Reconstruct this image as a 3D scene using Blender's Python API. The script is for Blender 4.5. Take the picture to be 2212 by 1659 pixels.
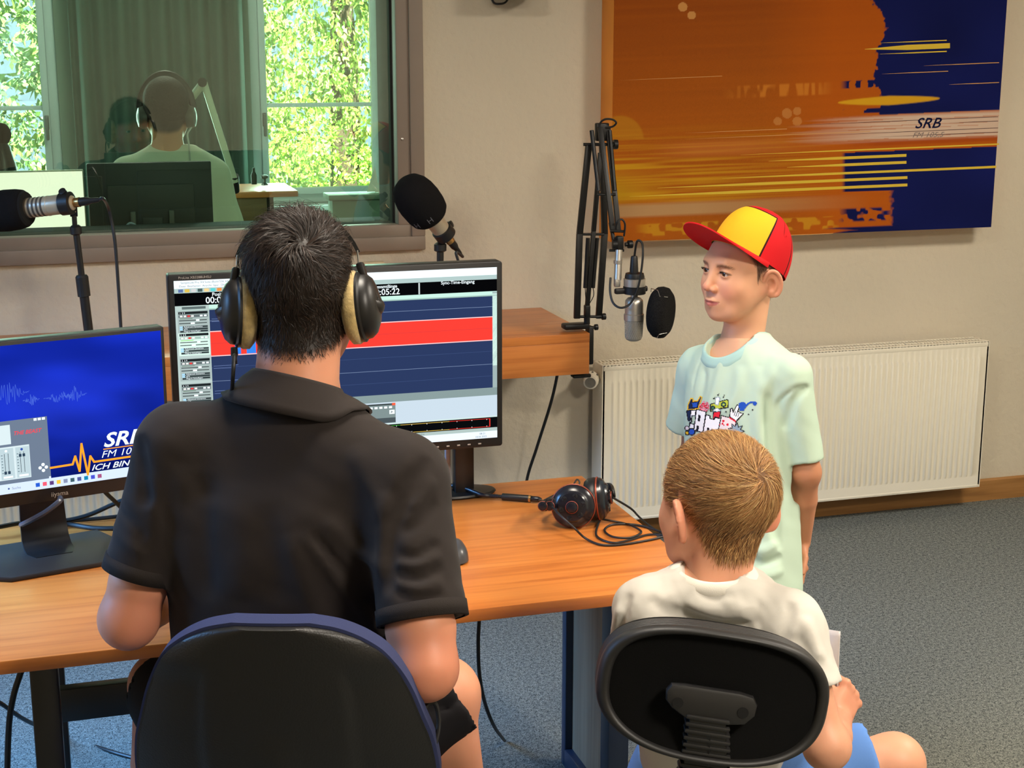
import bpy, bmesh, math, random
import numpy as np
from concurrent.futures import ThreadPoolExecutor
from mathutils import Vector, Matrix, Euler
from mathutils.bvhtree import BVHTree

for _o in list(bpy.data.objects):
    bpy.data.objects.remove(_o)
SC = bpy.context.scene
COL = SC.collection
R = math.radians
rnd = random.Random(7)
NR = np.random.RandomState(11)

# ------------------------------------------------------------------ camera
CAM_H, CAM_YAW, CAM_PITCH, CAM_F = 1.75, 16.8, 12.73, 3230.0
cam_data = bpy.data.cameras.new('camera')
cam_data.sensor_width = 36.0
cam_data.lens = CAM_F / 2212.0 * 36.0
cam_data.clip_end = 200
cam = bpy.data.objects.new('camera', cam_data)
cam.location = (0, 0, CAM_H)
cam.rotation_euler = (R(90 - CAM_PITCH), 0, R(-CAM_YAW))
COL.objects.link(cam)
SC.camera = cam

# ------------------------------------------------------------------ world, sun, exposure
SC.view_settings.view_transform = 'Standard'
SC.view_settings.look = 'None'
SC.view_settings.exposure = 0.0
SC.view_settings.gamma = 1.0
SC.view_settings.use_curve_mapping = False
world = bpy.data.worlds.new('sky')
SC.world = world
world.use_nodes = True
_bg = world.node_tree.nodes['Background']
_bg.inputs['Color'].default_value = (0.62, 0.80, 1.0, 1)
_bg.inputs['Strength'].default_value = 1.6


def add_light(name, kind, loc, rot, energy, color, size=None, size_y=None):
    l = bpy.data.lights.new(name, kind)
    l.energy = energy
    l.color = color
    if kind == 'AREA':
        l.shape = 'RECTANGLE'
        l.size = size
        l.size_y = size_y or size
    elif kind == 'SUN':
        l.angle = R(0.6)
    o = bpy.data.objects.new(name, l)
    o.location = loc
    o.rotation_euler = rot
    COL.objects.link(o)
    return o


# sunlight on the trees behind the building (from high behind the house)
add_light('sun', 'SUN', (2, -6, 14), (R(38), 0, R(12)), 38.0, (1.0, 0.93, 0.76))
# daylight entering through the window in the left wall
day = add_light('daylight_left_window', 'AREA', (-1.60, 3.35, 1.70), (0, R(-42), 0), 62, (0.16, 0.46, 1.0), 0.95, 1.5)
day.data.spread = R(85)
# daylight entering through the far room's two windows
add_light('daylight_far_window', 'AREA', (1.40, 8.20, 1.5), (R(-90), 0, 0), 46, (0.72, 1.0, 0.88), 0.6, 1.0)
add_light('daylight_far_window_two', 'AREA', (-0.4, 8.20, 1.5), (R(-90), 0, 0), 46, (0.72, 1.0, 0.88), 0.6, 1.0)
# (position, watts) of the ceiling lamps, the last an added fill for the far room; their light is added in ceiling_lamp()
CEILING_LAMPS = [((3.15, 2.35, 2.72), 74.0), ((0.55, 2.35, 2.72), 30.0), ((1.7, 0.2, 2.72), 86.0), ((0.5, 7.0, 2.72), 15.0)]
LAMP_COLOR = (1.0, 0.905, 0.77)

# ------------------------------------------------------------------ projecting a picture point onto a real plane
_a, _p = R(CAM_YAW), R(CAM_PITCH)
FW = np.array([math.sin(_a) * math.cos(_p), math.cos(_a) * math.cos(_p), -math.sin(_p)])
RT = np.array([math.cos(_a), -math.sin(_a), 0.0])
UP = np.cross(RT, FW)
CC = np.array([0, 0, CAM_H])


def ray(x, y):
    return FW + RT * (x - 1106.0) / CAM_F - UP * (y - 829.5) / CAM_F


def on(x, y, ax, v):
    d = ray(x, y)
    return CC + d * ((v - CC[ax]) / d[ax])


def at(x, y, d):
    return CC + ray(x, y) * d


def lin(r, g, b):
    def f(c):
        c /= 255.0
        return c / 12.92 if c <= 0.04045 else ((c + 0.055) / 1.055) ** 2.4
    return (f(r), f(g), f(b), 1.0)


# ------------------------------------------------------------------ materials
MATS = {}


def mat(name, col, rough=0.5, metal=0.0, bump=None, var=None, spec=None, sheen=0.0, alpha=None, coat=0.0, vc=False, sss=0.0):
    """Principled material; bump=(scale,strength,dist), var=(scale,amount,stretch xyz)."""
    if name in MATS:
        return MATS[name]
    m = bpy.data.materials.new(name)
    m.use_nodes = True
    nt = m.node_tree
    b = nt.nodes['Principled BSDF']
    b.inputs['Base Color'].default_value = col
    b.inputs['Roughness'].default_value = rough
    b.inputs['Metallic'].default_value = metal
    if spec is not None:
        b.inputs['Specular IOR Level'].default_value = spec
    if sheen:
        b.inputs['Sheen Weight'].default_value = sheen
        b.inputs['Sheen Roughness'].default_value = 0.5
    if coat:
        b.inputs['Coat Weight'].default_value = coat
        b.inputs['Coat Roughness'].default_value = 0.15
    if sss:
        b.inputs['Subsurface Weight'].default_value = sss
        b.inputs['Subsurface Radius'].default_value = (0.012, 0.005, 0.003)
        b.inputs['Subsurface Scale'].default_value = 1.0
    src = None
    if vc:
        at_ = nt.nodes.new('ShaderNodeAttribute')
        at_.attribute_name = 'Col'
        src = at_.outputs['Color']
        nt.links.new(src, b.inputs['Base Color'])
    if var or bump:
        tc = nt.nodes.new('ShaderNodeTexCoord')
    if var:
        mp = nt.nodes.new('ShaderNodeMapping')
        mp.inputs['Scale'].default_value = var[2] if len(var) > 2 else (1, 1, 1)
        nt.links.new(tc.outputs['Object'], mp.inputs['Vector'])
        n = nt.nodes.new('ShaderNodeTexNoise')
        n.inputs['Scale'].default_value = var[0]
        n.inputs['Detail'].default_value = 4
        nt.links.new(mp.outputs['Vector'], n.inputs['Vector'])
        r = nt.nodes.new('ShaderNodeMapRange')
        r.inputs['From Min'].default_value = 0.3
        r.inputs['From Max'].default_value = 0.7
        r.inputs['To Min'].default_value = 1 - var[1]
        r.inputs['To Max'].default_value = 1 + var[1]
        nt.links.new(n.outputs['Fac'], r.inputs['Value'])
        mx = nt.nodes.new('ShaderNodeVectorMath')
        mx.operation = 'SCALE'
        if src:
            nt.links.new(src, mx.inputs[0])
        else:
            mx.inputs[0].default_value = col[:3]
        nt.links.new(r.outputs['Result'], mx.inputs['Scale'])
        nt.links.new(mx.outputs['Vector'], b.inputs['Base Color'])
    if bump:
        n2 = nt.nodes.new('ShaderNodeTexNoise')
        n2.inputs['Scale'].default_value = bump[0]
        n2.inputs['Detail'].default_value = 3
        nt.links.new(tc.outputs['Object'], n2.inputs['Vector'])
        bp = nt.nodes.new('ShaderNodeBump')
        bp.inputs['Strength'].default_value = bump[1]
        bp.inputs['Distance'].default_value = bump[2] if len(bump) > 2 else 0.002
        nt.links.new(n2.outputs['Fac'], bp.inputs['Height'])
        nt.links.new(bp.outputs['Normal'], b.inputs['Normal'])
    MATS[name] = m
    return m


def emit_mat(name, col, strength=1.0, vc=False):
    if name in MATS:
        return MATS[name]
    m = bpy.data.materials.new(name)
    m.use_nodes = True
    nt = m.node_tree
    nt.nodes.remove(nt.nodes['Principled BSDF'])
    e = nt.nodes.new('ShaderNodeEmission')
    e.inputs['Color'].default_value = col
    e.inputs['Strength'].default_value = strength
    if vc:
        at_ = nt.nodes.new('ShaderNodeAttribute')
        at_.attribute_name = 'Col'
        nt.links.new(at_.outputs['Color'], e.inputs['Color'])
    nt.links.new(e.outputs[0], nt.nodes['Material Output'].inputs['Surface'])
    MATS[name] = m
    return m


def glass_mat(name, tint, refl=0.06, rough=0.0):
    if name in MATS:
        return MATS[name]
    m = bpy.data.materials.new(name)
    m.use_nodes = True
    nt = m.node_tree
    nt.nodes.remove(nt.nodes['Principled BSDF'])
    tr = nt.nodes.new('ShaderNodeBsdfTransparent')
    tr.inputs['Color'].default_value = tint
    gl = nt.nodes.new('ShaderNodeBsdfGlossy')
    gl.inputs['Roughness'].default_value = rough
    fr = nt.nodes.new('ShaderNodeFresnel')
    fr.inputs['IOR'].default_value = 1.5
    ad = nt.nodes.new('ShaderNodeMath')
    ad.operation = 'ADD'
    ad.inputs[1].default_value = refl
    nt.links.new(fr.outputs[0], ad.inputs[0])
    mx = nt.nodes.new('ShaderNodeMixShader')
    nt.links.new(ad.outputs[0], mx.inputs[0])
    nt.links.new(tr.outputs[0], mx.inputs[1])
    nt.links.new(gl.outputs[0], mx.inputs[2])
    nt.links.new(mx.outputs[0], nt.nodes['Material Output'].inputs['Surface'])
    MATS[name] = m
    return m


def wood_mat(name, c1, c2, c3, scale=1.0, rough=0.35, axis=0, coat=0.0):
    """long grain along one axis, from stretched noise"""
    if name in MATS:
        return MATS[name]
    m = bpy.data.materials.new(name)
    m.use_nodes = True
    nt = m.node_tree
    b = nt.nodes['Principled BSDF']
    b.inputs['Roughness'].default_value = rough
    if coat:
        b.inputs['Coat Weight'].default_value = coat
        b.inputs['Coat Roughness'].default_value = 0.25
    tc = nt.nodes.new('ShaderNodeTexCoord')
    mp = nt.nodes.new('ShaderNodeMapping')
    s = [14.0 * scale] * 3
    s[axis] = 0.9 * scale
    mp.inputs['Scale'].default_value = s
    nt.links.new(tc.outputs['Object'], mp.inputs['Vector'])
    n = nt.nodes.new('ShaderNodeTexNoise')
    n.inputs['Scale'].default_value = 2.2
    n.inputs['Detail'].default_value = 6
    n.inputs['Distortion'].default_value = 0.8
    nt.links.new(mp.outputs['Vector'], n.inputs['Vector'])
    mp2 = nt.nodes.new('ShaderNodeMapping')
    s2 = [90.0 * scale] * 3
    s2[axis] = 2.5 * scale
    mp2.inputs['Scale'].default_value = s2
    nt.links.new(tc.outputs['Object'], mp2.inputs['Vector'])
    n2 = nt.nodes.new('ShaderNodeTexNoise')
    n2.inputs['Scale'].default_value = 1.0
    n2.inputs['Detail'].default_value = 3
    nt.links.new(mp2.outputs['Vector'], n2.inputs['Vector'])
    cr = nt.nodes.new('ShaderNodeValToRGB')
    cr.color_ramp.elements[0].position = 0.30
    cr.color_ramp.elements[0].color = c1
    cr.color_ramp.elements[1].position = 0.72
    cr.color_ramp.elements[1].color = c3
    e = cr.color_ramp.elements.new(0.5)
    e.color = c2
    mxv = nt.nodes.new('ShaderNodeMix')
    mxv.data_type = 'FLOAT'
    mxv.inputs[0].default_value = 0.35
    nt.links.new(n.outputs['Fac'], mxv.inputs[2])
    nt.links.new(n2.outputs['Fac'], mxv.inputs[3])
    nt.links.new(mxv.outputs[0], cr.inputs['Fac'])
    nt.links.new(cr.outputs['Color'], b.inputs['Base Color'])
    MATS[name] = m
    return m


# ------------------------------------------------------------------ mesh building
def frame_z(d):
    """3x3 columns with z along d"""
    d = np.asarray(d, float)
    d = d / np.linalg.norm(d)
    h = np.array([0, 0, 1.0]) if abs(d[2]) < 0.9 else np.array([1.0, 0, 0])
    x = np.cross(h, d)
    x /= np.linalg.norm(x)
    return np.stack([x, np.cross(d, x), d], 1)


def rotm(rx=0, ry=0, rz=0):
    return np.array(Euler((R(rx), R(ry), R(rz)), 'XYZ').to_matrix())


class MB:
    def __init__(self):
        self.v, self.f, self.c = [], [], []
        self.cur = None

    def add(self, vs, fs, col=None):
        o = len(self.v)
        self.v.extend([tuple(map(float, p)) for p in vs])
        self.f.extend([tuple(o + i for i in f) for f in fs])
        self.c.extend([col or self.cur] * len(fs))
        return self

    def box(self, c, s, rot=None, bev=0.0, seg=2, col=None):
        bm = bmesh.new()
        bmesh.ops.create_cube(bm, size=1.0)
        bmesh.ops.scale(bm, vec=Vector(s), verts=bm.verts)
        if bev > 0:
            bmesh.ops.bevel(bm, geom=list(bm.edges), offset=min(bev, min(s) * 0.49), segments=seg, affect='EDGES', profile=0.5)
        self._bm(bm, c, rot, col)
        return self

    def _bm(self, bm, c, rot, col):
        bm.verts.index_update()
        vs = np.array([v.co[:] for v in bm.verts])
        if rot is not None:
            vs = vs @ np.asarray(rot).T
        vs = vs + np.asarray(c, float)
        self.add(vs, [[v.index for v in f.verts] for f in bm.faces], col)
        bm.free()

    def cyl(self, p0, p1, r0, r1=None, n=16, cap=True, col=None):
        r1 = r0 if r1 is None else r1
        return self.lathe([(r0, 0.0), (r1, 1.0)], p0, np.asarray(p1, float) - np.asarray(p0, float), n, cap, col, unit=True)

    def lathe(self, prof, p0, d, n=20, cap=True, col=None, unit=False, sx=1.0, sy=1.0, fr=None):
        d = np.asarray(d, float)
        L = np.linalg.norm(d) if unit else 1.0
        M = fr if fr is not None else frame_z(d)
        vs, fs = [], []
        for r, h in prof:
            for i in range(n):
                a = 2 * math.pi * i / n
                vs.append(np.asarray(p0) + M @ np.array([r * math.cos(a) * sx, r * math.sin(a) * sy, h * L]))
        k = len(prof)
        for j in range(k - 1):
            for i in range(n):
                a, b = j * n + i, j * n + (i + 1) % n
                fs.append((a, b, b + n, a + n))
        if cap:
            fs.append(tuple(range(n - 1, -1, -1)))
            fs.append(tuple((k - 1) * n + i for i in range(n)))
        return self.add(vs, fs, col)

    def tube(self, path, r, n=8, smooth=0, col=None, closed=False, flat=1.0):
        P = [np.asarray(p, float) for p in path]
        if smooth:
            P = catmull(P, smooth, closed)
        P = np.array(P)
        m = len(P)
        rr = r if hasattr(r, '__len__') else [r] * m
        if len(rr) != m:
            rr = np.interp(np.linspace(0, 1, m), np.linspace(0, 1, len(rr)), rr)
        T = np.zeros_like(P)
        T[1:-1] = P[2:] - P[:-2]
        T[0], T[-1] = P[1] - P[0], P[-1] - P[-2]
        if closed:
            T[0] = T[-1] = P[1] - P[-2]
        T /= np.linalg.norm(T, axis=1)[:, None] + 1e-12
        M = frame_z(T[0])
        u = M[:, 0]
        vs, fs = [], []
        for i in range(m):
            u = u - T[i] * (u @ T[i])
            u /= np.linalg.norm(u)
            w = np.cross(T[i], u)
            for k in range(n):
                a = 2 * math.pi * k / n
                vs.append(P[i] + rr[i] * (u * math.cos(a) + w * math.sin(a) * flat))
        for i in range(m - 1):
            for k in range(n):
                a, b = i * n + k, i * n + (k + 1) % n
                fs.append((a, b, b + n, a + n))
        if not closed:
            fs.append(tuple(range(n - 1, -1, -1)))
            fs.append(tuple((m - 1) * n + k for k in range(n)))
        return self.add(vs, fs, col)

    def prism(self, poly, h0, h1, M=None, o=(0, 0, 0), col=None, bev=0.0):
        """2D polygon extruded from h0 to h1 along local z of M"""
        bm = bmesh.new()
        vs = [bm.verts.new((x, y, h0)) for x, y in poly]
        f = bm.faces.new(vs)
        ex = bmesh.ops.extrude_face_region(bm, geom=[f])
        bmesh.ops.translate(bm, vec=(0, 0, h1 - h0), verts=[e for e in ex['geom'] if isinstance(e, bmesh.types.BMVert)])
        bmesh.ops.recalc_face_normals(bm, faces=bm.faces)
        if bev:
            eds = [e for e in bm.edges if abs(e.verts[0].co.z - e.verts[1].co.z) < 1e-6]
            bmesh.ops.bevel(bm, geom=eds, offset=bev, segments=2, affect='EDGES', profile=0.5)
        self._bm(bm, o, M, col)
        return self

    def sphere(self, c, r, nu=20, nv=12, rot=None, col=None):
        s = np.array([r, r, r] if not hasattr(r, '__len__') else r, float)
        prof = []
        vs, fs = [], []
        for j in range(nv + 1):
            t = math.pi * j / nv
            for i in range(nu):
                a = 2 * math.pi * i / nu
                p = np.array([math.sin(t) * math.cos(a), math.sin(t) * math.sin(a), math.cos(t)]) * s
                if rot is not None:
                    p = rot @ p
                vs.append(p + np.asarray(c, float))
        for j in range(nv):
            for i in range(nu):
                a, b = j * nu + i, j * nu + (i + 1) % nu
                fs.append((a, a + nu, b + nu, b))
        return self.add(vs, fs, col)

    def build(self, name, m, parent=None, smooth=True, angle=38, merge=False):
        me = bpy.data.meshes.new(name)
        me.from_pydata(self.v, [], self.f)
        if any(c is not None for c in self.c):
            ca = me.color_attributes.new('Col', 'FLOAT_COLOR', 'CORNER')
            arr = np.ones((len(me.loops), 4), np.float32)
            k = 0
            for f, c in zip(self.f, self.c):
                if c is not None:
                    arr[k:k + len(f)] = c
                k += len(f)
            ca.data.foreach_set('color', arr.ravel())
        return finish(me, name, m, parent, smooth, angle)


def finish(me, name, m, parent=None, smooth=True, angle=38):
    me.validate()
    if m is not None:
        me.materials.append(m)
    o = bpy.data.objects.new(name, me)
    COL.objects.link(o)
    if smooth:
        me.polygons.foreach_set('use_smooth', [True] * len(me.polygons))
        if angle:
            sharp_edges(me, R(angle))
    if parent is not None:
        o.parent = parent
        o.location = -world_loc(parent)
    me.update()
    return o


def sharp_edges(me, ang):
    bm = bmesh.new()
    bm.from_mesh(me)
    for e in bm.edges:
        if len(e.link_faces) == 2 and e.calc_face_angle(0) > ang:
            e.smooth = False
    bm.to_mesh(me)
    bm.free()


def world_loc(o):
    v = Vector((0, 0, 0))
    while o is not None:
        v += o.location
        o = o.parent
    return v


def thing(name, label, cat, loc=(0, 0, 0), group=None):
    o = bpy.data.objects.new(name, None)
    o.empty_display_size = 0.05
    o.location = loc
    COL.objects.link(o)
    o['label'] = label
    o['category'] = cat
    if group:
        o['group'] = group
    return o


def tag(o, label, cat, group=None):
    o['label'] = label
    o['category'] = cat
    if group:
        o['group'] = group
    return o


def struct(o, label=None, cat=None):
    o['kind'] = 'structure'
    if label:
        o['label'] = label
    if cat:
        o['category'] = cat
    return o


def catmull(P, k, closed=False):
    P = [np.asarray(p, float) for p in P]
    n = len(P)
    out = []
    rng = range(n if closed else n - 1)
    for i in rng:
        if closed:
            p0, p1, p2, p3 = P[(i - 1) % n], P[i], P[(i + 1) % n], P[(i + 2) % n]
        else:
            p0, p1, p2, p3 = P[max(i - 1, 0)], P[i], P[i + 1], P[min(i + 2, n - 1)]
        for j in range(k):
            t = j / k
            out.append(0.5 * ((2 * p1) + (-p0 + p2) * t + (2 * p0 - 5 * p1 + 4 * p2 - p3) * t * t + (-p0 + 3 * p1 - 3 * p2 + p3) * t ** 3))
    out.append(P[0] if closed else P[-1])
    return out


def rrect(w, h, r, n=5):
    out = []
    for cx, cy, a0 in ((w / 2 - r, h / 2 - r, 0), (-w / 2 + r, h / 2 - r, 90), (-w / 2 + r, -h / 2 + r, 180), (w / 2 - r, -h / 2 + r, 270)):
        for i in range(n + 1):
            a = R(a0 + 90 * i / n)
            out.append((cx + r * math.cos(a), cy + r * math.sin(a)))
    return out


_TXT = {}


def text_geo(s, shear=0.0, bold=0.0, space=1.0):
    """glyph outlines of a string as 2D triangles; height of a capital is about 0.69"""
    k = (s, shear, bold, space)
    if k not in _TXT:
        cu = bpy.data.curves.new('txt', 'FONT')
        cu.body = s
        cu.shear = shear
        cu.offset = bold
        cu.space_character = space
        cu.resolution_u = 3
        o = bpy.data.objects.new('txt', cu)
        COL.objects.link(o)
        me = bpy.data.meshes.new_from_object(o.evaluated_get(bpy.context.evaluated_depsgraph_get()))
        vs = [(v.co.x, v.co.y) for v in me.vertices]
        fs = [tuple(p.vertices) for p in me.polygons]
        bpy.data.objects.remove(o)
        bpy.data.meshes.remove(me)
        bpy.data.curves.remove(cu)
        _TXT[k] = (vs, fs)
    return _TXT[k]


class Flat:
    """flat print / screen image: coloured polygons in thin layers on a plane"""

    def __init__(self, o, ux, uy, un):
        self.o, self.ux, self.uy, self.un = [np.asarray(q, float) for q in (o, ux, uy, un)]
        self.mb = MB()
        self.h = 0.0002
        self.dh = 0.00012

    def P(self, x, y):
        return self.o + self.ux * x + self.uy * y + self.un * self.h

    def poly(self, pts, col):
        self.mb.add([self.P(*p) for p in pts], [tuple(range(len(pts)))], col)

    def rect(self, x0, y0, x1, y1, col):
        self.poly([(x0, y0), (x1, y0), (x1, y1), (x0, y1)], col)

    def disc(self, x, y, r, col, n=14):
        self.poly([(x + r * math.cos(2 * math.pi * i / n), y + r * math.sin(2 * math.pi * i / n)) for i in range(n)], col)

    def layer(self):
        self.h += self.dh
        return self

    def line(self, pts, w, col):
        for (x0, y0), (x1, y1) in zip(pts[:-1], pts[1:]):
            d = math.hypot(x1 - x0, y1 - y0) or 1e-9
            nx, ny = -(y1 - y0) / d * w / 2, (x1 - x0) / d * w / 2
            ex, ey = (x1 - x0) / d * w * .3, (y1 - y0) / d * w * .3
            self.poly([(x0 + nx - ex, y0 + ny - ey), (x0 - nx - ex, y0 - ny - ey), (x1 - nx + ex, y1 - ny + ey), (x1 + nx + ex, y1 + ny + ey)], col)

    def text(self, s, x, y, h, col, shear=0.0, bold=0.0, space=1.0, sx=1.0, center=False):
        vs, fs = text_geo(s, shear, bold, space)
        if not vs:
            return
        k = h / 0.69
        w = max(v[0] for v in vs) * k * sx
        if center:
            x -= w / 2
        self.mb.add([self.P(x + a * k * sx, y + b * k) for a, b in vs], fs, col)
        return w
# ================================================================== the room
M_wall = mat('rough plaster', lin(201, 191, 171), 0.95, bump=(42, 0.5, 0.008), var=(1.3, 0.06), spec=0.1)
M_ceil = mat('ceiling paint', lin(225, 220, 210), 0.9)
M_black = mat('black plastic', lin(22, 21, 21), 0.45)
M_blackmetal = mat('black metal', lin(20, 20, 22), 0.35, 0.0, spec=0.6)
M_darkrubber = mat('dark cable rubber', lin(20, 20, 20), 0.5)
M_white = mat('radiator enamel', lin(226, 219, 200), 0.35)
M_frame = mat('taupe window frame paint', lin(132, 118, 105), 0.55, var=(3, 0.06))


def carpet_mat():
    m = mat('speckled carpet', lin(92, 97, 92), 1.0, spec=0.05)
    nt = m.node_tree
    b = nt.nodes['Principled BSDF']
    tc = nt.nodes.new('ShaderNodeTexCoord')
    n = nt.nodes.new('ShaderNodeTexNoise')
    n.inputs['Scale'].default_value = 260
    n.inputs['Detail'].default_value = 2
    n2 = nt.nodes.new('ShaderNodeTexNoise')
    n2.inputs['Scale'].default_value = 90
    n2.inputs['Detail'].default_value = 3
    nt.links.new(tc.outputs['Object'], n.inputs['Vector'])
    nt.links.new(tc.outputs['Object'], n2.inputs['Vector'])
    mx = nt.nodes.new('ShaderNodeMix')
    mx.data_type = 'FLOAT'
    mx.inputs[0].default_value = 0.35
    nt.links.new(n.outputs['Fac'], mx.inputs[2])
    nt.links.new(n2.outputs['Fac'], mx.inputs[3])
    cr = nt.nodes.new('ShaderNodeValToRGB')
    cr.color_ramp.elements[0].position = 0.36
    cr.color_ramp.elements[0].color = lin(44, 50, 50)
    cr.color_ramp.elements[1].position = 0.66
    cr.color_ramp.elements[1].color = lin(146, 148, 140)
    nt.links.new(mx.outputs[0], cr.inputs['Fac'])
    nt.links.new(cr.outputs['Color'], b.inputs['Base Color'])
    bp = nt.nodes.new('ShaderNodeBump')
    bp.inputs['Strength'].default_value = 0.5
    bp.inputs['Distance'].default_value = 0.003
    nt.links.new(n.outputs['Fac'], bp.inputs['Height'])
    nt.links.new(bp.outputs['Normal'], b.inputs['Normal'])
    return m


M_carpet = carpet_mat()
X0, X1, YF, YW, ZC = -1.7, 4.7, -1.7, 4.9, 2.75
WT = 0.26                     # thickness of the wall with the studio window
# studio window opening
WX0, WX1, WZ0, WZ1 = -1.05, 1.085, 1.155, 2.25

fl = MB().box(((X0 + X1) / 2, (YF + YW) / 2 + 0.03, -0.05), (X1 - X0 + 0.5, YW - YF + 0.54, 0.1)).build('floor', M_carpet, smooth=False)
struct(fl, 'speckled grey green carpet floor of the studio', 'floor')
ce = MB().box(((X0 + X1) / 2, (YF + YW) / 2 + 0.03, ZC + 0.06), (X1 - X0 + 0.5, YW - YF + 0.54, 0.12)).build('ceiling', M_ceil, smooth=False)
struct(ce, 'white painted ceiling of the studio', 'ceiling')
w = MB()
yc = YW + WT / 2
w.box(((X0 + WX0) / 2, yc, ZC / 2), (WX0 - X0, WT, ZC))
w.box(((WX1 + X1) / 2, yc, ZC / 2), (X1 - WX1, WT, ZC))
w.box(((WX0 + WX1) / 2, yc, WZ0 / 2), (WX1 - WX0, WT, WZ0))
w.box(((WX0 + WX1) / 2, yc, (WZ1 + ZC) / 2), (WX1 - WX0, WT, ZC - WZ1))
struct(w.build('wall_back', M_wall, smooth=False), 'rough beige plaster wall behind desk with the studio window', 'wall')
w = MB().box((X1 + 0.1, (YF + YW) / 2, ZC / 2), (0.2, YW - YF, ZC))
struct(w.build('wall_right', M_wall, smooth=False), 'plaster wall on the right of the studio', 'wall')
w = MB().box(((X0 + X1) / 2, YF - 0.1, ZC / 2), (X1 - X0 + 0.4, 0.2, ZC))
struct(w.build('wall_front', M_wall, smooth=False), 'plaster wall behind the photographer', 'wall')
# left wall with a daylight window
w = MB()
ly0, ly1, lz0, lz1 = 2.6, 4.3, 1.15, 2.25
xl = X0 - 0.1
w.box((xl, (YF + ly0) / 2, ZC / 2), (0.2, ly0 - YF, ZC))
w.box((xl, (ly1 + YW) / 2, ZC / 2), (0.2, YW - ly1, ZC))
w.box((xl, (ly0 + ly1) / 2, lz0 / 2), (0.2, ly1 - ly0, lz0))
w.box((xl, (ly0 + ly1) / 2, (lz1 + ZC) / 2), (0.2, ly1 - ly0, ZC - lz1))
struct(w.build('wall_left', M_wall, smooth=False), 'plaster wall on the left with a daylight window', 'wall')
wl = MB()
for yy in (ly0 + 0.03, (ly0 + ly1) / 2, ly1 - 0.03):
    wl.box((xl, yy, (lz0 + lz1) / 2), (0.07, 0.06, lz1 - lz0), bev=0.006)
for zz in (lz0 + 0.03, lz1 - 0.03):
    wl.box((xl, (ly0 + ly1) / 2, zz), (0.07, ly1 - ly0, 0.06), bev=0.006)
wlo = struct(wl.build('window_2', M_white), 'white daylight window in the left wall', 'window')
MB().box((xl - 0.01, (ly0 + ly1) / 2, (lz0 + lz1) / 2), (0.006, ly1 - ly0 - .08, lz1 - lz0 - .08)).build('pane', glass_mat('clear glass', (0.95, 0.97, 0.98, 1), 0.0), wlo, smooth=False)

# wooden baseboard along the back wall
M_base = wood_mat('baseboard wood', lin(120, 82, 40), lin(150, 106, 56), lin(168, 122, 70), 1.0, 0.5)
bb = MB()
prof = [(0, 0), (0, 0.078), (-0.006, 0.085), (-0.014, 0.088), (-0.02, 0.080), (-0.02, 0.06), (-0.022, 0.0)]
bb.prism([(y, z) for y, z in prof], X0, X1, M=np.array([[0, 0, 1], [1, 0, 0], [0, 1, 0]], float), o=(0, YW, 0))
struct(bb.build('baseboard_back', M_base, angle=30), 'brown wooden baseboard under the plaster wall', 'baseboard')

# ------------------------------------------------------------------ studio window: taupe stepped frame and one big pane
wf = MB()


def frame_ring(mb, x0, x1, z0, z1, wdt, y0, y1, bev=0.004):
    yy, dy = (y0 + y1) / 2, abs(y1 - y0)
    mb.box(((x0 + x1) / 2, yy, z0 + wdt / 2), (x1 - x0, dy, wdt), bev=bev)
    mb.box(((x0 + x1) / 2, yy, z1 - wdt / 2), (x1 - x0, dy, wdt), bev=bev)
    mb.box((x0 + wdt / 2, yy, (z0 + z1) / 2), (wdt, dy, z1 - z0 - 2 * wdt + 0.002), bev=bev)
    mb.box((x1 - wdt / 2, yy, (z0 + z1) / 2), (wdt, dy, z1 - z0 - 2 * wdt + 0.002), bev=bev)


frame_ring(wf, WX0 - 0.085, WX1 + 0.085, WZ0 - 0.073, WZ1 + 0.085, 0.047, YW - 0.022, YW)
wfo = struct(wf.build('window_1', M_frame), 'large studio window with taupe frame looking into the neighbouring room', 'window')
wi = MB()
frame_ring(wi, WX0 - 0.04, WX1 + 0.04, WZ0 - 0.032, WZ1 + 0.04, 0.045, YW - 0.012, YW + 0.05)
wi.build('inner_frame', M_frame, wfo)
wr = MB()
frame_ring(wr, WX0, WX1, WZ0, WZ1, 0.012, YW + 0.05, YW + WT, 0.001)
wr.build('reveal_lining', mat('dark felt lining', lin(38, 40, 36), 0.9), wfo)
M_studioglass = glass_mat('green tinted studio glass', (0.80, 0.92, 0.84, 1), 0.045)
MB().box(((WX0 + WX1) / 2, YW + 0.055, (WZ0 + WZ1) / 2), (WX1 - WX0, 0.003, WZ1 - WZ0)).build('pane', M_studioglass, wfo, smooth=False)
sc_ = MB()
pc = on(895, 300, 1, YW - 0.012)
for zz in (1.45, 1.95):
    sc_.lathe([(0.005, 0), (0.005, 0.002), (0.002, 0.003)], (WX1 + 0.012, YW - 0.012, zz), (0, -1, 0), 10)
sc_.build('screw', mat('steel', lin(170, 165, 160), 0.3, 0.9), wfo)

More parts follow.
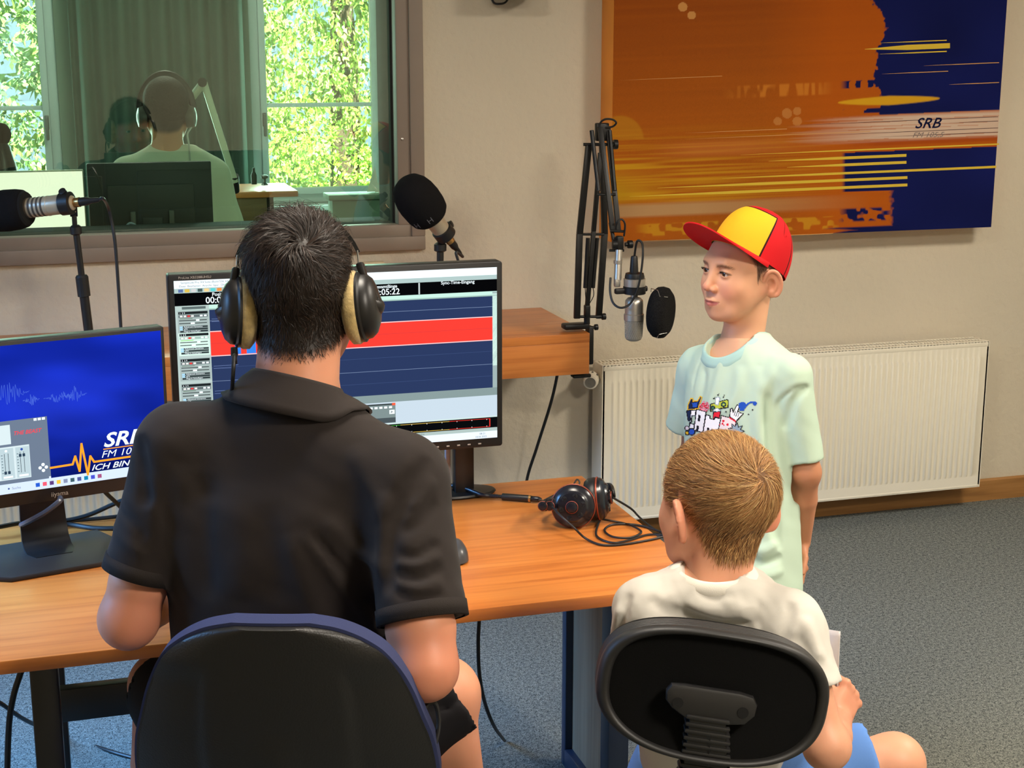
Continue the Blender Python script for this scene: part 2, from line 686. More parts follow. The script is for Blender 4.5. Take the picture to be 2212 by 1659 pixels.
# ------------------------------------------------------------------ the neighbouring room behind the glass
FY = 8.3                      # its outer wall
FX0, FX1 = -2.4, 2.6
M_far = mat('far room wall', lin(128, 150, 138), 0.9)
f2 = MB().box(((FX0 + FX1) / 2, (YW + WT + FY) / 2, -0.05), (FX1 - FX0, FY - YW - WT, 0.1)).build('floor', mat('far room floor', lin(80, 80, 76), 0.8), smooth=False)
struct(f2, 'dark floor of the neighbouring room behind the glass', 'floor')
c2 = MB().box(((FX0 + FX1) / 2, (YW + WT + FY) / 2 + 0.15, ZC + 0.06), (FX1 - FX0 + .4, FY - YW - WT + 0.3, 0.12)).build('ceiling', M_ceil, smooth=False)
struct(c2, 'ceiling of the neighbouring room behind the glass', 'ceiling')
for nm, xx, lb in (('wall_left', FX0 - 0.1, 'left wall of the neighbouring room'), ('wall_right', FX1 + 0.1, 'right wall of the neighbouring room')):
    struct(MB().box((xx, (YW + WT + FY) / 2, ZC / 2), (0.2, FY - YW - WT, ZC)).build(nm, M_far, smooth=False), lb, 'wall')
# two windows in the outer wall (x0, x1, z0, z1 of the opening)
FWIN = [(-0.95, 0.03, 0.90, 2.12), (1.03, 1.78, 0.90, 2.12)]
w = MB()
xs = [FX0, FWIN[0][0], FWIN[0][1], FWIN[1][0], FWIN[1][1], FX1]
for i in (0, 2, 4):
    w.box(((xs[i] + xs[i + 1]) / 2, FY + 0.1, ZC / 2), (xs[i + 1] - xs[i], 0.2, ZC))
for a, b, z0, z1 in FWIN:
    w.box(((a + b) / 2, FY + 0.1, z0 / 2), (b - a, 0.2, z0))
    w.box(((a + b) / 2, FY + 0.1, (z1 + ZC) / 2), (b - a, 0.2, ZC - z1))
struct(w.build('wall_back', M_far, smooth=False), 'outer wall with two windows in the neighbouring room', 'wall')
M_sash = mat('pale blue grey sash paint', lin(202, 218, 220), 0.5)
M_farglass = glass_mat('clear glass', (0.95, 0.97, 0.98, 1), 0.0)
for k, (a, b, z0, z1) in enumerate(FWIN):
    fr = MB()
    frame_ring(fr, a, b, z0, z1, 0.05, FY + 0.02, FY + 0.09)
    fo = struct(fr.build('window_%d' % (k + 3), M_sash), ('left' if k == 0 else 'right') + ' garden window with pale sash seen through the studio glass', 'window')
    sa = MB()
    frame_ring(sa, a + 0.05, b - 0.05, z0 + 0.05, z1 - 0.05, 0.035, FY + 0.0, FY + 0.05)
    so = sa.build('sash', M_sash, fo)
    zb = 1.435
    MB().box(((a + b) / 2, FY + 0.035, zb), (b - a - 0.16, 0.03, 0.022), bev=0.003).build('glazing_bar', M_sash, fo)
    MB().box(((a + b) / 2, FY + 0.045, (zb + z1) / 2), (b - a - 0.15, 0.004, z1 - zb - .07)).build('pane', M_farglass, fo, smooth=False)
    MB().box(((a + b) / 2, FY + 0.045, (zb + z0) / 2), (b - a - 0.15, 0.004, zb - z0 - .07)).build('pane', M_farglass, fo, smooth=False)
    hx = (a + 0.067) if k else (b - 0.067)
    h = MB().box((hx, FY - 0.006, 1.36), (0.022, 0.012, 0.075), bev=0.004).box((hx, FY - 0.025, 1.33), (0.016, 0.016, 0.12), bev=0.005)
    h.build('handle', mat('grey handle metal', lin(120, 125, 125), 0.4, 0.6), so)
    MB().box(((a + b) / 2, FY - 0.06, z0 - 0.015), (b - a + 0.1, 0.16, 0.03), bev=0.005).build('window_sill', M_sash, fo)


def curtain(x0, x1, y, z0, z1, waves, amp, m, label, lean=0.0):
    mb = MB()
    n = waves * 12
    rows = 10
    vs = []
    for j in range(rows + 1):
        t = j / rows
        z = z1 + (z0 - z1) * t
        for i in range(n + 1):
            s = i / n
            xx = x0 + (x1 - x0) * s + lean * t * (1 - s)
            yy = y + amp * math.sin(s * waves * 2 * math.pi + 0.6 * math.sin(7 * s) + 0.3 * t) * (0.7 + 0.3 * t)
            vs.append((xx, yy, z))
    fs = []
    for j in range(rows):
        for i in range(n):
            a = j * (n + 1) + i
            fs.append((a, a + 1, a + n + 2, a + n + 1))
    mb.add(vs, fs)
    o = mb.build('curtain', m, angle=0)
    sm = o.modifiers.new('thickness', 'SOLIDIFY')
    sm.thickness = 0.004
    return tag(o, label, 'curtain', 'heavy green curtains')


M_curt = mat('dark green curtain cloth', lin(62, 84, 74), 0.95, var=(9, 0.12, (1, 1, 0.1)))
M_curt2 = mat('very dark curtain cloth', lin(36, 44, 34), 0.95)
curtain(0.10, 0.98, FY - 0.14, 0.06, 2.5, 9, 0.03, M_curt, 'dark green curtain hanging between the two garden windows')
curtain(1.60, 1.95, FY - 0.95, 0.06, 2.5, 5, 0.03, M_curt2, 'very dark curtain hanging right of the right garden window', lean=0.10)
tr = MB().box((0.1, FY - 0.14, 2.52), (4.6, 0.03, 0.025), bev=0.003)
tag(tr.build('curtain_rail', M_sash), 'pale curtain rail above the garden windows', 'rail')

# low radiator cabinet below the garden window
cb = thing('sideboard', 'pale low cabinet with two ledges below the right garden window', 'cabinet', (1.35, FY - 0.25, 0))
MB().box((1.46, FY - 0.27, 0.36), (0.84, 0.24, 0.72), bev=0.004).build('body', mat('pale cabinet', lin(150, 170, 160), 0.6), cb)
MB().box((1.46, FY - 0.28, 0.735), (0.88, 0.30, 0.03), bev=0.006).build('top', M_sash, cb)
MB().box((1.46, FY - 0.395, 0.62), (0.88, 0.02, 0.02), bev=0.004).build('ledge', M_sash, cb)


# ceiling lamps: modelled panels, the light sits right under the diffuser
def ceiling_lamp(i, loc, watts):
    x, y, z = loc
    t = thing('ceiling_lamp', ['square white ceiling lamp on the right of the studio', 'square white ceiling lamp above the desk', 'square white ceiling lamp above the photographer', 'added fill lamp panel in the neighbouring room behind the glass'][i], 'lamp', (x, y, z), 'ceiling lamps')
    f_ = MB()
    for s in (-1, 1):
        f_.box((x + s * 0.29, y, z), (0.02, 0.6, 0.05), bev=0.003)
        f_.box((x, y + s * 0.29, z), (0.56, 0.02, 0.05), bev=0.003)
    f_.build('frame', mat('lamp frame white', lin(230, 230, 228), 0.4), t)
    MB().box((x, y, z + 0.006), (0.56, 0.56, 0.01)).build('diffuser', emit_mat('lamp diffuser', LAMP_COLOR + (1,), 6.0), t, smooth=False)
    add_light('ceiling_lamp_light', 'AREA', (x, y, z - 0.03), (0, 0, 0), watts, LAMP_COLOR, 0.5)


for i, (l, e) in enumerate(CEILING_LAMPS):
    ceiling_lamp(i, l, e)
# ================================================================== wall picture
def vnoise(x, y, seed=0):
    rs = np.random.RandomState(seed)
    T = rs.rand(64, 64)
    xi, yi = np.floor(x).astype(int), np.floor(y).astype(int)
    fx, fy = x - xi, y - yi
    fx, fy = fx * fx * (3 - 2 * fx), fy * fy * (3 - 2 * fy)
    g = lambda a, b: T[a % 64, b % 64]
    return (g(xi, yi) * (1 - fx) + g(xi + 1, yi) * fx) * (1 - fy) + (g(xi, yi + 1) * (1 - fx) + g(xi + 1, yi + 1) * fx) * fy


def grid_print(o, ux, uy, nx, ny, colfun):
    """coloured grid of quads spanning o + ux*[0,1] + uy*[0,1]"""
    o, ux, uy = [np.asarray(q, float) for q in (o, ux, uy)]
    gx, gy = np.meshgrid(np.linspace(0, 1, nx + 1), np.linspace(0, 1, ny + 1))
    V = o + gx.reshape(-1, 1) * ux + gy.reshape(-1, 1) * uy
    i, j = np.meshgrid(np.arange(nx), np.arange(ny))
    a = (j * (nx + 1) + i).ravel()
    F = np.stack([a, a + 1, a + nx + 2, a + nx + 1], 1)
    return V, F, colfun(V)


def np_mesh(name, V, F, m, parent=None, cols=None, smooth=True, angle=0):
    me = bpy.data.meshes.new(name)
    V = np.asarray(V, np.float32)
    F = np.asarray(F, np.int32)
    me.vertices.add(len(V))
    me.vertices.foreach_set('co', V.ravel())
    k = F.shape[1]
    me.loops.add(F.size)
    me.loops.foreach_set('vertex_index', F.ravel())
    me.polygons.add(len(F))
    me.polygons.foreach_set('loop_start', np.arange(0, F.size, k, dtype=np.int32))
    me.update(calc_edges=True)
    if cols is not None:
        ca = me.color_attributes.new('Col', 'FLOAT_COLOR', 'POINT')
        c4 = np.ones((len(V), 4), np.float32)
        c4[:, :3] = np.asarray(cols)[:, :3]
        ca.data.foreach_set('color', c4.ravel())
    return finish(me, name, m, parent, smooth, angle)


def to_px(V):
    d = V - CC
    z = d @ FW
    return 1106.0 + CAM_F * (d @ RT) / z, 829.5 - CAM_F * (d @ UP) / z


def npl(*c):
    return np.array(lin(*c)[:3])


PX0, PX1, PZ0, PZ1, PY = 1.797, 3.300, 1.096, 2.14, 4.785


def paint(V):
    x, y = to_px(V)
    q = y + 0.042 * (x - 1900)            # straight rows of the print
    n1 = vnoise(x / 190, q / 3.0, 1)
    n2 = vnoise(x / 260, q / 7.0, 2)
    n3 = vnoise(x / 12, y / 12, 3)
    n4 = vnoise(x / 5, y / 5, 4)
    base = npl(152, 80, 21) * (1 + .10 * (vnoise(x * .9, y * .9, 15) - .5) * 2)[:, None]

    def mix(c, w):
        nonlocal base
        w = np.clip(w, 0, 1)[:, None]
        base = base * (1 - w) + npl(*c) * w
    sm = lambda a, b, v: np.clip((v - a) / (b - a), 0, 1)
    band = lambda v, c, h, s=2.0: np.clip((h - np.abs(v - c)) / s + 0.5, 0, 1)
    mix((128, 58, 20), sm(260, -60, q) * 0.7)
    mix((176, 92, 22), sm(1560, 1330, x) * sm(200, 420, q) * 0.6 + 0.25 * n2)
    mix((176, 84, 16), sm(1650, 1800, x) * 0.6)
    mix((196, 148, 30), sm(.40, .85, n1) * sm(250, 330, q) * sm(440, 400, q) * 0.75 * sm(1850, 1500, x))
    mix((188, 142, 28), sm(1460, 1330, x) * sm(330, 385, q) * sm(428, 400, q) * 0.85)
    mix((176, 140, 96), sm(1880, 1500, x) * band(q, 434 + 6 * (n2 - .5), 14, 10) * 0.85)
    mix((186, 110, 50), band(q, 305, 16, 12) * sm(1400, 1500, x) * sm(1800, 1600, x) * 0.5)
    # faint scattered lettering-like marks
    blk = sm(.38, .55, vnoise(x / 7, q / 40, 5))
    mix((196, 120, 40), band(q, 186, 13, 4) * blk * sm(1560, 1640, x) * sm(1800, 1760, x) * 0.7)
    bl2 = sm(.48, .60, vnoise(x / 13, q / 9, 6))
    mix((196, 146, 34), band(q, 476, 13, 3) * bl2 * sm(1370, 1400, x) * sm(1820, 1790, x) * 0.6)
    for cx, cy, rr in ((1475, 15, 10), (1494, 33, 9), (1700, 245, 11), (1722, 262, 10), (1722, 240, 9), (1680, 262, 9)):
        mix((206, 150, 84), (np.hypot(x - cx, y - cy) < rr) * (0.75 if cy < 60 else 0.35))
    mix((190, 140, 34), sm(52, 48, np.hypot(x - 1340, y - 300)) * sm(301, 298, y) * 0.35)
    # navy field with a ragged edge
    edge = np.interp(y, [0, 25, 60, 110, 135, 150, 175, 200], [1884, 1898, 1914, 1896, 1892, 1896, 1888, 1900]) + 14 * (n3 - .5) + 10 * (n4 - .5)
    navy = sm(edge - 1, edge + 1, x) * (q < 247 + 4 * n2)
    navy = np.maximum(navy, (q > 327) * sm(1818, 1826, x) * (q < 412))
    navy = np.maximum(navy, (q > 405) * sm(1922, 1930, x + 8 * (n4 - .5)))
    navy = np.maximum(navy, band(q, 500, 12, 3) * sm(1800, 1830, x + 60 * (n1 - .5)))
    navy = np.maximum(navy, band(q, 180, 8, 2) * (vnoise(x / 6, q / 20, 8) > .4) * sm(1815, 1830, x) * sm(1945, 1930, x))
    navy = np.maximum(navy, band(q, 238, 5, 2) * (vnoise(x / 22, q / 30, 9) > .42) * sm(1820, 1826, x) * sm(1980, 1970, x))
    navy = np.maximum(navy, band(q, 462, 14, 4) * sm(.5, .6, vnoise(x / 9, y / 9, 10)) * sm(1810, 1830, x) * sm(1930, 1915, x))
    nb = (npl(17, 24, 82) * (0.55 + 0.5 * vnoise(x / 120, y / 90, 12))[:, None])
    base = base * (1 - navy[:, None]) + nb * navy[:, None]
    mix((30, 14, 40), navy * sm(500, 540, q) * 0.4)
    # streaks right
    mix((196, 170, 150), band(q, 278, 27, 8) * sm(1720, 1930, x + 90 * (n1 - .5)) * (0.5 + .5 * (n1 > .3)))
    mix((150, 62, 20), band(q, 310, 5, 4) * sm(1800, 1900, x) * .7)
    mix((200, 150, 30), band(q, 218, 10 * np.clip(1 - np.abs(x - 1920) / 110, 0, 1) ** .5, 3) * (np.abs(x - 1920) < 110))
    return base


pic = thing('wall_picture', 'large orange and navy abstract print with small station lettering on the wall', 'picture', (2.55, 4.84, 1.096))
V, F, C = grid_print((PX0, PY, PZ0), (PX1 - PX0, 0, 0), (0, 0, PZ1 - PZ0), 560, 380, paint)
M_print = mat('printed canvas', (1, 1, 1, 1), 0.85, vc=True, spec=.08)
np_mesh('print', V, F, M_print, pic, C, smooth=False)
MB().box(((PX0 + PX1) / 2, (PY + 4.9) / 2 + .001, (PZ0 + PZ1) / 2), (PX1 - PX0, 4.9 - PY - .002, PZ1 - PZ0), bev=0.001).build('stretcher', mat('orange canvas edge with painted light', lin(250, 160, 58), 0.6, var=(4, .08)), pic)  # side coloured brighter than the print, standing in for light falling on it
fp = Flat((0, PY, 0), (1, 0, 0), (0, 0, 1), (0, -1, 0))


def pw(x, y):
    p = on(x, y, 1, PY)
    return p[0], p[2]


def prect(x0, x1, q, h, col):
    """printed stripe between picture columns x0..x1 on row q (at column 1900)"""
    yy = lambda x: q - 0.042 * (x - 1900)
    xt = x0 + min(220, (x1 - x0) * .5)
    pts = [(x0, yy(x0) + h * .04), (xt, yy(xt) + h / 2), (x1, yy(x1) + h / 2), (x1, yy(x1) - h / 2), (xt, yy(xt) - h / 2), (x0, yy(x0) - h * .04)]
    fp.poly([pw(*p) for p in pts], col)


YEL = lin(206, 176, 60)
for x0, x1, q_, h_ in ((1868, 2052, 105, 11), (1900, 2045, 93, 2), (1900, 2045, 117, 2.5), (1995, 2158, 146, 1.5), (1905, 2048, 160, 1.5), (2050, 2158, 189, 1.5), (1340, 1560, 150, 1),
                       (1600, 2158, 322, 3), (1660, 1958, 338, 6), (1700, 1958, 353, 6), (1560, 2152, 371, 5), (1420, 1960, 386, 6), (1360, 1960, 402, 6), (1345, 1800, 500, 1.5), (1480, 1700, 270, 1.2), (1480, 1880, 283, 1.2)):
    prect(x0, x1, q_, h_, YEL if h_ > 1.6 else lin(200, 150, 90))
for q_, a_, b_ in ((263, 1700, 2156), (272, 2050, 2156), (296, 1880, 2156), (287, 1760, 2156)):
    prect(a_, b_, q_, 1.2, lin(70, 46, 50))
fp.layer()
sx, sz = pw(1975, 277)
fp.text('SRB', sx, sz, 0.036, lin(14, 18, 52), shear=0.35, bold=0.012, sx=1.22)
sx, sz = pw(1970, 297)
fp.text('FM 105,5', sx, sz, 0.018, lin(120, 108, 104), shear=0.35, sx=1.3)
fp.mb.build('printed_lettering', M_print, pic, smooth=False)


# ================================================================== radiators
def radiator(name, label, x0, x1, z0, z1, yf, depth, valve=True):
    yb = yf + depth
    t = thing(name, label, 'radiator', ((x0 + x1) / 2, (yf + yb) / 2, z0), 'panel radiators')
    pitch = 0.02285
    mb = MB()
    zb, zt = z0 + 0.045, z1 - 0.055
    n = int((x1 - x0 - 0.04) / pitch)
    xs = x0 + ((x1 - x0) - n * pitch) / 2
    prof = [(0.0, 0.0), (0.22, 0.0), (0.30, 0.6), (0.42, 1.0), (0.60, 1.0), (0.72, 0.6), (0.80, 0.0)]
    rows = [(z0, 0), (zb - .001, 0), (zb, 0.0), (zb + 0.012, 1), (zt - 0.012, 1), (zt, 0), (z1, 0)]
    cols = [(x0, 0)] + [(xs + (i + u) * pitch, h) for i in range(n) for u, h in prof] + [(x1, 0)]
    vs = []
    for z, s in rows:
        for x, h in cols:
            vs.append((x, yf - 0.0065 * h * s, z))
    k = len(cols)
    fs = [(j * k + i, j * k + i + 1, (j + 1) * k + i + 1, (j + 1) * k + i) for j in range(len(rows) - 1) for i in range(k - 1)]
    mb.add(vs, fs)
    mb.box(((x0 + x1) / 2, yf + 0.012, z1 - 0.012), (x1 - x0, 0.025, 0.026), bev=0.006)
    mb.box(((x0 + x1) / 2, yf + 0.010, z0 + 0.006), (x1 - x0, 0.022, 0.014), bev=0.005)
    mb.build('front_panel', M_white, t, angle=50)
    MB().box(((x0 + x1) / 2, yb - 0.008, (z0 + z1) / 2), (x1 - x0 - .04, 0.014, z1 - z0 - .02), bev=0.003).build('rear_panel', M_white, t)
    for s, x in ((-1, x0), (1, x1)):
        MB().box((x - s * 0.006, (yf + yb) / 2, (z0 + z1) / 2), (0.014, depth, z1 - z0), bev=0.004).build('side_cover', M_white, t)
    g = MB()
    for yy in (yf + 0.008, (yf + yb) / 2, yb - 0.006):
        g.box(((x0 + x1) / 2, yy, z1 - 0.004), (x1 - x0, 0.012, 0.008), bev=0.002)
    m_ = int((x1 - x0) / 0.0135)
    for i in range(m_):
        g.box((x0 + (i + .5) * (x1 - x0) / m_, (yf + yb) / 2, z1 - 0.004), (0.007, depth, 0.006))
    go = g.build('top_grille', M_white, t)
    fin = MB()
    for i in range(int((x1 - x0) / 0.0333)):
        fin.box((x0 + 0.03 + i * 0.0333, (yf + yb) / 2, (z0 + z1) / 2 - .02), (0.012, depth * 0.6, z1 - z0 - 0.12))
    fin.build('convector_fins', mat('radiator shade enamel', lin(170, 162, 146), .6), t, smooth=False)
    if valve:
        v = MB()
        d = np.array([-0.42, -0.9, -0.16])
        d /= np.linalg.norm(d)
        b = np.array([x0 - 0.018, yf + 0.055, z1 - 0.045])
        v.lathe([(0.012, 0), (0.019, 0.004), (0.021, 0.02), (0.026, 0.024), (0.0275, 0.05), (0.025, 0.066), (0.022, 0.068)], b, d, 24)
        vo = v.build('thermostat_head', mat('valve white', lin(222, 214, 196), .4), t)
        dots = MB()
        Mz = frame_z(d)
        for i in range(9):
            a = i * 2 * math.pi / 9
            dots.sphere(b + Mz @ np.array([0.0268 * math.cos(a), 0.0268 * math.sin(a), 0.037]), 0.0042, 8, 6)
        dots.build('grip_slot', mat('valve slot grey', lin(96, 92, 84), .6), vo)
        dial = MB()
        dial.lathe([(0.019, 0.0), (0.019, 0.001), (0.017, 0.0012), (0.017, 0.0004)], b + d * 0.068, d, 24)
        dial.prism([(-0.008, -0.006), (0.008, -0.006), (0, 0.009)], 0.0005, 0.0018, Mz @ rotm(0, 0, 90), b + d * 0.068)
        dial.build('dial_mark', mat('valve mark grey', lin(120, 116, 106), .5), vo)
        MB().cyl(b - d * 0.0, b + np.array([0.0, 0.03, 0]), 0.011).cyl(b + np.array([-0.012, 0.012, 0]), b + np.array([-0.02, 0.08, 0.0]), 0.009).build('valve_body', mat('chrome', lin(190, 186, 178), .25, .9), t)
    return t


radiator('radiator', 'long cream panel radiator on the wall behind the standing boy', 1.765, 3.312, 0.10, 0.67, 4.76, 0.10)
radiator('radiator', 'cream panel radiator under the studio window behind the left monitor', -0.95, 0.55, 0.10, 0.67, 4.76, 0.10, valve=False)

# ================================================================== long counter shelf under the window
M_wood = wood_mat('orange cherry wood', lin(172, 94, 38), lin(200, 119, 53), lin(214, 136, 66), 1.0, 0.33, coat=0.15)
ct = thing('wall_counter', 'thick orange wooden counter shelf running along the wall under the window', 'shelf', (0.6, 4.65, 0.73))
MB().box((0.25, 4.645, 0.847), (2.67, 0.50, 0.03), bev=0.002).build('top_board', M_wood, ct)
MB().box((0.25, 4.408, 0.781), (2.67, 0.025, 0.103), bev=0.002).build('front_board', M_wood, ct)
MB().box((1.572, 4.65, 0.781), (0.025, 0.48, 0.103), bev=0.002).build('end_board', M_wood, ct)
MB().box((0.25, 4.65, 0.738), (2.62, 0.44, 0.015)).build('bottom_board', M_wood, ct, smooth=False)

# black wall loudspeaker above (only its lower edge shows) and its cable
ws = thing('wall_speaker', 'small black loudspeaker on the plaster wall between window and picture', 'speaker', (1.48, 4.8, 1.89))
MB().box((1.475, 4.80, 2.02), (0.145, 0.14, 0.24), bev=0.01).build('cabinet', M_black, ws)
MB().box((1.475, 4.727, 2.02), (0.13, 0.008, 0.22), bev=0.004).build('grille', mat('speaker cloth', lin(30, 28, 32), .9), ws)
MB().box((1.475, 4.885, 2.02), (0.06, 0.03, 0.08), bev=0.004).build('bracket', M_blackmetal, ws)
MB().tube([(1.46, 4.86, 1.96), (1.455, 4.87, 1.90), (1.43, 4.875, 1.886), (1.405, 4.88, 1.90), (1.40, 4.885, 1.99), (1.40, 4.89, 2.3)], 0.0035, 8, 6).build('cable', M_darkrubber, ws)
# small beige cable box on the wall
bx = MB().box((0.99, 4.888, 1.038), (0.075, 0.022, 0.02), bev=0.004)
tag(bx.build('cable_box', mat('aged beige plastic', lin(204, 186, 150), .5)), 'small beige junction box on the wall below the studio window', 'box')
# cable hanging from the counter to the floor
cbp = [(1.555, 4.62, 0.728), (1.556, 4.62, 0.70), (1.545, 4.66, 0.58), (1.52, 4.74, 0.40), (1.50, 4.79, 0.27), (1.492, 4.80, 0.12), (1.46, 4.8, 0.006)]
tag(MB().tube(cbp, 0.0055, 8, 8).build('hanging_cable', M_darkrubber), 'thick black cable hanging from the wooden counter down the wall', 'cable')
# ================================================================== desk
DZ = 0.74
dk = thing('desk', 'orange wooden studio desk with black metal legs in front of the seated man', 'desk', (0.35, 2.88, 0))
MB().box((0.332, 2.886, DZ - 0.0125), (1.664, 0.772, 0.025), bev=0.0025).build('tabletop', M_wood, dk)
lg = MB()
lg.box((-0.078, 2.575, 0.357), (0.048, 0.05, 0.713), bev=0.004)
lg.build('leg', M_blackmetal, dk)
MB().box((-0.078, 3.16, 0.357), (0.048, 0.05, 0.713), bev=0.004).build('leg', M_blackmetal, dk)
MB().box((-0.078, 2.87, 0.69), (0.04, 0.56, 0.04), bev=0.003).build('leg_rail', M_blackmetal, dk)
MB().box((0.24, 2.93, 0.462), (0.62, 0.03, 0.07), bev=0.003).build('cross_beam', M_blackmetal, dk)
MB().box((0.58, 2.575, 0.355), (0.03, 0.03, 0.71), bev=0.003).build('leg', M_blackmetal, dk)
# right end: metal frame with a wooden infill
ef = MB()
M_navymetal = mat('blue black metal', lin(34, 48, 72), 0.4, 0.0, spec=0.6)
ef.box((1.137, 2.955, 0.357), (0.05, 0.055, 0.713), bev=0.004)
ef.box((1.137, 3.245, 0.357), (0.05, 0.03, 0.713), bev=0.004)
ef.box((1.137, 3.10, 0.025), (0.05, 0.28, 0.05), bev=0.004)
ef.box((1.137, 3.10, 0.69), (0.05, 0.28, 0.04), bev=0.004)
efo = ef.build('end_frame', M_navymetal, dk)
MB().box((1.140, 3.105, 0.36), (0.018, 0.255, 0.63)).build('infill_panel', wood_mat('pale grey oak', lin(128, 104, 82), lin(146, 122, 98), lin(160, 136, 110), 1.0, .6, axis=2), efo, smooth=False)

# ================================================================== monitors
M_bezel = mat('monitor black', lin(20, 20, 22), 0.42)
M_screen = emit_mat('lit screen', (1, 1, 1, 1), 1.25, vc=True)
M_logo = mat('silver print', lin(170, 165, 160), .4)


class Loc:
    """turned local frame standing on a base point"""

    def __init__(self, o, rz):
        self.o = np.asarray(o, float)
        self.M = rotm(0, 0, rz)

    def p(self, x, y, z):
        return self.o + self.M @ np.array([x, y, z])


# ---- right, large monitor (screen plane Y=3.08)
bm_ = thing('monitor', 'large black monitor showing the audio editing program behind the seated man', 'monitor', (0.553, 3.15, DZ), 'studio monitors')
MX0, MX1, MZ0, MZ1, MY = 0.199, 0.908, 0.884, 1.297, 3.08
fr = MB()
cw, ch = (MX0 + MX1) / 2, (MZ0 + MZ1) / 2
Mxz = np.array([[1, 0, 0], [0, 0, -1], [0, 1, 0]], float)      # local x,y -> world x,z ; local z -> -y
fr.prism(rrect(MX1 - MX0, MZ1 - MZ0, 0.006), -0.04, -0.0005, Mxz, (cw, MY, ch), bev=0.002)
fr.box((cw, MY + 0.045, ch), (0.45, 0.03, 0.26), bev=0.012)
fr.build('housing', M_bezel, bm_)
st = MB()
st.box((0.850, 3.205, 0.90), (0.045, 0.03, 0.32), bev=0.003)
st.box((0.850, 3.170, 1.03), (0.06, 0.06, 0.06), bev=0.004)
st.build('stand_column', M_bezel, bm_)
st = MB().box((0.60, 3.165, 1.03), (0.53, 0.028, 0.05), bev=0.004).build('stand_arm', M_bezel, bm_)
ba = MB()
ba.lathe([(0.0, 0.0), (0.048, 0.0), (0.050, 0.004), (0.048, 0.008), (0.03, 0.010), (0.0, 0.010)], (0.835, 3.212, DZ), (0, 0, 1), 28, cap=False, sx=1.0, sy=1.9, fr=np.array([[0, 1.0, 0], [1, 0, 0], [0, 0, 1]]))
ba.build('stand_base', M_bezel, bm_)
MB().box((0.815, 3.21, 0.86), (0.012, 0.012, 0.22), bev=0.002).build('stand_rod', mat('grey plastic', lin(150, 150, 156), .4), bm_)
ui = Flat((MX0 + 0.0125, MY - 0.0004, MZ1 - 0.0125), (1, 0, 0), (0, 0, -1), (0, -1, 0))
SWD, SHT = MX1 - MX0 - 0.025, MZ1 - MZ0 - 0.033


def U(u0, v0, u1, v1, c):
    ui.rect(u0 * SWD, v0 * SHT, u1 * SWD, v1 * SHT, c)


G1, G2, G3 = lin(196, 216, 214), lin(120, 136, 136), lin(70, 80, 82)
WHT, NAVY, RED = lin(236, 248, 252), lin(40, 54, 90), lin(240, 60, 50)
U(0, 0, 1, 1, G1)
ui.layer()
for v0, v1, c in ((0, .043, WHT), (.043, .068, lin(168, 190, 188)), (.068, .137, lin(6, 6, 8)), (.137, .165, lin(190, 226, 214)), (.165, .70, NAVY), (.70, .745, lin(128, 146, 146)), (.745, .868, lin(190, 206, 218)), (.876, .938, lin(8, 10, 12)), (.938, .958, lin(168, 186, 182)), (.958, 1.0, lin(226, 238, 250))):
    U(0, v0, 1, v1, c)
ui.layer()
U(.10, .285, .985, .42, RED)
ui.layer()
U(.10, .282, .985, .287, lin(255, 200, 200))
U(.10, .418, .985, .423, lin(255, 200, 200))
for a, b in ((.172, .19), (.207, .235), (.248, .262)):
    U(a, .288, b, .417, lin(52, 128, 226))
U(.985, .14, 1, .70, lin(150, 168, 168))
U(.985, .15, 1, .57, lin(206, 236, 224))
U(.745, .07, .75, .135, lin(180, 190, 190))
U(0, .137, .10, .745, lin(176, 194, 190))
U(.0, .158, 1, .165, lin(150, 180, 172))
ui.layer()
for v in (.225, .35, .56):
    U(.10, v, .985, v + .0022, lin(200, 56, 56) if v == .35 else lin(120, 138, 170))
for v in (.485, .63):
    U(.10, v, .985, v + .0015, lin(62, 80, 122))
# toolbar icons and title lettering
for i, c in enumerate([lin(90, 110, 160), lin(210, 180, 80), lin(200, 200, 200), lin(70, 90, 90), lin(230, 200, 140), lin(90, 200, 200), lin(220, 140, 70), lin(240, 240, 240), lin(60, 80, 120)]):
    U(.012 + i * .019, .047, .026 + i * .019, .064, c)
txt_g = lin(96, 108, 120)
ui.layer()


def T(s, u, v, h, c, **k):
    """text with its baseline at v (rows run downward, so the glyphs are flipped back)"""
    vs, fs = text_geo(s, k.get('shear', 0), k.get('bold', 0))
    kk = h / 0.69
    if k.get('center'):
        u -= max(a for a, b in vs) * kk / SWD / 2
    ui.mb.add([ui.P(u * SWD + a * kk, v * SHT - b * kk) for a, b in vs], fs, c)


T('Samplitude Pro X4 Suite (Build 536, 64 Bit) - 2025-06-18', .02, .017, .0042, txt_g)
T('Datei  Bearbeiten  Ansicht  Spur  Objekt  Automation  Bereich', .015, .036, .0042, txt_g)
T('Position', .135, .090, .0072, WHT, center=True, bold=.012)
T('00:05:22', .137, .128, .0128, WHT, center=True, bold=.012)
T('Gesamtlänge', .64, .090, .0068, WHT, center=True, bold=.012)
T('00:05:22', .64, .128, .0125, WHT, center=True, bold=.012)
T('Sync-Time-Eingang', .872, .085, .0068, WHT, center=True, bold=.012)
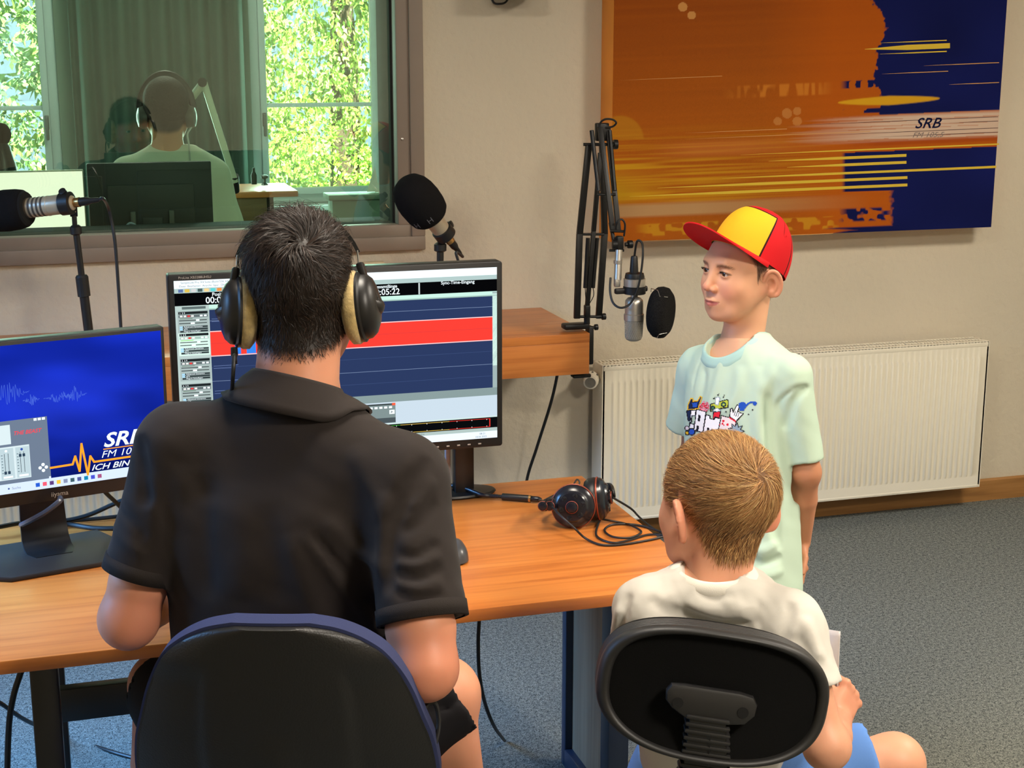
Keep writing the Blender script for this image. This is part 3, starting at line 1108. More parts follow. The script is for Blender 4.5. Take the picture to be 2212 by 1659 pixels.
# track headers
for i, v0 in enumerate((.165, .285, .425, .565)):
    hi = i == 1
    U(.006, v0, .098, v0 + .125, lin(206, 232, 222) if hi else lin(158, 174, 172))
    ui.layer()
    U(.009, v0 + .004, .095, v0 + .018, lin(30, 36, 38))
    U(.009, v0 + .021, .095, v0 + .036, lin(160, 186, 176) if hi else lin(96, 108, 110))
    U(.012, v0 + .040, .05, v0 + .043, lin(120, 210, 60) if hi else lin(84, 110, 84))
    for k in range(2):
        U(.010, v0 + .050 + k * .016, .092, v0 + .054 + k * .016, lin(28, 34, 36))
    for k in range(3):
        U(.012, v0 + .083 + k * .012, .094, v0 + .093 + k * .012, lin(52, 62, 64))
    ui.layer()
    T('%d  S 9' % (i + 1), .012, v0 + .016, .0034, WHT)
    for k, c in enumerate((lin(230, 230, 226), lin(230, 230, 226), lin(220, 60, 60), lin(230, 230, 226))):
        U(.013 + k * .011, v0 + .024, .021 + k * .011, v0 + .033, c)
    U(.072, v0 + .024, .080, v0 + .033, WHT)
    U(.084, v0 + .024, .092, v0 + .033, WHT)
    U(.060, v0 + .047, .070, v0 + .057, WHT)
    U(.044, v0 + .063, .056, v0 + .073, WHT)
    for k in range(2):
        U(.011, v0 + .083 + k * .012, .020, v0 + .093 + k * .012, lin(160, 206, 230))
    T('Advanced Dynamics', .023, v0 + .091, .0032, WHT)
    T('eFX', .023, v0 + .103, .0032, WHT)
    T('Plug-in hinzufügen', .023, v0 + .115, .0032, WHT)
    if i != 1:
        for k in range(2):
            U(.106, v0 + .05 + k * .014, .18 - k * .02, v0 + .0515 + k * .014, lin(120, 140, 190))
U(.02, .142, .09, .156, lin(90, 104, 104))
# transport panel and meter
U(.515, .752, .665, .835, lin(120, 136, 136))
U(.515, .835, .665, .865, lin(70, 80, 84))
U(.475, .752, .512, .865, lin(150, 166, 164))
U(.33, .752, .47, .865, lin(150, 166, 164))
ui.layer()
U(.515, .752, .655, .760, lin(50, 58, 60))
U(.654, .750, .665, .764, lin(236, 90, 60))
for k in range(9):
    U(.52 + k * .0155, .768, .530 + k * .0155, .780, WHT)
U(.645, .790, .662, .814, WHT)
for k in range(3):
    U(.520, .788 + k * .015, .527, .797 + k * .015, lin(40, 50, 54))
    U(.531, .790 + k * .015, .555, .795 + k * .015, WHT)
ui.line([(.6485 * SWD, .794 * SHT), (.6485 * SWD, .810 * SHT)], .001, G3)
ui.poly([(.650 * SWD, .795 * SHT), (.658 * SWD, .802 * SHT), (.650 * SWD, .809 * SHT)], G3)
for a, b, c in ((.30, .68, lin(70, 170, 60)), (.68, .84, lin(226, 190, 90)), (.84, .975, lin(240, 60, 50))):
    U(a, .882, b, .8845, c)
    U(a, .929, b, .9315, c)
U(.973, .882, .976, .9315, lin(240, 60, 50))
for k in range(14):
    U(.32 + k * .0495, .884, .3215 + k * .0495, .890, WHT)
    U(.32 + k * .0495, .924, .3215 + k * .0495, .929, WHT)
T('08:21', .94, .975, .0042, txt_g)
T('18.06.2025', .925, .993, .0042, txt_g)
T('MagPad  1/2  Bass : 16.3      16:00 Recording', .62, .951, .0036, txt_g)
ui.mb.build('screen_image', M_screen, bm_, smooth=False)
lb = Flat((MX0, MY - 0.0005, MZ1 - 0.009), (1, 0, 0), (0, 0, 1), (0, -1, 0))
lb.text('ProLite XB3288UHSU', 0.022, 0, 0.005, lin(110, 110, 112))
lb.mb.build('bezel_lettering', M_logo, bm_, smooth=False)
for k_b in range(5):
    MB().box((MX0 + .56 + k_b * .024, MY - .0006, MZ0 + .009), (.007, .0012, .003), bev=.0005).build('bezel_button', M_logo, bm_)

# ---- left monitor, turned toward the man
LM = Loc((-0.078, 3.005, 0), 14)
lm = thing('monitor', 'black monitor with blue station wallpaper on the left of the desk', 'monitor', (-0.09, 3.02, DZ), 'studio monitors')
LW, LZ0, LZ1 = 0.545, 0.862, 1.194
fr = MB()
MM = LM.M @ Mxz
cz = (LZ0 + LZ1) / 2
fr.prism(rrect(LW, LZ1 - LZ0, 0.004), -0.035, -0.0005, MM, LM.p(0, 0, cz), bev=0.0015)
fr.box(LM.p(0, 0.045, cz), (0.36, 0.035, 0.22), LM.M, bev=0.012)
fr.build('housing', M_bezel, lm)
LCX = 0.022
cl = MB()
# bent steel foot: upright with a hole, curving into a flat tongue
zb0 = DZ + 0.008
prof = [(0.075, 0.26), (0.075, 0.15), (0.072, 0.10), (0.068, 0.05), (0.06, 0.022), (0.042, 0.008), (0.02, 0.004), (-0.008, 0.004)]
hw = [0.041, 0.042, 0.044, 0.046, 0.047, 0.047, 0.047, 0.036]
hole = 0.018


def foot_strip(mb, x_of, offs):
    vs = []
    for (yy, zz), h in zip(prof, hw):
        a, b = x_of(h, zz)
        for o_ in offs:
            vs.append(LM.p(LCX + a, yy - o_[0], zb0 + zz + o_[1]))
            vs.append(LM.p(LCX + b, yy - o_[0], zb0 + zz + o_[1]))
    k = 2 * len(offs)
    fs = []
    for j in range(len(prof) - 1):
        a = j * k
        fs += [(a, a + 1, a + k + 1, a + k), (a + 3, a + 2, a + k + 2, a + k + 3), (a + 2, a, a + k, a + k + 2), (a + 1, a + 3, a + k + 3, a + k + 1)]
    fs += [(0, 2, 3, 1), (len(vs) - 4, len(vs) - 3, len(vs) - 1, len(vs) - 2)]
    mb.add(vs, fs)


foot_strip(cl, lambda h, z: (-h, h), [(0.0, 0.0), (-0.006, -0.006)])
clo = cl.build('stand_column', M_bezel, lm, angle=50)
hl = MB()
hl.lathe([(0.0, 0.0), (0.021, 0.0), (0.021, 0.0015), (0.018, 0.002), (0.018, 0.0005), (0.0, 0.0005)], LM.p(LCX + 0.004, 0.0735, zb0 + 0.135), LM.M @ np.array([0, -1, 0.03]), 24, cap=False)
hl.build('cable_ring', mat('blue grey steel', lin(120, 140, 175), .25, .7), clo)
ba = MB()
hexp = [(-0.16, -0.075), (-0.10, -0.125), (0.085, -0.125), (0.15, -0.02), (0.125, 0.085), (-0.135, 0.085)]
ba.prism(hexp, 0, 0.011, LM.M, LM.p(LCX - 0.005, 0.03, DZ), bev=0.003)
ba.build('stand_base', mat('dark textured plastic', lin(34, 32, 32), .55, bump=(600, .3, .0006)), lm)
# picture on the left screen
sw, sh = LW - 0.014, LZ1 - LZ0 - 0.036
o_ = LM.p(-LW / 2 + 0.007, -0.0004, LZ0 + 0.028)
ux, uz, un = LM.M @ np.array([1, 0, 0]), np.array([0, 0, 1.0]), LM.M @ np.array([0, -1, 0])


def wallp(V):
    d = V - o_
    u, v = d @ ux / sw, d @ uz / sh
    c = npl(18, 40, 168) * np.ones((len(u), 1))
    c = c * (1 - .85 * np.clip((.36 - v) / .36, 0, 1) * np.clip((u - .2) / .5, 0, 1))[:, None]
    n = vnoise(u * 6 + v * 3, v * 9, 21)
    c = c * (0.55 + .55 * n)[:, None] * (.75 + .35 * v)[:, None]
    g = np.exp(-((u - .55) / .3) ** 2 - ((v - .58) / .22) ** 2)[:, None]
    c = c + npl(40, 60, 200) * g * .35
    return c


V, F, C = grid_print(o_ + un * 0.0002, ux * sw, uz * sh, 64, 40, wallp)
np_mesh('screen_image', V, F, M_screen, lm, C, smooth=False)
lu = Flat(o_, ux, uz, un)
lu.layer().layer()
lu.h = 0.0005
lu.rect(0, 0, sw, 0.020, lin(206, 222, 250))
# jagged pale waveform
for cx, wd, am, sd in ((.42, .075, .05, 1), (.60, .055, .03, 2), (.66, .045, .04, 3), (.50, .03, .025, 5)):
    rs = np.random.RandomState(sd)
    xs = np.linspace(cx - wd, cx + wd, 60)
    ys = .62 + (.06 if sd == 1 else 0.0) + am * 1.6 * (rs.rand(60) - .5) * np.exp(-((xs - cx) / wd / .6) ** 2) * 2
    lu.line([(a * sw, b * sh) for a, b in zip(xs, ys)], 0.0007, lin(70, 100, 206))
lu.layer()
# mixer window, lower left
mx0, my0, mx1, my1 = 0.10, 0.020, 0.293, 0.147
lu.rect(mx0, my0, mx1, my1, lin(104, 118, 138))
lu.layer()
lu.rect(mx0, my0 + .008, mx1 - .038, my0 + .075, lin(206, 222, 226))
lu.rect(mx0, my0 + .080, mx1 - .072, my1 - .008, lin(206, 222, 226))
lu.rect(mx1 - .004, my0, mx1, my0 + .004, lin(210, 220, 230))
lu.layer()
for i in range(3):
    x = mx1 - .125 + i * .030
    lu.rect(x, my0 + .010, x + .026, my0 + .072, lin(180, 200, 206))
lu.layer()
for i in range(3):
    x = mx1 - .125 + i * .030
    for k in range(2):
        lu.rect(x + .008 + k * .007, my0 + .020, x + .009 + k * .007, my0 + .062, lin(60, 74, 84))
        lu.rect(x + .006 + k * .007, my0 + (.052 if i == 2 else .02), x + .011 + k * .007, my0 + (.058 if i == 2 else .026), lin(40, 60, 80))
    for k in range(7):
        lu.rect(x + .002, my0 + .022 + k * .006, x + .005, my0 + .0235 + k * .006, lin(90, 110, 120))
    lu.rect(x + .004, my0 + .012, x + .022, my0 + .016, WHT)
    lu.disc(x + .012, my0 + .067, .0026, lin(50, 80, 160) if i == 2 else WHT)
lu.layer()
lu.text('THE BEAST', mx1 - .067, my1 - .030, .0075, lin(226, 70, 80), shear=.3, bold=.02)
for k in range(3):
    lu.rect(mx1 - .026 + k * .008, my1 - .006, mx1 - .020 + k * .008, my1 - .001, WHT)
for dx, dy in ((0, .006), (0, -.006), (.006, 0), (-.006, 0)):
    lu.disc(mx1 - .014 + dx, my0 + .024 + dy, .0034, WHT)
# heartbeat line and station lettering
ORG = lin(255, 160, 40)
ex = mx1
lu.line([(ex, .041), (ex + .044, .042), (ex + .050, .058), (ex + .057, .026), (ex + .064, .082), (ex + .073, .016), (ex + .080, .054), (ex + .087, .041), (sw - .0, .042)], .0042, ORG)
lu.layer()
lu.text('SRB', ex + .107, .069, .028, WHT, shear=.3, bold=.022, sx=1.2)
lu.rect(ex + .107, .0635, sw - .01, .0655, ORG)
lu.text('FM 105,5', ex + .101, .047, .014, WHT, shear=.3, bold=-.004, sx=1.2)
lu.text('ICH BIN', ex + .080, .0235, .0115, WHT, shear=.35, bold=.012, sx=1.3)
for k in range(10):
    c = [lin(40, 90, 200), lin(230, 90, 110), lin(90, 60, 120), lin(240, 190, 60), lin(130, 140, 170), lin(60, 90, 100), lin(80, 90, 150), lin(20, 130, 170), lin(70, 80, 200), lin(160, 80, 120)][k]
    lu.rect(.262 + k * .0137, .006, .270 + k * .0137, .014, c)
lu.text('Suche', .216, .008, .005, lin(120, 130, 150))
lu.disc(.210, .0105, .002, lin(90, 110, 160))
lu.mb.build('screen_icons', M_screen, lm, smooth=False)
ll = Flat(LM.p(0.025, -0.0006, LZ0 + 0.009), ux, uz, un)
ll.text('iiyama', 0, 0, 0.0095, lin(190, 186, 182), bold=.004)
ll.mb.build('bezel_lettering', M_logo, lm, smooth=False)
ll = Flat(LM.p(0.18, -0.0006, LZ0 + 0.011), ux, uz, un)
ll.text('PROLITE', 0, 0, 0.0035, lin(140, 136, 132))
ll.mb.build('bezel_mark', M_logo, lm, smooth=False)
# ================================================================== microphones on table stands on the counter
M_foam = mat('black foam', lin(24, 23, 24), 1.0, bump=(900, .7, .0012), spec=.1)
M_champ = mat('champagne metal', lin(186, 172, 148), .38, .35)
M_gold = mat('gold metal', lin(196, 150, 92), .3, .9)
M_silver = mat('satin silver', lin(196, 190, 180), .36, .8)


def foam_profile(L, r, fl=0.75):
    """foam windshield: rounded front, widest near the middle, squarish rear"""
    return [(r * k, L * h) for k, h in ((0.55, 0), (0.80, .015), (.90, .06), (.97, .20), (1.0, .42), (.97, .60), (.88, .76), (.70, .90), (.45, .975), (.18, .998), (0.0, 1.0))]


def studio_mic(label, tip, tail, stand_xy, foam_L, foam_r, zfoot, lettering=None):
    """large condenser with a foam cover; tip/tail are the ends of the microphone axis"""
    tip, tail = np.array(tip), np.array(tail)
    d = tip - tail
    L = np.linalg.norm(d)
    d /= L
    t = thing('microphone', label, 'microphone', tuple(tail), 'foam covered microphones')
    body = MB()
    rb = 0.0285
    q = 1.32
    body.lathe([(0.008, -0.005), (0.020, 0.0), (0.024, 0.010), (rb, 0.045), (rb, 0.072), (rb * 1.03, 0.073), (rb * 1.03, 0.077), (rb, 0.078), (rb, L - foam_L * .7)], tail, d, 28)
    bo = body.build('body', M_champ, t)
    sl = MB()
    for i in range(6):
        sl.lathe([(rb * 1.005, 0), (rb * 1.012, .0016), (rb * 1.012, .0050), (rb * 1.005, .0066)], tail + d * (0.084 + i * 0.0128), d, 28, cap=False)
    sl.build('body_groove', mat('dark groove', lin(70, 62, 52), .6), bo)
    fm = MB()
    fm.lathe(foam_profile(foam_L, foam_r), tip - d * foam_L, d, 36)
    fo = fm.build('foam_windshield', M_foam, t, angle=0)
    ca = MB().lathe([(0.0, 0.0005), (foam_r * .78, 0.0005), (foam_r * .84, .006)], tip - d * (foam_L + .002), d, 28, cap=False)
    ca.build('foam_rim', mat('dark foam opening', lin(12, 12, 13), 1.0), fo)
    if lettering:
        n = np.array(lettering[1])
        n = n - d * (n @ d)
        n /= np.linalg.norm(n)
        w = np.cross(n, d)
        for k, ang in enumerate((-20, 20)):
            nn = n * math.cos(R(ang)) + w * math.sin(R(ang))
            ww = np.cross(nn, d)
            c0 = tip - d * foam_L * .80 + nn * (foam_r * 0.985)
            fl_ = Flat(c0, -ww, d, nn)
            fl_.h = 0.001
            fl_.text('H', -0.012, -0.008, 0.018, lin(96, 94, 98))
            fl_.mb.build('printed_letter', mat('grey print', (1, 1, 1, 1), .7, vc=True), fo, smooth=False)
    # clip, plug, cable
    cp = MB()
    cp.lathe([(rb * .80, 0), (rb * 1.15, .002), (rb * 1.15, .032), (rb, .034)], tail + d * 0.003, d, 24)
    kn = np.cross(d, (0, 0, 1.0))
    up = np.cross(kn, d)
    up /= np.linalg.norm(up)
    if up[2] < 0:
        up = -up
    kn /= np.linalg.norm(kn)
    cp.lathe([(.009, 0), (.011, .001), (.011, .014), (.008, .015)], tail + d * .022 + up * .028, up * .5 - kn * .6, 12)
    cp.build('clip_ring', M_black, t)
    MB().lathe([(0.014, 0), (0.014, .015), (.0125, .018), (.0125, .023)], tail - d * .021, d, 20).build('plug_collar', M_gold, t)
    pg = MB().lathe([(.0055, -.062), (.0072, -.056), (.0082, -.036), (.0122, -.024), (.0126, .0)], tail - d * .019, d, 18)
    pg.build('plug', M_black, t)
    return t, tail - d * .081, d


def mic_stand(label, top, zfoot, lower, r=0.0095):
    x, y, z = top
    t = thing('microphone_stand', label, 'microphone stand', (lower[0], lower[1], zfoot), 'table microphone stands')
    b = np.array([lower[0], lower[1], zfoot])
    T_ = np.array(top)
    dd = (T_ - b) / np.linalg.norm(T_ - b)
    L = np.linalg.norm(T_ - b)
    MB().lathe([(0.0, 0), (.075, 0), (.078, .006), (.06, .014), (.022, .02), (.018, .03), (0, .03)], b, (0, 0, 1), 28, cap=False).build('base', M_blackmetal, t)
    MB().cyl(b + dd * .015, b + dd * (L * .52), r * 1.2, n=18).build('lower_tube', M_blackmetal, t)
    MB().cyl(b + dd * (L * .50), T_, r * .82, n=18).build('upper_tube', M_blackmetal, t)
    co = MB().lathe([(r * 1.1, 0), (r * 1.62, .002), (r * 1.62, .058), (r * 1.25, .064)], b + dd * (L * .48), dd, 14)
    co.build('clutch', M_black, t, angle=25)
    sv = MB()
    sv.lathe([(r * 1.1, 0), (r * 1.45, .003), (r * 1.45, .022), (r * .9, .028)], T_ - dd * .012, dd, 16)
    sv.box(T_ + dd * .036, (.014, .020, .06), bev=.004)
    sv.lathe([(.014, 0), (.016, .001), (.016, .020), (.014, .021)], T_ + dd * .056 - np.array([.010, 0, 0]) + np.array([0, .0, 0]), (1, 0, 0), 18)
    so = sv.build('swivel', M_black, t)
    MB().lathe([(.0065, 0), (.0065, .004), (.003, .006)], T_ + dd * .056 + np.array([0.0, -.014, 0]), (0, -1, 0), 6).build('swivel_bolt', mat('bright nickel', lin(225, 220, 205), .2, .9), so)
    return t


CT = 0.862
YM = 4.47
# left one, pointing left
tipL, tailL = on(-44, 462, 1, YM + .10), on(158, 438, 1, YM - .03)
tm, plug, dd = studio_mic('beige studio microphone lying level in black foam at the far left', tipL, tailL, None, 0.150, 0.060, CT)
stp = on(164, 498, 1, YM)
mic_stand('black table microphone stand holding the beige microphone at the far left', stp, CT, (stp[0] + .022, YM), r=0.0115)
tag(MB().tube([plug, plug - dd * .012 + np.array([0, 0, .001]), on(236, 455, 1, YM), on(248, 520, 1, YM), on(255, 610, 1, YM), on(261, 705, 1, YM), on(263, 735, 1, YM), (on(270, 760, 1, YM)[0], YM + .05, CT + .004), (on(300, 760, 1, YM)[0], YM + .2, CT + .004)], 0.0048, 8, 8).build('microphone_cable', mat('grey black cable', lin(40, 42, 46), .3)), 'thin dark cable drooping from the microphone at the far left', 'cable')
# middle one, tilted, with two letters on its foam
tipM, tailM = on(872, 392, 1, YM - .08), on(966, 512, 1, YM)
tm, plug, dd = studio_mic('small microphone in rounded black foam beside the window corner', tipM, tailM, None, 0.155, 0.068, CT, lettering=('HH', (-.35, -.85, -.45)))
stp = on(951, 535, 1, YM + .01)
mic_stand('black table microphone stand behind the large monitor', stp, CT, (stp[0] - .004, YM + .01), r=0.0135)
tag(MB().tube([plug, plug - dd * .012, on(985, 545, 1, YM), on(992, 575, 1, YM), on(996, 640, 1, YM), on(998, 700, 1, YM), (on(1000, 740, 1, YM)[0], YM + .05, CT + .004), (on(1010, 740, 1, YM)[0], YM + .2, CT + .004)], 0.0046, 8, 8).build('microphone_cable', mat('grey black cable', lin(40, 42, 46), .3)), 'short dark cable below the foam microphone behind the large monitor', 'cable')

# ================================================================== boom arm with condenser microphone at the end of the counter
M_arm = mat('boom arm black', lin(17, 16, 16), .42, 0.0, spec=.4)
ba = thing('boom_arm', 'black jointed microphone boom arm clamped to the counter end', 'boom arm', (1.585, 4.45, 0.863))


def bar(mb, a, b, w=.009, h=.012, side=(1, 0, 0)):
    a, b = np.asarray(a, float), np.asarray(b, float)
    d = b - a
    L = np.linalg.norm(d)
    d /= L
    s = np.asarray(side, float)
    s = s - d * (s @ d)
    s /= np.linalg.norm(s)
    M = np.stack([s, np.cross(d, s), d], 1)
    mb.box((a + b) / 2, (w, h, L), M, bev=.0015)


B = lambda x, y, Y: on(x, y, 1, Y)
cl = MB()
cl.box(on(1243, 704, 1, 4.44), (0.085, 0.045, 0.018), bev=.006)
cl.box((1.594 + .006, 4.44, 0.815), (0.018, 0.04, 0.125), bev=.005)
cl.box((1.572, 4.44, 0.716), (0.06, 0.036, 0.012), bev=.004)
clo = cl.build('clamp', M_arm, ba)
kb = lambda mb, p, d, r=.011, L=.014: mb.lathe([(r * .5, -L * .6), (r * .5, 0), (r, .001), (r * 1.02, L * .5), (r, L), (r * .7, L + .001)], p, d, 14)
kn = MB()
kb(kn, on(1284, 707, 1, 4.43), (1, 0, 0), .0095, .011)
kn.build('clamp_knob', M_arm, clo)
p = MB()
p.cyl(on(1268, 700, 1, 4.44), on(1268, 682, 1, 4.44), .010)
p.cyl(on(1240, 684, 1, 4.44), on(1297, 684, 1, 4.44), .0045)
p.box(on(1268, 672, 1, 4.44), (.018, .022, .04), bev=.004)
p.build('pivot', M_arm, ba)
kn = MB()
kb(kn, on(1300, 684, 1, 4.44), (1, 0, 0), .0105, .012)
kn.build('pivot_knob', M_arm, ba)
# lower arm: two pairs of bars fanning up
top_l, top_r = on(1270, 312, 1, 4.42), on(1298, 312, 1, 4.42)
for bx0, bx1, mx, yy in ((1246, 1272, 1252, 4.42), (1293, 1301, 1306, 4.46)):
    b_ = MB()
    bar(b_, B(bx0, 688, yy), B(mx, 505, yy), .0195, .013)
    bar(b_, B(mx, 506, yy), B(bx1, 312, yy), .0195, .013)
    b_.build('lower_arm_bar', M_arm, ba)
b_ = MB()
bar(b_, B(1268, 668, 4.44), B(1282, 500, 4.44), .014, .012)
bar(b_, B(1282, 500, 4.44), B(1297, 330, 4.44), .014, .012)
b_.build('lower_arm_bar', M_arm, ba)
for x0, x1 in ((1264, 1270), (1281, 1290)):
    s_ = MB().cyl(B(x0, 622, 4.44), B(x1, 514, 4.44), .0065, n=10)
    s_.tube([B(x0 + 6 * math.sin(0) + 0, 622, 4.44), B(x0 + 1, 640, 4.44), B(1268, 664, 4.44)], .0014, 6, 4)
    s_.build('spring', M_arm, ba)
MB().cyl(B(1248, 506, 4.43), B(1304, 506, 4.45), .0042).build('cross_pin', M_arm, ba)
# elbow at the top
e_ = MB()
e_.cyl(B(1260, 312, 4.42), B(1326, 312, 4.40), .005)
e_.box(B(1300, 285, 4.41), (.042, .022, .055), bev=.004)
e_.build('elbow', M_arm, ba)
kn = MB()
kb(kn, B(1325, 312, 4.40), (1, -.1, 0), .015, .013)
kn.build('elbow_knob', M_arm, ba)
# upper arm leaning down toward the room
for xa, xb, yo in ((1296, 1324, -.008), (1313, 1336, .008)):
    b_ = MB()
    bar(b_, B(xa, 275, 4.40 + yo), B(xb, 500, 4.30 + yo), .015, .012)
    b_.build('upper_arm_bar', M_arm, ba)
b_ = MB()
bar(b_, B(1318, 480, 4.31), B(1328, 530, 4.29), .009, .012)
b_.build('upper_arm_bar', M_arm, ba)
for xa, xb in ((1278, 1293), (1317, 1328)):
    s_ = MB().cyl(B(xa, 282, 4.40), B(xb, 412, 4.34), .0065, n=10)
    s_.build('spring', M_arm, ba)
MB().cyl(B(1290, 420, 4.34), B(1330, 420, 4.33), .004).build('cross_pin', M_arm, ba)
h_ = MB()
h_.box(B(1338, 527, 4.28), (.022, .024, .050), bev=.005)
h_.cyl(B(1318, 499, 4.29), B(1350, 500, 4.28), .004)
h_.cyl(B(1316, 541, 4.29), B(1348, 541, 4.28), .004)
h_.lathe([(.013, -.008), (.015, -.007), (.015, .007), (.013, .008)], B(1328, 528, 4.275), (1, -.2, 0), 18)
h_.build('head_joint', M_arm, ba)
kn = MB()
kb(kn, B(1356, 528, 4.28), (1, 0, 0), .0125, .014)
kn.build('head_knob', M_arm, ba)
# cable loop over the elbow and down to the microphone
lp = MB()
lp.tube([B(1297, 290, 4.39), B(1296, 268, 4.39), B(1306, 258, 4.38), B(1322, 258, 4.38), B(1331, 265, 4.38), B(1324, 273, 4.39), B(1308, 276, 4.40)], .0032, 8, 6)
lp.build('arm_cable', M_darkrubber, ba)
lp = MB()
lp.tube([B(1330, 495, 4.28), B(1333, 480, 4.27), B(1343, 474, 4.27), B(1350, 485, 4.27), B(1348, 510, 4.28)], .0030, 8, 6)
lp.build('arm_cable', M_darkrubber, ba)

cm = thing('condenser_microphone', 'silver condenser microphone hanging upside down from the boom arm', 'microphone', tuple(B(1368, 720, 4.24)))
sw_ = MB()
sw_.cyl(B(1337, 540, 4.275), B(1334, 605, 4.26), .0115, n=20)
sw_.lathe([(.0125, 0), (.0135, .001), (.0135, .010), (.0125, .011)], B(1335, 562, 4.268), (0, 0, -1), 20)
sw_.build('shock_mount_stem', M_silver, cm)
MB().box(B(1333, 610, 4.26), (.02, .018, .03), bev=.006).build('mount_hinge', M_silver, cm)
mt = MB()
D_ = (0.0, 0, -1.0)
c = B(1371, 592, 4.245)
mt.lathe([(.014, -.004), (.022, -.002), (.024, .006), (.024, .010)], c, D_, 28)
mt.lathe([(.0262, .030), (.0275, .031), (.0275, .047), (.0262, .048)], c, D_, 28)
mt.box(c + np.array([-.036, 0, -.040]), (.03, .014, .014), bev=.004)
mt.box(c + np.array([.026, 0, -.036]), (.012, .02, .014), bev=.004)
mt.build('mount_ring', M_black, cm)
MB().lathe([(.024, .010), (.0265, .011), (.0265, .029), (.024, .030)], c, D_, 28).build('mount_band', M_silver, cm)
bo = MB()
bo.lathe([(.009, .046), (.009, .056), (.016, .058), (.0215, .064), (.0225, .072), (.0225, .096), (.0245, .098), (.0245, .112), (.0225, .113)], c, D_, 32)
bo.build('body', M_silver, cm)
gr = MB()
gr.lathe([(.0228, .113), (.0222, .125), (.0205, .155), (.0185, .160), (.012, .164), (0, .165)], c, D_, 32, cap=False)
m_mesh = mat('microphone mesh', lin(178, 170, 158), .4, .7)
go = gr.build('grille', m_mesh, cm, angle=0)
wv = MB()
for i in range(26):
    for sgn in (-1, 1):
        pts = []
        for k in range(9):
            h = .114 + .043 * k / 8
            r = np.interp(h, [.113, .125, .155, .160], [.0232, .0226, .0209, .019])
            a = 2 * math.pi * i / 26 + sgn * .9 * k / 8
            pts.append(c + np.array([r * math.cos(a), r * math.sin(a), -h]))
        wv.tube(pts, .00055, 3)
wv.build('grille_wire', mat('mesh wire', lin(206, 200, 190), .3, .8), go)
pl = MB().lathe([(.007, -.044), (.0085, -.040), (.0105, -.012), (.0105, -.002)], c + np.array([-.002, 0, .0]), D_, 18)
pl.build('plug', M_black, cm)
for o_ in list(cm.children):
    if o_.name.split('.')[0] not in ('shock_mount_stem', 'mount_hinge'):
        for oo in [o_] + list(o_.children):
            oo.data.transform(Matrix.Translation(Vector(c)) @ Matrix.Scale(1.27, 4) @ Matrix.Translation(-Vector(c)))
cb = MB().tube([c + np.array([-.002, 0, .053]), B(1376, 522, 4.23), B(1386, 524, 4.22), B(1389, 545, 4.205), B(1386, 580, 4.20), B(1378, 622, 4.20), B(1362, 655, 4.205), B(1342, 665, 4.21), B(1325, 655, 4.23), B(1318, 630, 4.25), B(1319, 600, 4.27)], .0036, 8, 8)
cb.build('cable', M_darkrubber, cm)
# foam pop shield with its bent wire clips
ps = thing('pop_shield', 'round black foam pop shield in front of the silver microphone', 'pop shield', tuple(B(1428, 735, 4.2)))
pc_ = B(1428, 675, 4.20)
pr = MB()
ax = np.array([.74, -.64, -.03])
ax /= np.linalg.norm(ax)
pr.lathe([(.0, -.029), (.052, -.029), (.066, -.026), (.0775, -.014), (.080, 0), (.0775, .014), (.064, .026), (.050, .0285), (0, .0285)], pc_, ax, 40, cap=False)
pso = pr.build('foam_disc', mat('coarse open cell foam', lin(30, 29, 29), 1.0, bump=(420, 1.0, .004), var=(300, .6), spec=.1), ps, angle=0)
zup = np.array([0, 0, 1.0])
tt = np.cross(zup, ax)
for s in (1, -1):
    wr = MB().tube([pc_ - ax * .034 + zup * s * .060, pc_ - ax * .0335 + zup * s * .071 - tt * .0, pc_ + ax * .0 + zup * s * .0735 - tt * .035, pc_ + ax * .012 + zup * s * .058 - tt * .052, pc_ + ax * .030 + zup * s * .055 - tt * .030], .0013, 6)
    wr.build('wire_clip', mat('bright wire', lin(220, 220, 215), .2, .9), ps)

# ================================================================== headphones lying on the desk
M_earpad = mat('black leatherette', lin(26, 24, 25), .42, bump=(120, .35, .002))
M_cup = mat('dark glossy plastic', lin(24, 25, 32), .25)
M_ring = mat('copper red ring', lin(146, 62, 40), .4, .3)
hp = thing('headphones', 'black headphones with copper rings lying on the desk', 'headphones', (1.01, 2.93, DZ))


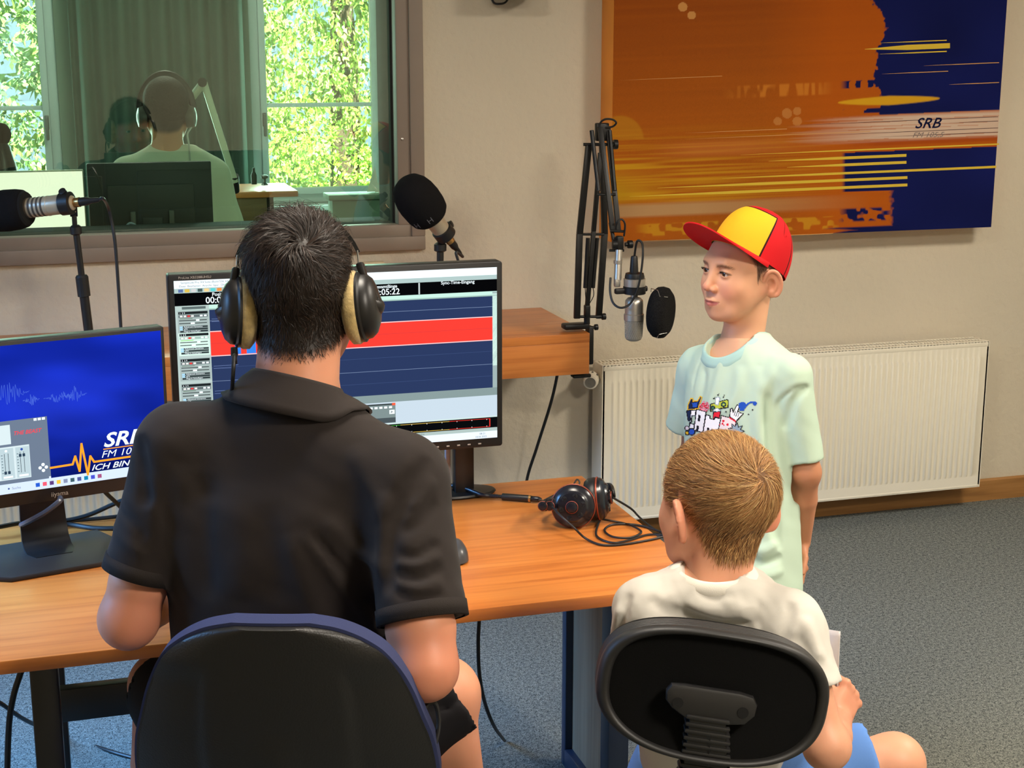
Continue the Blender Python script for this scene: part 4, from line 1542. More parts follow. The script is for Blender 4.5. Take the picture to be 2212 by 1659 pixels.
def ear_cup(c, ax, name):
    """ax points from the ear pad to the outside of the cup"""
    ax = np.asarray(ax, float) / np.linalg.norm(ax)
    c = np.asarray(c, float)
    pad = MB().lathe([(.020, -.030), (.030, -.033), (.040, -.031), (.0465, -.022), (.0475, -.010), (.045, -.001), (.040, .0)], c, ax, 36)
    po = pad.build('ear_pad', M_earpad, hp, angle=0)
    MB().lathe([(.0468, -.0055), (.0482, -.0045), (.0482, -.0025), (.0468, -.0015)], c, ax, 40, cap=False).build('pad_ring', M_ring, po)
    cup = MB().lathe([(.046, -.002), (.0455, .004), (.041, .010), (.034, .0135), (.0335, .0145), (.030, .0185), (.014, .0205), (0, .0205)], c, ax, 40, cap=False)
    co = cup.build('cup', M_cup, hp, angle=30)
    M = frame_z(ax)
    hol = MB()
    spk = MB()
    for i in range(6):
        a = i * math.pi / 3 + .3
        q = c + M @ np.array([.0235 * math.cos(a), .0235 * math.sin(a), .0192])
        hol.lathe([(0, .0006), (.0052, .0006), (.0058, .0), (.0058, -.001)], q, ax, 14, cap=False)
        for k in range(3):
            b = a + k * 2 * math.pi / 3
            spk.box(q + M @ np.array([.0026 * math.cos(b), .0026 * math.sin(b), .001]), (.0052, .0014, .001), M @ rotm(0, 0, math.degrees(b)))
    hol.build('vent_hole', mat('vent dark', lin(8, 8, 9), .7), co)
    spk.build('vent_spoke', M_cup, co)
    hub = MB().lathe([(.0125, .020), (.0125, .026), (.010, .027), (0, .027)], c, ax, 6, cap=False)
    ho = hub.build('hub', M_cup, hp)
    MB().lathe([(.0128, .0235), (.0136, .024), (.0136, .0258), (.0128, .0262)], c, ax, 24, cap=False).build('hub_ring', M_ring, ho)
    return c, ax


cA, aA = on(1238, 1100, 1, 2.90), np.array([-.42, -.86, .20])
cA[2] = DZ + .048
cB, aB = on(1296, 1095, 1, 2.93), np.array([.90, -.42, .12])
cB[2] = DZ + .050
ear_cup(cA, aA, 'a')
ear_cup(cB, aB, 'b')
# headband arching behind and left, lying low
aA_, aB_ = aA / np.linalg.norm(aA), aB / np.linalg.norm(aB)
pA = cA + aA_ * .022 + np.array([-.042, .006, .004])
hb = MB()
mid = (cA + cB) / 2
hb.tube([pA + np.array([-.012, .006, 0]), cA + np.array([-.060, .030, -.004]), cA + np.array([-.040, .075, -.014]), cA + np.array([.015, .115, -.012]), cA + np.array([.070, .110, -.004]), cB + np.array([.045, .060, .004]), cB + aB_ * .030 + np.array([.004, .012, .004])], .0042, 10, 8, flat=2.6)
hb.build('headband', M_earpad, hp, angle=0)
sl = MB()
for k, off in enumerate((0, .016)):
    q = pA + np.array([-.004 - off * .9, .004 + off * .3, .0])
    sl.lathe([(.0075, -.004), (.0095, -.003), (.0095, .003), (.0075, .004)], q, aA_, 18)
slo = sl.build('yoke', M_cup, hp)
ri = MB()
for k, off in enumerate((0, .016)):
    q = pA + np.array([-.004 - off * .9, .004 + off * .3, .0])
    ri.lathe([(.0098, -.001), (.0106, -.0006), (.0106, .0006), (.0098, .001)], q + aA_ * .003, aA_, 18, cap=False)
ri.build('yoke_ring', M_ring, slo)
wl_ = MB().tube([pA + np.array([-.016, 0, .004]), pA + np.array([-.012, .0, .018]), pA + np.array([.002, -.002, .017]), pA + np.array([.006, -.003, .006])], .0014, 6, 6)
wl_.build('wire_loop', M_darkrubber, hp)
wl_ = MB()
wl_.tube([on(1236, 1052, 1, 2.95), on(1246, 1036, 1, 2.96), on(1252, 1042, 1, 2.955), on(1247, 1052, 1, 2.95)], .0018, 6, 6)
wl_.build('wire_loop', M_darkrubber, hp)
D = lambda x, y, h=.003: on(x, y, 2, DZ + h)
cb = MB()
cb.tube([on(1165, 1080, 2, DZ + .03), on(1185, 1088, 2, DZ + .055), on(1210, 1113, 2, DZ + .05), on(1240, 1140, 2, DZ + .03), D(1265, 1163, .006), D(1300, 1177), D(1345, 1176), D(1400, 1167), D(1438, 1158)], .0024, 8, 8)
cb.tube([cB + np.array([-.004, -.012, -.044]), D(1288, 1156), D(1320, 1172), D(1355, 1168), D(1400, 1155), D(1436, 1156, .006), D(1425, 1148), D(1375, 1134), D(1325, 1133), D(1306, 1145), D(1322, 1159, .005), D(1360, 1162, .006), D(1385, 1150), D(1370, 1138, .006), D(1345, 1130), cB + np.array([.002, -.010, -.044])], .0024, 8, 8)
cb.tube([cB + aB_ * .028, on(1362, 1098, 2, DZ + .02), D(1378, 1114), D(1393, 1128), D(1412, 1142), D(1426, 1149)], .0024, 8, 8)
cb.build('cable', M_darkrubber, hp)
MB().box(on(1281, 1077, 2, DZ + .062), (.019, .004, .006), rotm(0, 20, 10), bev=.001).build('cable_tag', mat('blue tape', lin(60, 86, 140), .5), hp)
# extension lead with the long black jack socket
ex = thing('extension_cable', 'black headphone extension cable with long socket across the desk', 'cable', tuple(D(1100, 1080)))
s0, s1 = D(1085, 1073, .009), D(1141, 1077, .009)
dv = (s1 - s0) / np.linalg.norm(s1 - s0)
MB().lathe([(.004, -.014), (.0045, -.002), (.0078, .0), (.0082, .002), (.0082, .062), (.0078, .064)], s0, dv, 18).build('socket', M_black, ex)
MB().lathe([(.0084, .062), (.0086, .063), (.0086, .0665), (.008, .067)], s0, dv, 18).build('gold_ring', M_gold, ex)
MB().lathe([(.0062, .067), (.0066, .068), (.0062, .085), (.003, .092)], s0, dv, 16).build('plug', M_cup, ex)
MB().tube([s0 - dv * .01, s0 - dv * .03, D(1040, 1068, .012), D(1000, 1053, .018), D(965, 1048, .016), D(940, 1052, .010), D(905, 1062)], .0048, 10, 8).build('lead', mat('blue black cable', lin(26, 30, 40), .3), ex)

# ================================================================== mouse
ms = thing('mouse', 'dark grey computer mouse on the desk beside the man', 'mouse', (0.69, 2.79, DZ))
mc = on(972, 1205, 2, DZ)
mb = MB()
vs, fs = [], []
N, K = 20, 8
for j in range(K + 1):
    t = j / K
    z = .036 * math.sin(t * math.pi / 2)
    s = math.cos(t * math.pi / 2) ** .55 if j < K else 0.02
    for i in range(N):
        a = 2 * math.pi * i / N
        sx, sy = abs(math.cos(a)) ** .75 * np.sign(math.cos(a)), abs(math.sin(a)) ** .75 * np.sign(math.sin(a))
        vs.append((mc[0] + .034 * s * sx, mc[1] + .055 * s * sy + .006 * t, DZ + .004 + z * (1 - .25 * (sy > 0) * abs(sy))))
for j in range(K):
    for i in range(N):
        a, b = j * N + i, j * N + (i + 1) % N
        fs.append((a, b, b + N, a + N))
mb.add(vs, fs)
mb.build('shell', mat('dark grey mouse plastic', lin(66, 68, 72), .3), ms)
MB().lathe([(.030, 0), (.033, .001), (.034, .006), (.033, .010)], (mc[0], mc[1], DZ), (0, 0, 1), 28, sy=1.6, fr=np.eye(3)).build('skirt', M_black, ms)
MB().cyl((mc[0] - .003, mc[1] + .030, DZ + .030), (mc[0] + .003, mc[1] + .030, DZ + .030), .008).build('wheel', M_black, ms)

# ================================================================== cables below and behind
def cable(label, pts, r=.0045, m=None, sm=8):
    return tag(MB().tube(pts, r, 8, sm).build('cable', m or M_darkrubber), label, 'cable', 'loose black cables')


Pf = lambda x, y, z: on(x, y, 2, z)
cable('black cable hanging below the desk front beside the man and curling on the carpet', [on(1036, 1330, 1, 2.86), on(1033, 1390, 1, 2.86), on(1036, 1460, 1, 2.9), on(1048, 1520, 1, 3.0), on(1068, 1570, 1, 3.1), Pf(1090, 1600, .006)], .0042)
cable('black cable hanging from the left desk end in front of the carpet', [on(46, 1450, 1, 2.62), on(30, 1500, 1, 2.62), on(20, 1560, 1, 2.63), on(16, 1659, 1, 2.65), on(16, 1800, 1, 2.65), (on(16, 1850, 1, 2.65)[0], 2.65, .006)], .0055)
cable('black cable running across the carpet behind the left desk leg', [on(-40, 1495, 1, 3.3), on(0, 1518, 1, 3.3), on(60, 1558, 1, 3.4), Pf(140, 1590, .005), Pf(245, 1625, .005), Pf(300, 1640, .005)], .005)
cable('black monitor cable crossing behind the left monitor stand toward the man', [D(-30, 1145, .02), D(0, 1138, .025), on(60, 1128, 1, 3.22), on(130, 1126, 1, 3.22), on(190, 1113, 1, 3.22), on(262, 1082, 1, 3.22), on(330, 1060, 1, 3.2)], .005)
cable('lower black cable lying behind the left monitor stand', [D(100, 1135, .012), D(150, 1133, .008), D(200, 1140, .005), D(250, 1141, .005), D(320, 1139, .005)], .005)
cable('straight black cable behind the left monitor stand', [on(110, 1127, 1, 3.24), on(180, 1123, 1, 3.24), on(260, 1115, 1, 3.24), on(330, 1105, 1, 3.24)], .0045)
cable('thin black cable dropping below the left monitor edge', [on(215, 1050, 1, 3.12), on(232, 1068, 1, 3.15), on(250, 1085, 1, 3.18), on(285, 1120, 1, 3.22), D(310, 1138, .006)], .0045)
cable('grey cable looping from the left monitor through its stand ring', [on(130, 1075, 1, 3.0), on(128, 1083, 1, 2.985), on(100, 1105, 1, 2.98), on(70, 1122, 1, 2.99), on(52, 1131, 1, 3.04), on(46, 1134, 1, 3.10)], .0055, mat('slate cable', lin(62, 68, 84), .3))
# ================================================================== smooth solid modelling for people and clothes
def rot_to(d):
    return frame_z(d)


class Solid:
    """smooth union / difference of simple round solids, meshed with surface nets"""

    def __init__(self):
        self.pr = []

    def _add(self, f, lo, hi, k, op):
        self.pr.append((f, np.asarray(lo, float), np.asarray(hi, float), k, op))
        return self

    def ell(self, c, r, M=None, k=.01, op='+'):
        c, r = np.asarray(c, float), np.asarray(r, float) * np.ones(3)
        m = r.max()

        def f(P):
            q = P - c
            if M is not None:
                q = q @ M
            k0 = np.sqrt(((q / r) ** 2).sum(1)) + 1e-9
            k1 = np.sqrt(((q / (r * r)) ** 2).sum(1)) + 1e-9
            return k0 * (k0 - 1) / k1
        return self._add(f, c - m, c + m, k, op)

    def cone(self, a, b, ra, rb, k=.01, op='+', flat=None, cut0=None, cut1=None):
        """capsule with two radii; flat=(dir, factor) squashes along dir; cut1 cuts flat past b"""
        a, b = np.asarray(a, float), np.asarray(b, float)
        ab = b - a
        L = np.linalg.norm(ab)
        u = ab / L
        m = max(ra, rb) * 1.4

        def f(P):
            q = P - a
            t = np.clip(q @ u / L, 0, 1)
            d = q - np.outer(t, ab)
            if flat is not None:
                n, fac = np.asarray(flat[0], float), flat[1]
                n = n / np.linalg.norm(n)
                d = d + np.outer(d @ n, n) * (1 / fac - 1)
            v = np.sqrt((d * d).sum(1)) - (ra + (rb - ra) * t)
            if cut1 is not None:
                v = np.maximum(v, q @ u - L - cut1)
            if cut0 is not None:
                v = np.maximum(v, -(q @ u) - cut0)
            return v
        return self._add(f, np.minimum(a, b) - m, np.maximum(a, b) + m, k, op)

    def chain(self, pts, rs, k=.01, op='+', flat=None):
        for i in range(len(pts) - 1):
            self.cone(pts[i], pts[i + 1], rs[i], rs[i + 1], k if i == 0 else min(k, .006), op, flat)
        return self

    def loft(self, o, M, zs, rx, ry, cx=None, cy=None, ex=2.4, k=.01, op='+', caps=True):
        """rings along local z of frame M at o"""
        o = np.asarray(o, float)
        zs, rx, ry = map(np.asarray, (zs, rx, ry))
        cx = np.zeros(len(zs)) if cx is None else np.asarray(cx)
        cy = np.zeros(len(zs)) if cy is None else np.asarray(cy)
        zz = np.linspace(zs[0], zs[-1], 200)

        def sm(v):
            y = np.interp(zz, zs, v)
            kn = np.hanning(23)
            kn /= kn.sum()
            return np.convolve(np.pad(y, 11, 'edge'), kn, 'valid')
        RX, RY, CX, CY = sm(rx), sm(ry), sm(cx), sm(cy)
        m = max(max(rx), max(ry), zs[-1] - zs[0], 0) + max(abs(cx).max(), abs(cy).max())
        cen = o + M @ np.array([0, 0, (zs[0] + zs[-1]) / 2])

        def f(P):
            q = (P - o) @ M
            z = q[:, 2]
            a, b = np.interp(z, zz, RX), np.interp(z, zz, RY)
            x = (q[:, 0] - np.interp(z, zz, CX)) / a
            y = (q[:, 1] - np.interp(z, zz, CY)) / b
            r = (np.abs(x) ** ex + np.abs(y) ** ex) ** (1 / ex)
            d = (r - 1) * np.minimum(a, b)
            if caps:
                d = np.maximum(d, np.maximum(z - zs[-1], zs[0] - z))
            return d
        return self._add(f, cen - m, cen + m, k, op)

    def box(self, c, s, M=None, r=.005, k=.01, op='+'):
        c, s = np.asarray(c, float), np.asarray(s, float) / 2 - r
        m = np.linalg.norm(s) + r

        def f(P):
            q = P - c
            if M is not None:
                q = q @ M
            q = np.abs(q) - s
            return np.sqrt((np.maximum(q, 0) ** 2).sum(1)) + np.minimum(q.max(1), 0) - r
        return self._add(f, c - m, c + m, k, op)

    def plane(self, p, n, k=.003):
        """keep only the side opposite to n"""
        p, n = np.asarray(p, float), np.asarray(n, float)
        n = n / np.linalg.norm(n)
        return self._add(lambda P: (P - p) @ n, [-1e3] * 3, [1e3] * 3, k, '&')

    def warp(self, fun):
        """add fun(P) to the distance (folds, creases)"""
        return self._add(fun, [-1e3] * 3, [1e3] * 3, 0, 'w')

    def folds(self, lst):
        """lst of (polyline, width, height): ridges (height > 0) or creases along polylines"""
        segs = []
        for pl, w, h in lst:
            pl = [np.asarray(p, float) for p in pl]
            segs.append((np.array(catmull(pl, 5)) if len(pl) > 2 else np.array(pl), w, h))
        for pl, w, h in segs:
            lo, hi = pl.min(0) - 3 * w, pl.max(0) + 3 * w

            def f(P, pl=pl, w=w, h=h):
                best = np.full(len(P), 1e9)
                tt = np.zeros(len(P))
                n = len(pl) - 1
                for i in range(n):
                    ab = pl[i + 1] - pl[i]
                    L2 = ab @ ab + 1e-12
                    t = np.clip((P - pl[i]) @ ab / L2, 0, 1)
                    d = ((P - pl[i] - np.outer(t, ab)) ** 2).sum(1)
                    m = d < best
                    best[m] = d[m]
                    tt[m] = (i + t[m]) / n
                env = np.clip(np.minimum(tt, 1 - tt) * 5, 0, 1)
                return -h * np.exp(-best / (w * w)) * env
            self._add(f, lo, hi, 0, 'w')
        return self

    def evalp(self, P, lo=None, hi=None):
        d = np.full(len(P), 1.0)
        for f, l, h, k, op in self.pr:
            mg = max(k, .012) + .01
            if lo is not None and (np.any(l - mg > hi) or np.any(h + mg < lo)):
                continue
            if op == 'w':
                near = np.abs(d) < .022
                if near.any():
                    d[near] += f(P[near])
                continue
            v = f(P)
            if op == '+':
                if k > 0:
                    g = np.clip(.5 + .5 * (v - d) / k, 0, 1)
                    d = v * (1 - g) + d * g - k * g * (1 - g)
                else:
                    d = np.minimum(d, v)
            else:
                v = -v if op == '-' else v
                if k > 0:
                    g = np.clip(.5 - .5 * (v - d) / k, 0, 1)
                    d = v * (1 - g) + d * g + k * g * (1 - g)
                else:
                    d = np.maximum(d, v)
        return d

    def mesh(self, res, lo=None, hi=None):
        adds = [p for p in self.pr if p[4] == '+']
        L = np.min([p[1] for p in adds], 0) - .03 if lo is None else np.asarray(lo, float)
        H = np.max([p[2] for p in adds], 0) + .03 if hi is None else np.asarray(hi, float)
        B = 22
        n = np.ceil((H - L) / (B * res)).astype(int)
        bs = B * res
        gi = np.stack(np.meshgrid(*[np.arange(k) for k in n], indexing='ij'), -1).reshape(-1, 3)
        ctr = L + (gi + .5) * bs
        half = bs * .87
        keep = np.zeros(len(gi), bool)
        off = np.array([[0, 0, 0]] + [[a, b, c] for a in (-.5, .5) for b in (-.5, .5) for c in (-.5, .5)])
        dv = np.stack([self.evalp(ctr + o * bs) for o in off], 1)
        keep = (np.abs(dv).min(1) < half * 1.25) | ((dv.min(1) < 0) & (dv.max(1) > 0))
        N = (n * B + 2).astype(np.int64)
        ids, pos, quads = [], [], []
        ax = np.arange(B + 2)
        g0 = np.stack(np.meshgrid(ax, ax, ax, indexing='ij'), -1).reshape(-1, 3)
        s4 = np.arange((B + 2) // 4)
        sc_ = np.stack(np.meshgrid(s4, s4, s4, indexing='ij'), -1).reshape(-1, 3) * 4 + 1.5
        pi_ = (g0[:, 0] // 4 * len(s4) + g0[:, 1] // 4) * len(s4) + g0[:, 2] // 4
        cid = lambda I: (I[:, 0] * N[1] + I[:, 1]) * N[2] + I[:, 2]
        corners = [(a, b, c) for a in (0, 1) for b in (0, 1) for c in (0, 1)]
        edges = [(i, j) for i in range(8) for j in range(i + 1, 8) if sum(abs(np.array(corners[i]) - np.array(corners[j]))) == 1]
        def block(b):
            ids, pos, quads = [], [], []
            base = b * B
            P = (L + (base + g0) * res)
            sub = L + (base + sc_) * res
            dc = self.evalp(sub, P[0], P[-1])
            act4 = np.abs(dc) < 4 * res * 1.35 + .0025
            D = np.where(dc < 0, -1.0, 1.0)[pi_]
            mk = act4[pi_]
            if not mk.any():
                return None
            D[mk] = self.evalp(P[mk], P[0], P[-1])
            D = D.reshape(B + 2, B + 2, B + 2)
            if D.min() > 0 or D.max() < 0:
                return None
            c = np.stack([D[a:a + B + 1, e:e + B + 1, g:g + B + 1] for a, e, g in corners], -1)
            s = c < 0
            act = s.any(-1) & ~s.all(-1)
            I = np.argwhere(act)
            if not len(I):
                return None
            cv = c[act]
            acc = np.zeros((len(I), 3))
            cnt = np.zeros(len(I))
            for i, j in edges:
                x = (cv[:, i] < 0) != (cv[:, j] < 0)
                t = cv[:, i] / (cv[:, i] - cv[:, j] + 1e-20)
                p = np.array(corners[i]) + np.outer(t, np.array(corners[j]) - np.array(corners[i]))
                acc[x] += p[x]
                cnt[x] += 1
            pos.append(L + (base + I + acc / cnt[:, None]) * res)
            ids.append(cid(base + I))
            # quads: edges along each axis starting at points inside the block
            neg = D < 0
            for a in range(3):
                sl0 = [slice(1, B + 1)] * 3
                sl1 = list(sl0)
                sl1[a] = slice(2, B + 2)
                A, Bn = neg[tuple(sl0)], neg[tuple(sl1)]
                J = np.argwhere(A != Bn) + 1
                if not len(J):
                    continue
                fl = A[tuple((J - 1).T)]
                u, v = (a + 1) % 3, (a + 2) % 3
                du, dv_ = np.zeros(3, int), np.zeros(3, int)
                du[u], dv_[v] = 1, 1
                q = np.stack([cid(base + J - du - dv_), cid(base + J - dv_), cid(base + J), cid(base + J - du)], 1)
                q[~fl] = q[~fl][:, ::-1]
                quads.append(q)
            return ids, pos, quads

        with ThreadPoolExecutor(4) as pool:
            for r_ in pool.map(block, list(gi[keep])):
                if r_ is not None:
                    ids += r_[0]
                    pos += r_[1]
                    quads += r_[2]
        ids, pos, quads = np.concatenate(ids), np.concatenate(pos), np.concatenate(quads)
        u, first = np.unique(ids, return_index=True)
        V = pos[first]
        Q = np.searchsorted(u, quads)
        Q = np.minimum(Q, len(u) - 1)
        ok = (u[Q] == quads).all(1)
        return V, Q[ok]


def trace(S, x, y, t0=1.3, t1=4.2):
    """first point of a solid met by the sight line through picture point x, y"""
    r = ray(x, y)
    ts = np.linspace(t0, t1, 700)
    P = CC + ts[:, None] * r
    d = S.evalp(P)
    i = np.argmax(d < 0)
    if d[i] >= 0:
        i = np.argmin(d)
        return P[i]
    t = ts[i - 1] + (ts[i] - ts[i - 1]) * d[i - 1] / (d[i - 1] - d[i])
    return CC + t * r


def snap(S, P, off=0.0, it=6):
    """pull points onto the surface of a solid"""
    P = np.array(P, float)
    e = .0015
    for _ in range(it):
        d = S.evalp(P)
        g = np.stack([S.evalp(P + np.eye(3)[k] * e) - S.evalp(P - np.eye(3)[k] * e) for k in range(3)], 1)
        g /= np.linalg.norm(g, axis=1)[:, None] + 1e-9
        P = P - g * np.clip(d - off, -.02, .02)[:, None]
    return P


def trfolds(S, lst):
    """folds given by picture points, laid on the solid's surface"""
    out = []
    for pts, w, h in lst:
        out.append(([trace(S, x, y) for x, y in pts], w, h))
    S.folds(out)


def neck_band(S, C, axis, fwd, R0, R1, name, m, parent, off=.0022, n=72, start=.10, smooth=5, sx=1.0):
    """knitted band lying on the shirt round its neck opening: heights are found by dropping onto the shirt"""
    axis = axis / np.linalg.norm(axis)
    e2 = fwd - axis * (fwd @ axis)
    e2 /= np.linalg.norm(e2)
    e1 = np.cross(e2, axis)
    a = np.linspace(0, 2 * math.pi, n, endpoint=False)
    rows = []
    radii = np.linspace(R0, R1, 5)
    ts = np.linspace(start, -start, 160)
    hs = []
    for r_ in radii:
        base = C + np.outer(np.cos(a) * r_ * sx, e1) + np.outer(np.sin(a) * r_, e2)
        P = (base[:, None, :] + ts[None, :, None] * axis).reshape(-1, 3)
        d = S.evalp(P).reshape(n, -1)
        i = np.argmax(d < 0, 1)
        h = np.where((d < 0).any(1), ts[i], np.nan)
        hs.append((base, h))
    H_ = np.array([h for _, h in hs])
    med = np.nanmedian(H_, 1)
    for j, (base, h) in enumerate(hs):
        h = np.where(np.isnan(h), med[j], h)
        kn = np.hanning(2 * smooth + 3)
        kn /= kn.sum()
        h = np.convolve(np.concatenate([h[-smooth - 1:], h, h[:smooth + 1]]), kn, 'valid')
        rows.append(base + np.outer(h + off * (1.3 - .9 * abs(j - 1.5) / 2.5), axis))
    rows = [rows[0] - axis * .012] + rows + [rows[-1] - axis * .006]
    fs = []
    for j in range(len(rows) - 1):
        for i in range(n):
            p, q = j * n + i, j * n + (i + 1) % n
            fs.append((p, q, q + n, p + n))
    return MB().add(np.concatenate(rows), fs).build(name, m, parent, angle=0)


def relax(V, Q, it=1, w=.5):
    """light smoothing of a quad mesh"""
    e = np.concatenate([Q[:, [0, 1]], Q[:, [1, 2]], Q[:, [2, 3]], Q[:, [3, 0]]])
    for _ in range(it):
        acc = np.zeros_like(V)
        cnt = np.zeros(len(V))
        np.add.at(acc, e[:, 0], V[e[:, 1]])
        np.add.at(cnt, e[:, 0], 1)
        np.add.at(acc, e[:, 1], V[e[:, 0]])
        np.add.at(cnt, e[:, 1], 1)
        V = V * (1 - w) + w * acc / np.maximum(cnt, 1)[:, None]
    return V


def vnormals(V, Q):
    n = np.cross(V[Q[:, 2]] - V[Q[:, 0]], V[Q[:, 3]] - V[Q[:, 1]])
    out = np.zeros_like(V)
    for i in range(4):
        np.add.at(out, Q[:, i], n)
    return out / (np.linalg.norm(out, axis=1)[:, None] + 1e-12)


def sstep(a, b, x):
    t = np.clip((x - a) / (b - a), 0, 1)
    return t * t * (3 - 2 * t)


def noise3(P, s, seed=0):
    rs = np.random.RandomState(seed)
    out = np.zeros(len(P))
    for i in range(5):
        k = rs.randn(3)
        k /= np.linalg.norm(k)
        k2 = rs.randn(3)
        k2 /= np.linalg.norm(k2)
        out += np.sin(P @ k * s * (1 + .45 * i) + rs.rand() * 6 + 1.3 * np.sin(P @ k2 * s * .7 + rs.rand() * 6))
    return out / 5


def face_frame(f, roll=0.0, pitch=0.0):
    """columns: x = person's right, y = facing, z = up; pitch lifts the face"""
    f = np.asarray(f, float)
    yaw = math.degrees(math.atan2(-f[0], f[1]))
    return rotm(0, 0, yaw) @ rotm(pitch, 0, 0) @ rotm(0, roll, 0)


def head_solid(child=False, neck=None, chest=None, neck_r=(.054, .058), face=True, ears=(1, 1)):
    """head in its own frame (x right, y forward, z up), adult size"""
    S = Solid()
    cr = 1.04 if child else 1.0
    S.ell((0, -.012, .034), (.0745 * cr, .097 * cr, .090), k=.0)
    S.ell((0, .034, .004), (.063, .060, .080), k=.03)
    S.ell((0, .040, -.058), (.050, .047, .046), k=.035)
    S.ell((0, .074, -.090), (.020, .017, .015), k=.03)
    for s in (-1, 1):
        S.ell((s * .040, .057, -.026), (.024, .026, .026), k=.03)
        S.cone((s * .060, .0, -.03), (s * .034, .055, -.080), .018, .016, k=.03)
    if face:
        S.cone((-.030, .081, .033), (.030, .081, .033), .012, .012, k=.02)
        for s in (-1, 1):
            S.ell((s * .032, .100, .011), (.018, .012, .012), k=.016, op='-')
        S.cone((0, .089, .020), (0, .108, -.020), .0075, .0095, k=.014)
        S.ell((0, .110, -.024), (.0095, .0088, .0085), k=.008)
        for s in (-1, 1):
            S.ell((s * .0125, .100, -.028), (.0078, .0095, .0072), k=.006)
            S.ell((s * .0060, .107, -.0345), (.0034, .0045, .0035), k=.003, op='-')
        # mouth
        S.ell((0, .083, -.058), (.027, .016, .020), k=.016)
        S.chain([(-.0225, .0885, -.0575), (-.008, .0985, -.0545), (0, .0995, -.0560), (.008, .0985, -.0545), (.0225, .0885, -.0575)], [.0028, .0046, .0044, .0046, .0028], k=.005)
        S.chain([(-.0195, .0890, -.0610), (0, .0975, -.0650), (.0195, .0890, -.0610)], [.003, .0060, .003], k=.005)
        S.chain([(-.0250, .0925, -.0580), (-.010, .1035, -.0592), (0, .1050, -.0598), (.010, .1035, -.0592), (.0250, .0925, -.0580)], [.0010, .0013, .0012, .0013, .0010], k=.0025, op='-')
        for s in (-1, 1):
            # eyelid shell and opening
            S.ell((s * .0320, .0790, .0105), (.0150, .0150, .0140), k=.005)
            S.ell((s * .0325, .100, .0098), (.0130, .022, .0043), rotm(0, s * 6, 0), k=.0022, op='-')
            S.ell((s * .0320, .0790, .0105), (.0122, .0122, .0122), k=.0, op='-')
    for s, e in zip((-1, 1), ears):
        if not e:
            continue
        M = rotm(0, 0, s * 30) @ rotm(0, s * 8, 0) @ rotm(-10, 0, 0)
        c = np.array([s * .0830, -.016, -.010])
        S.ell(c, (.0065, .0225, .0340), M, k=.006)
        # rim and lobe
        ring = [c + M @ np.array([s * .005, .0208 * math.cos(a), .0318 * math.sin(a)]) for a in np.linspace(R(20), R(255), 19)]
        S.chain(ring, [.0034] * 19, k=.004)
        S.ell(c + M @ np.array([s * .006, .003, -.002]), (.0075, .0095, .0150), M, k=.004, op='-')
        S.ell(c + M @ np.array([s * .001, .003, -.026]), (.0052, .0085, .0085), M, k=.005)
        S.ell(c + M @ np.array([s * .003, .013, -.004]), (.0034, .0040, .0055), M, k=.003)
    if neck is not None:
        S.cone((0, -.024, -.045), neck, neck_r[0], neck_r[1], k=.025)
        if chest is not None:
            S.cone(neck, chest, neck_r[1] * .85, .040, k=.03)
    return S


def hand(S, wrist, fwd, nrm, side, s=1.0, curl=(20, 25, 20), spread=4, thumb=(0.55, .75, .1), fan=None):
    """palm and five fingers; nrm points out of the back of the hand, side toward the thumb"""
    fwd, nrm, side = [np.asarray(q, float) / np.linalg.norm(q) for q in (fwd, nrm, side)]
    nrm = nrm - fwd * (nrm @ fwd)
    nrm /= np.linalg.norm(nrm)
    s_ = np.cross(fwd, nrm)
    side = s_ if s_ @ side >= 0 else -s_
    M = np.stack([side, fwd, nrm], 1)
    w = np.asarray(wrist, float)
    P = lambda x, y, z=0: w + M @ np.array([x, y, z]) * s
    S.box(P(0, .040), np.array([.070, .076, .024]) * s, M, r=.012 * s, k=.010 * s)
    S.ell(P(.020, .030, -.008), np.array([.020, .032, .014]) * s, M, k=.012 * s)
    for i, (x, L) in enumerate(zip((.0285, .0095, -.0095, -.028), ((.040, .025, .020), (.045, .028, .021), (.041, .026, .020), (.032, .020, .018)))):
        p = P(x, .078 if i < 3 else .070)
        yaw = (1.5 - i) * spread
        S.ell(p + M @ np.array([0, -.001, .0050]) * s, .0108 * s, k=.005 * s)
        a = 0
        r = (.0092, .0084, .0076, .0066) if i < 3 else (.0082, .0074, .0068, .006)
        for j in range(3):
            a += curl[j]
            d = np.array([math.sin(R(yaw)), math.cos(R(a)), -math.sin(R(a))])
            d /= np.linalg.norm(d)
            q = p + M @ d * L[j] * s
            S.cone(p, q, r[j] * s, r[j + 1] * s, k=.006 * s if j == 0 else .003 * s)
            p = q
    t = np.array(thumb)
    t /= np.linalg.norm(t)
    tb = M @ np.array([t[1], t[0], -t[2]])
    p0, p1 = P(.022, .018, -.004), P(.022, .018, -.004) + tb * .040 * s
    t2 = tb * .75 + M @ np.array([-.1, .55, -.25])
    t2 /= np.linalg.norm(t2)
    p2 = p1 + t2 * .030 * s
    S.cone(p0, p1, .014 * s, .0105 * s, k=.010 * s)
    S.cone(p1, p2, .0105 * s, .0095 * s, k=.004 * s)
    S.cone(p2, p2 + t2 * .022 * s, .0095 * s, .0078 * s, k=.003 * s)


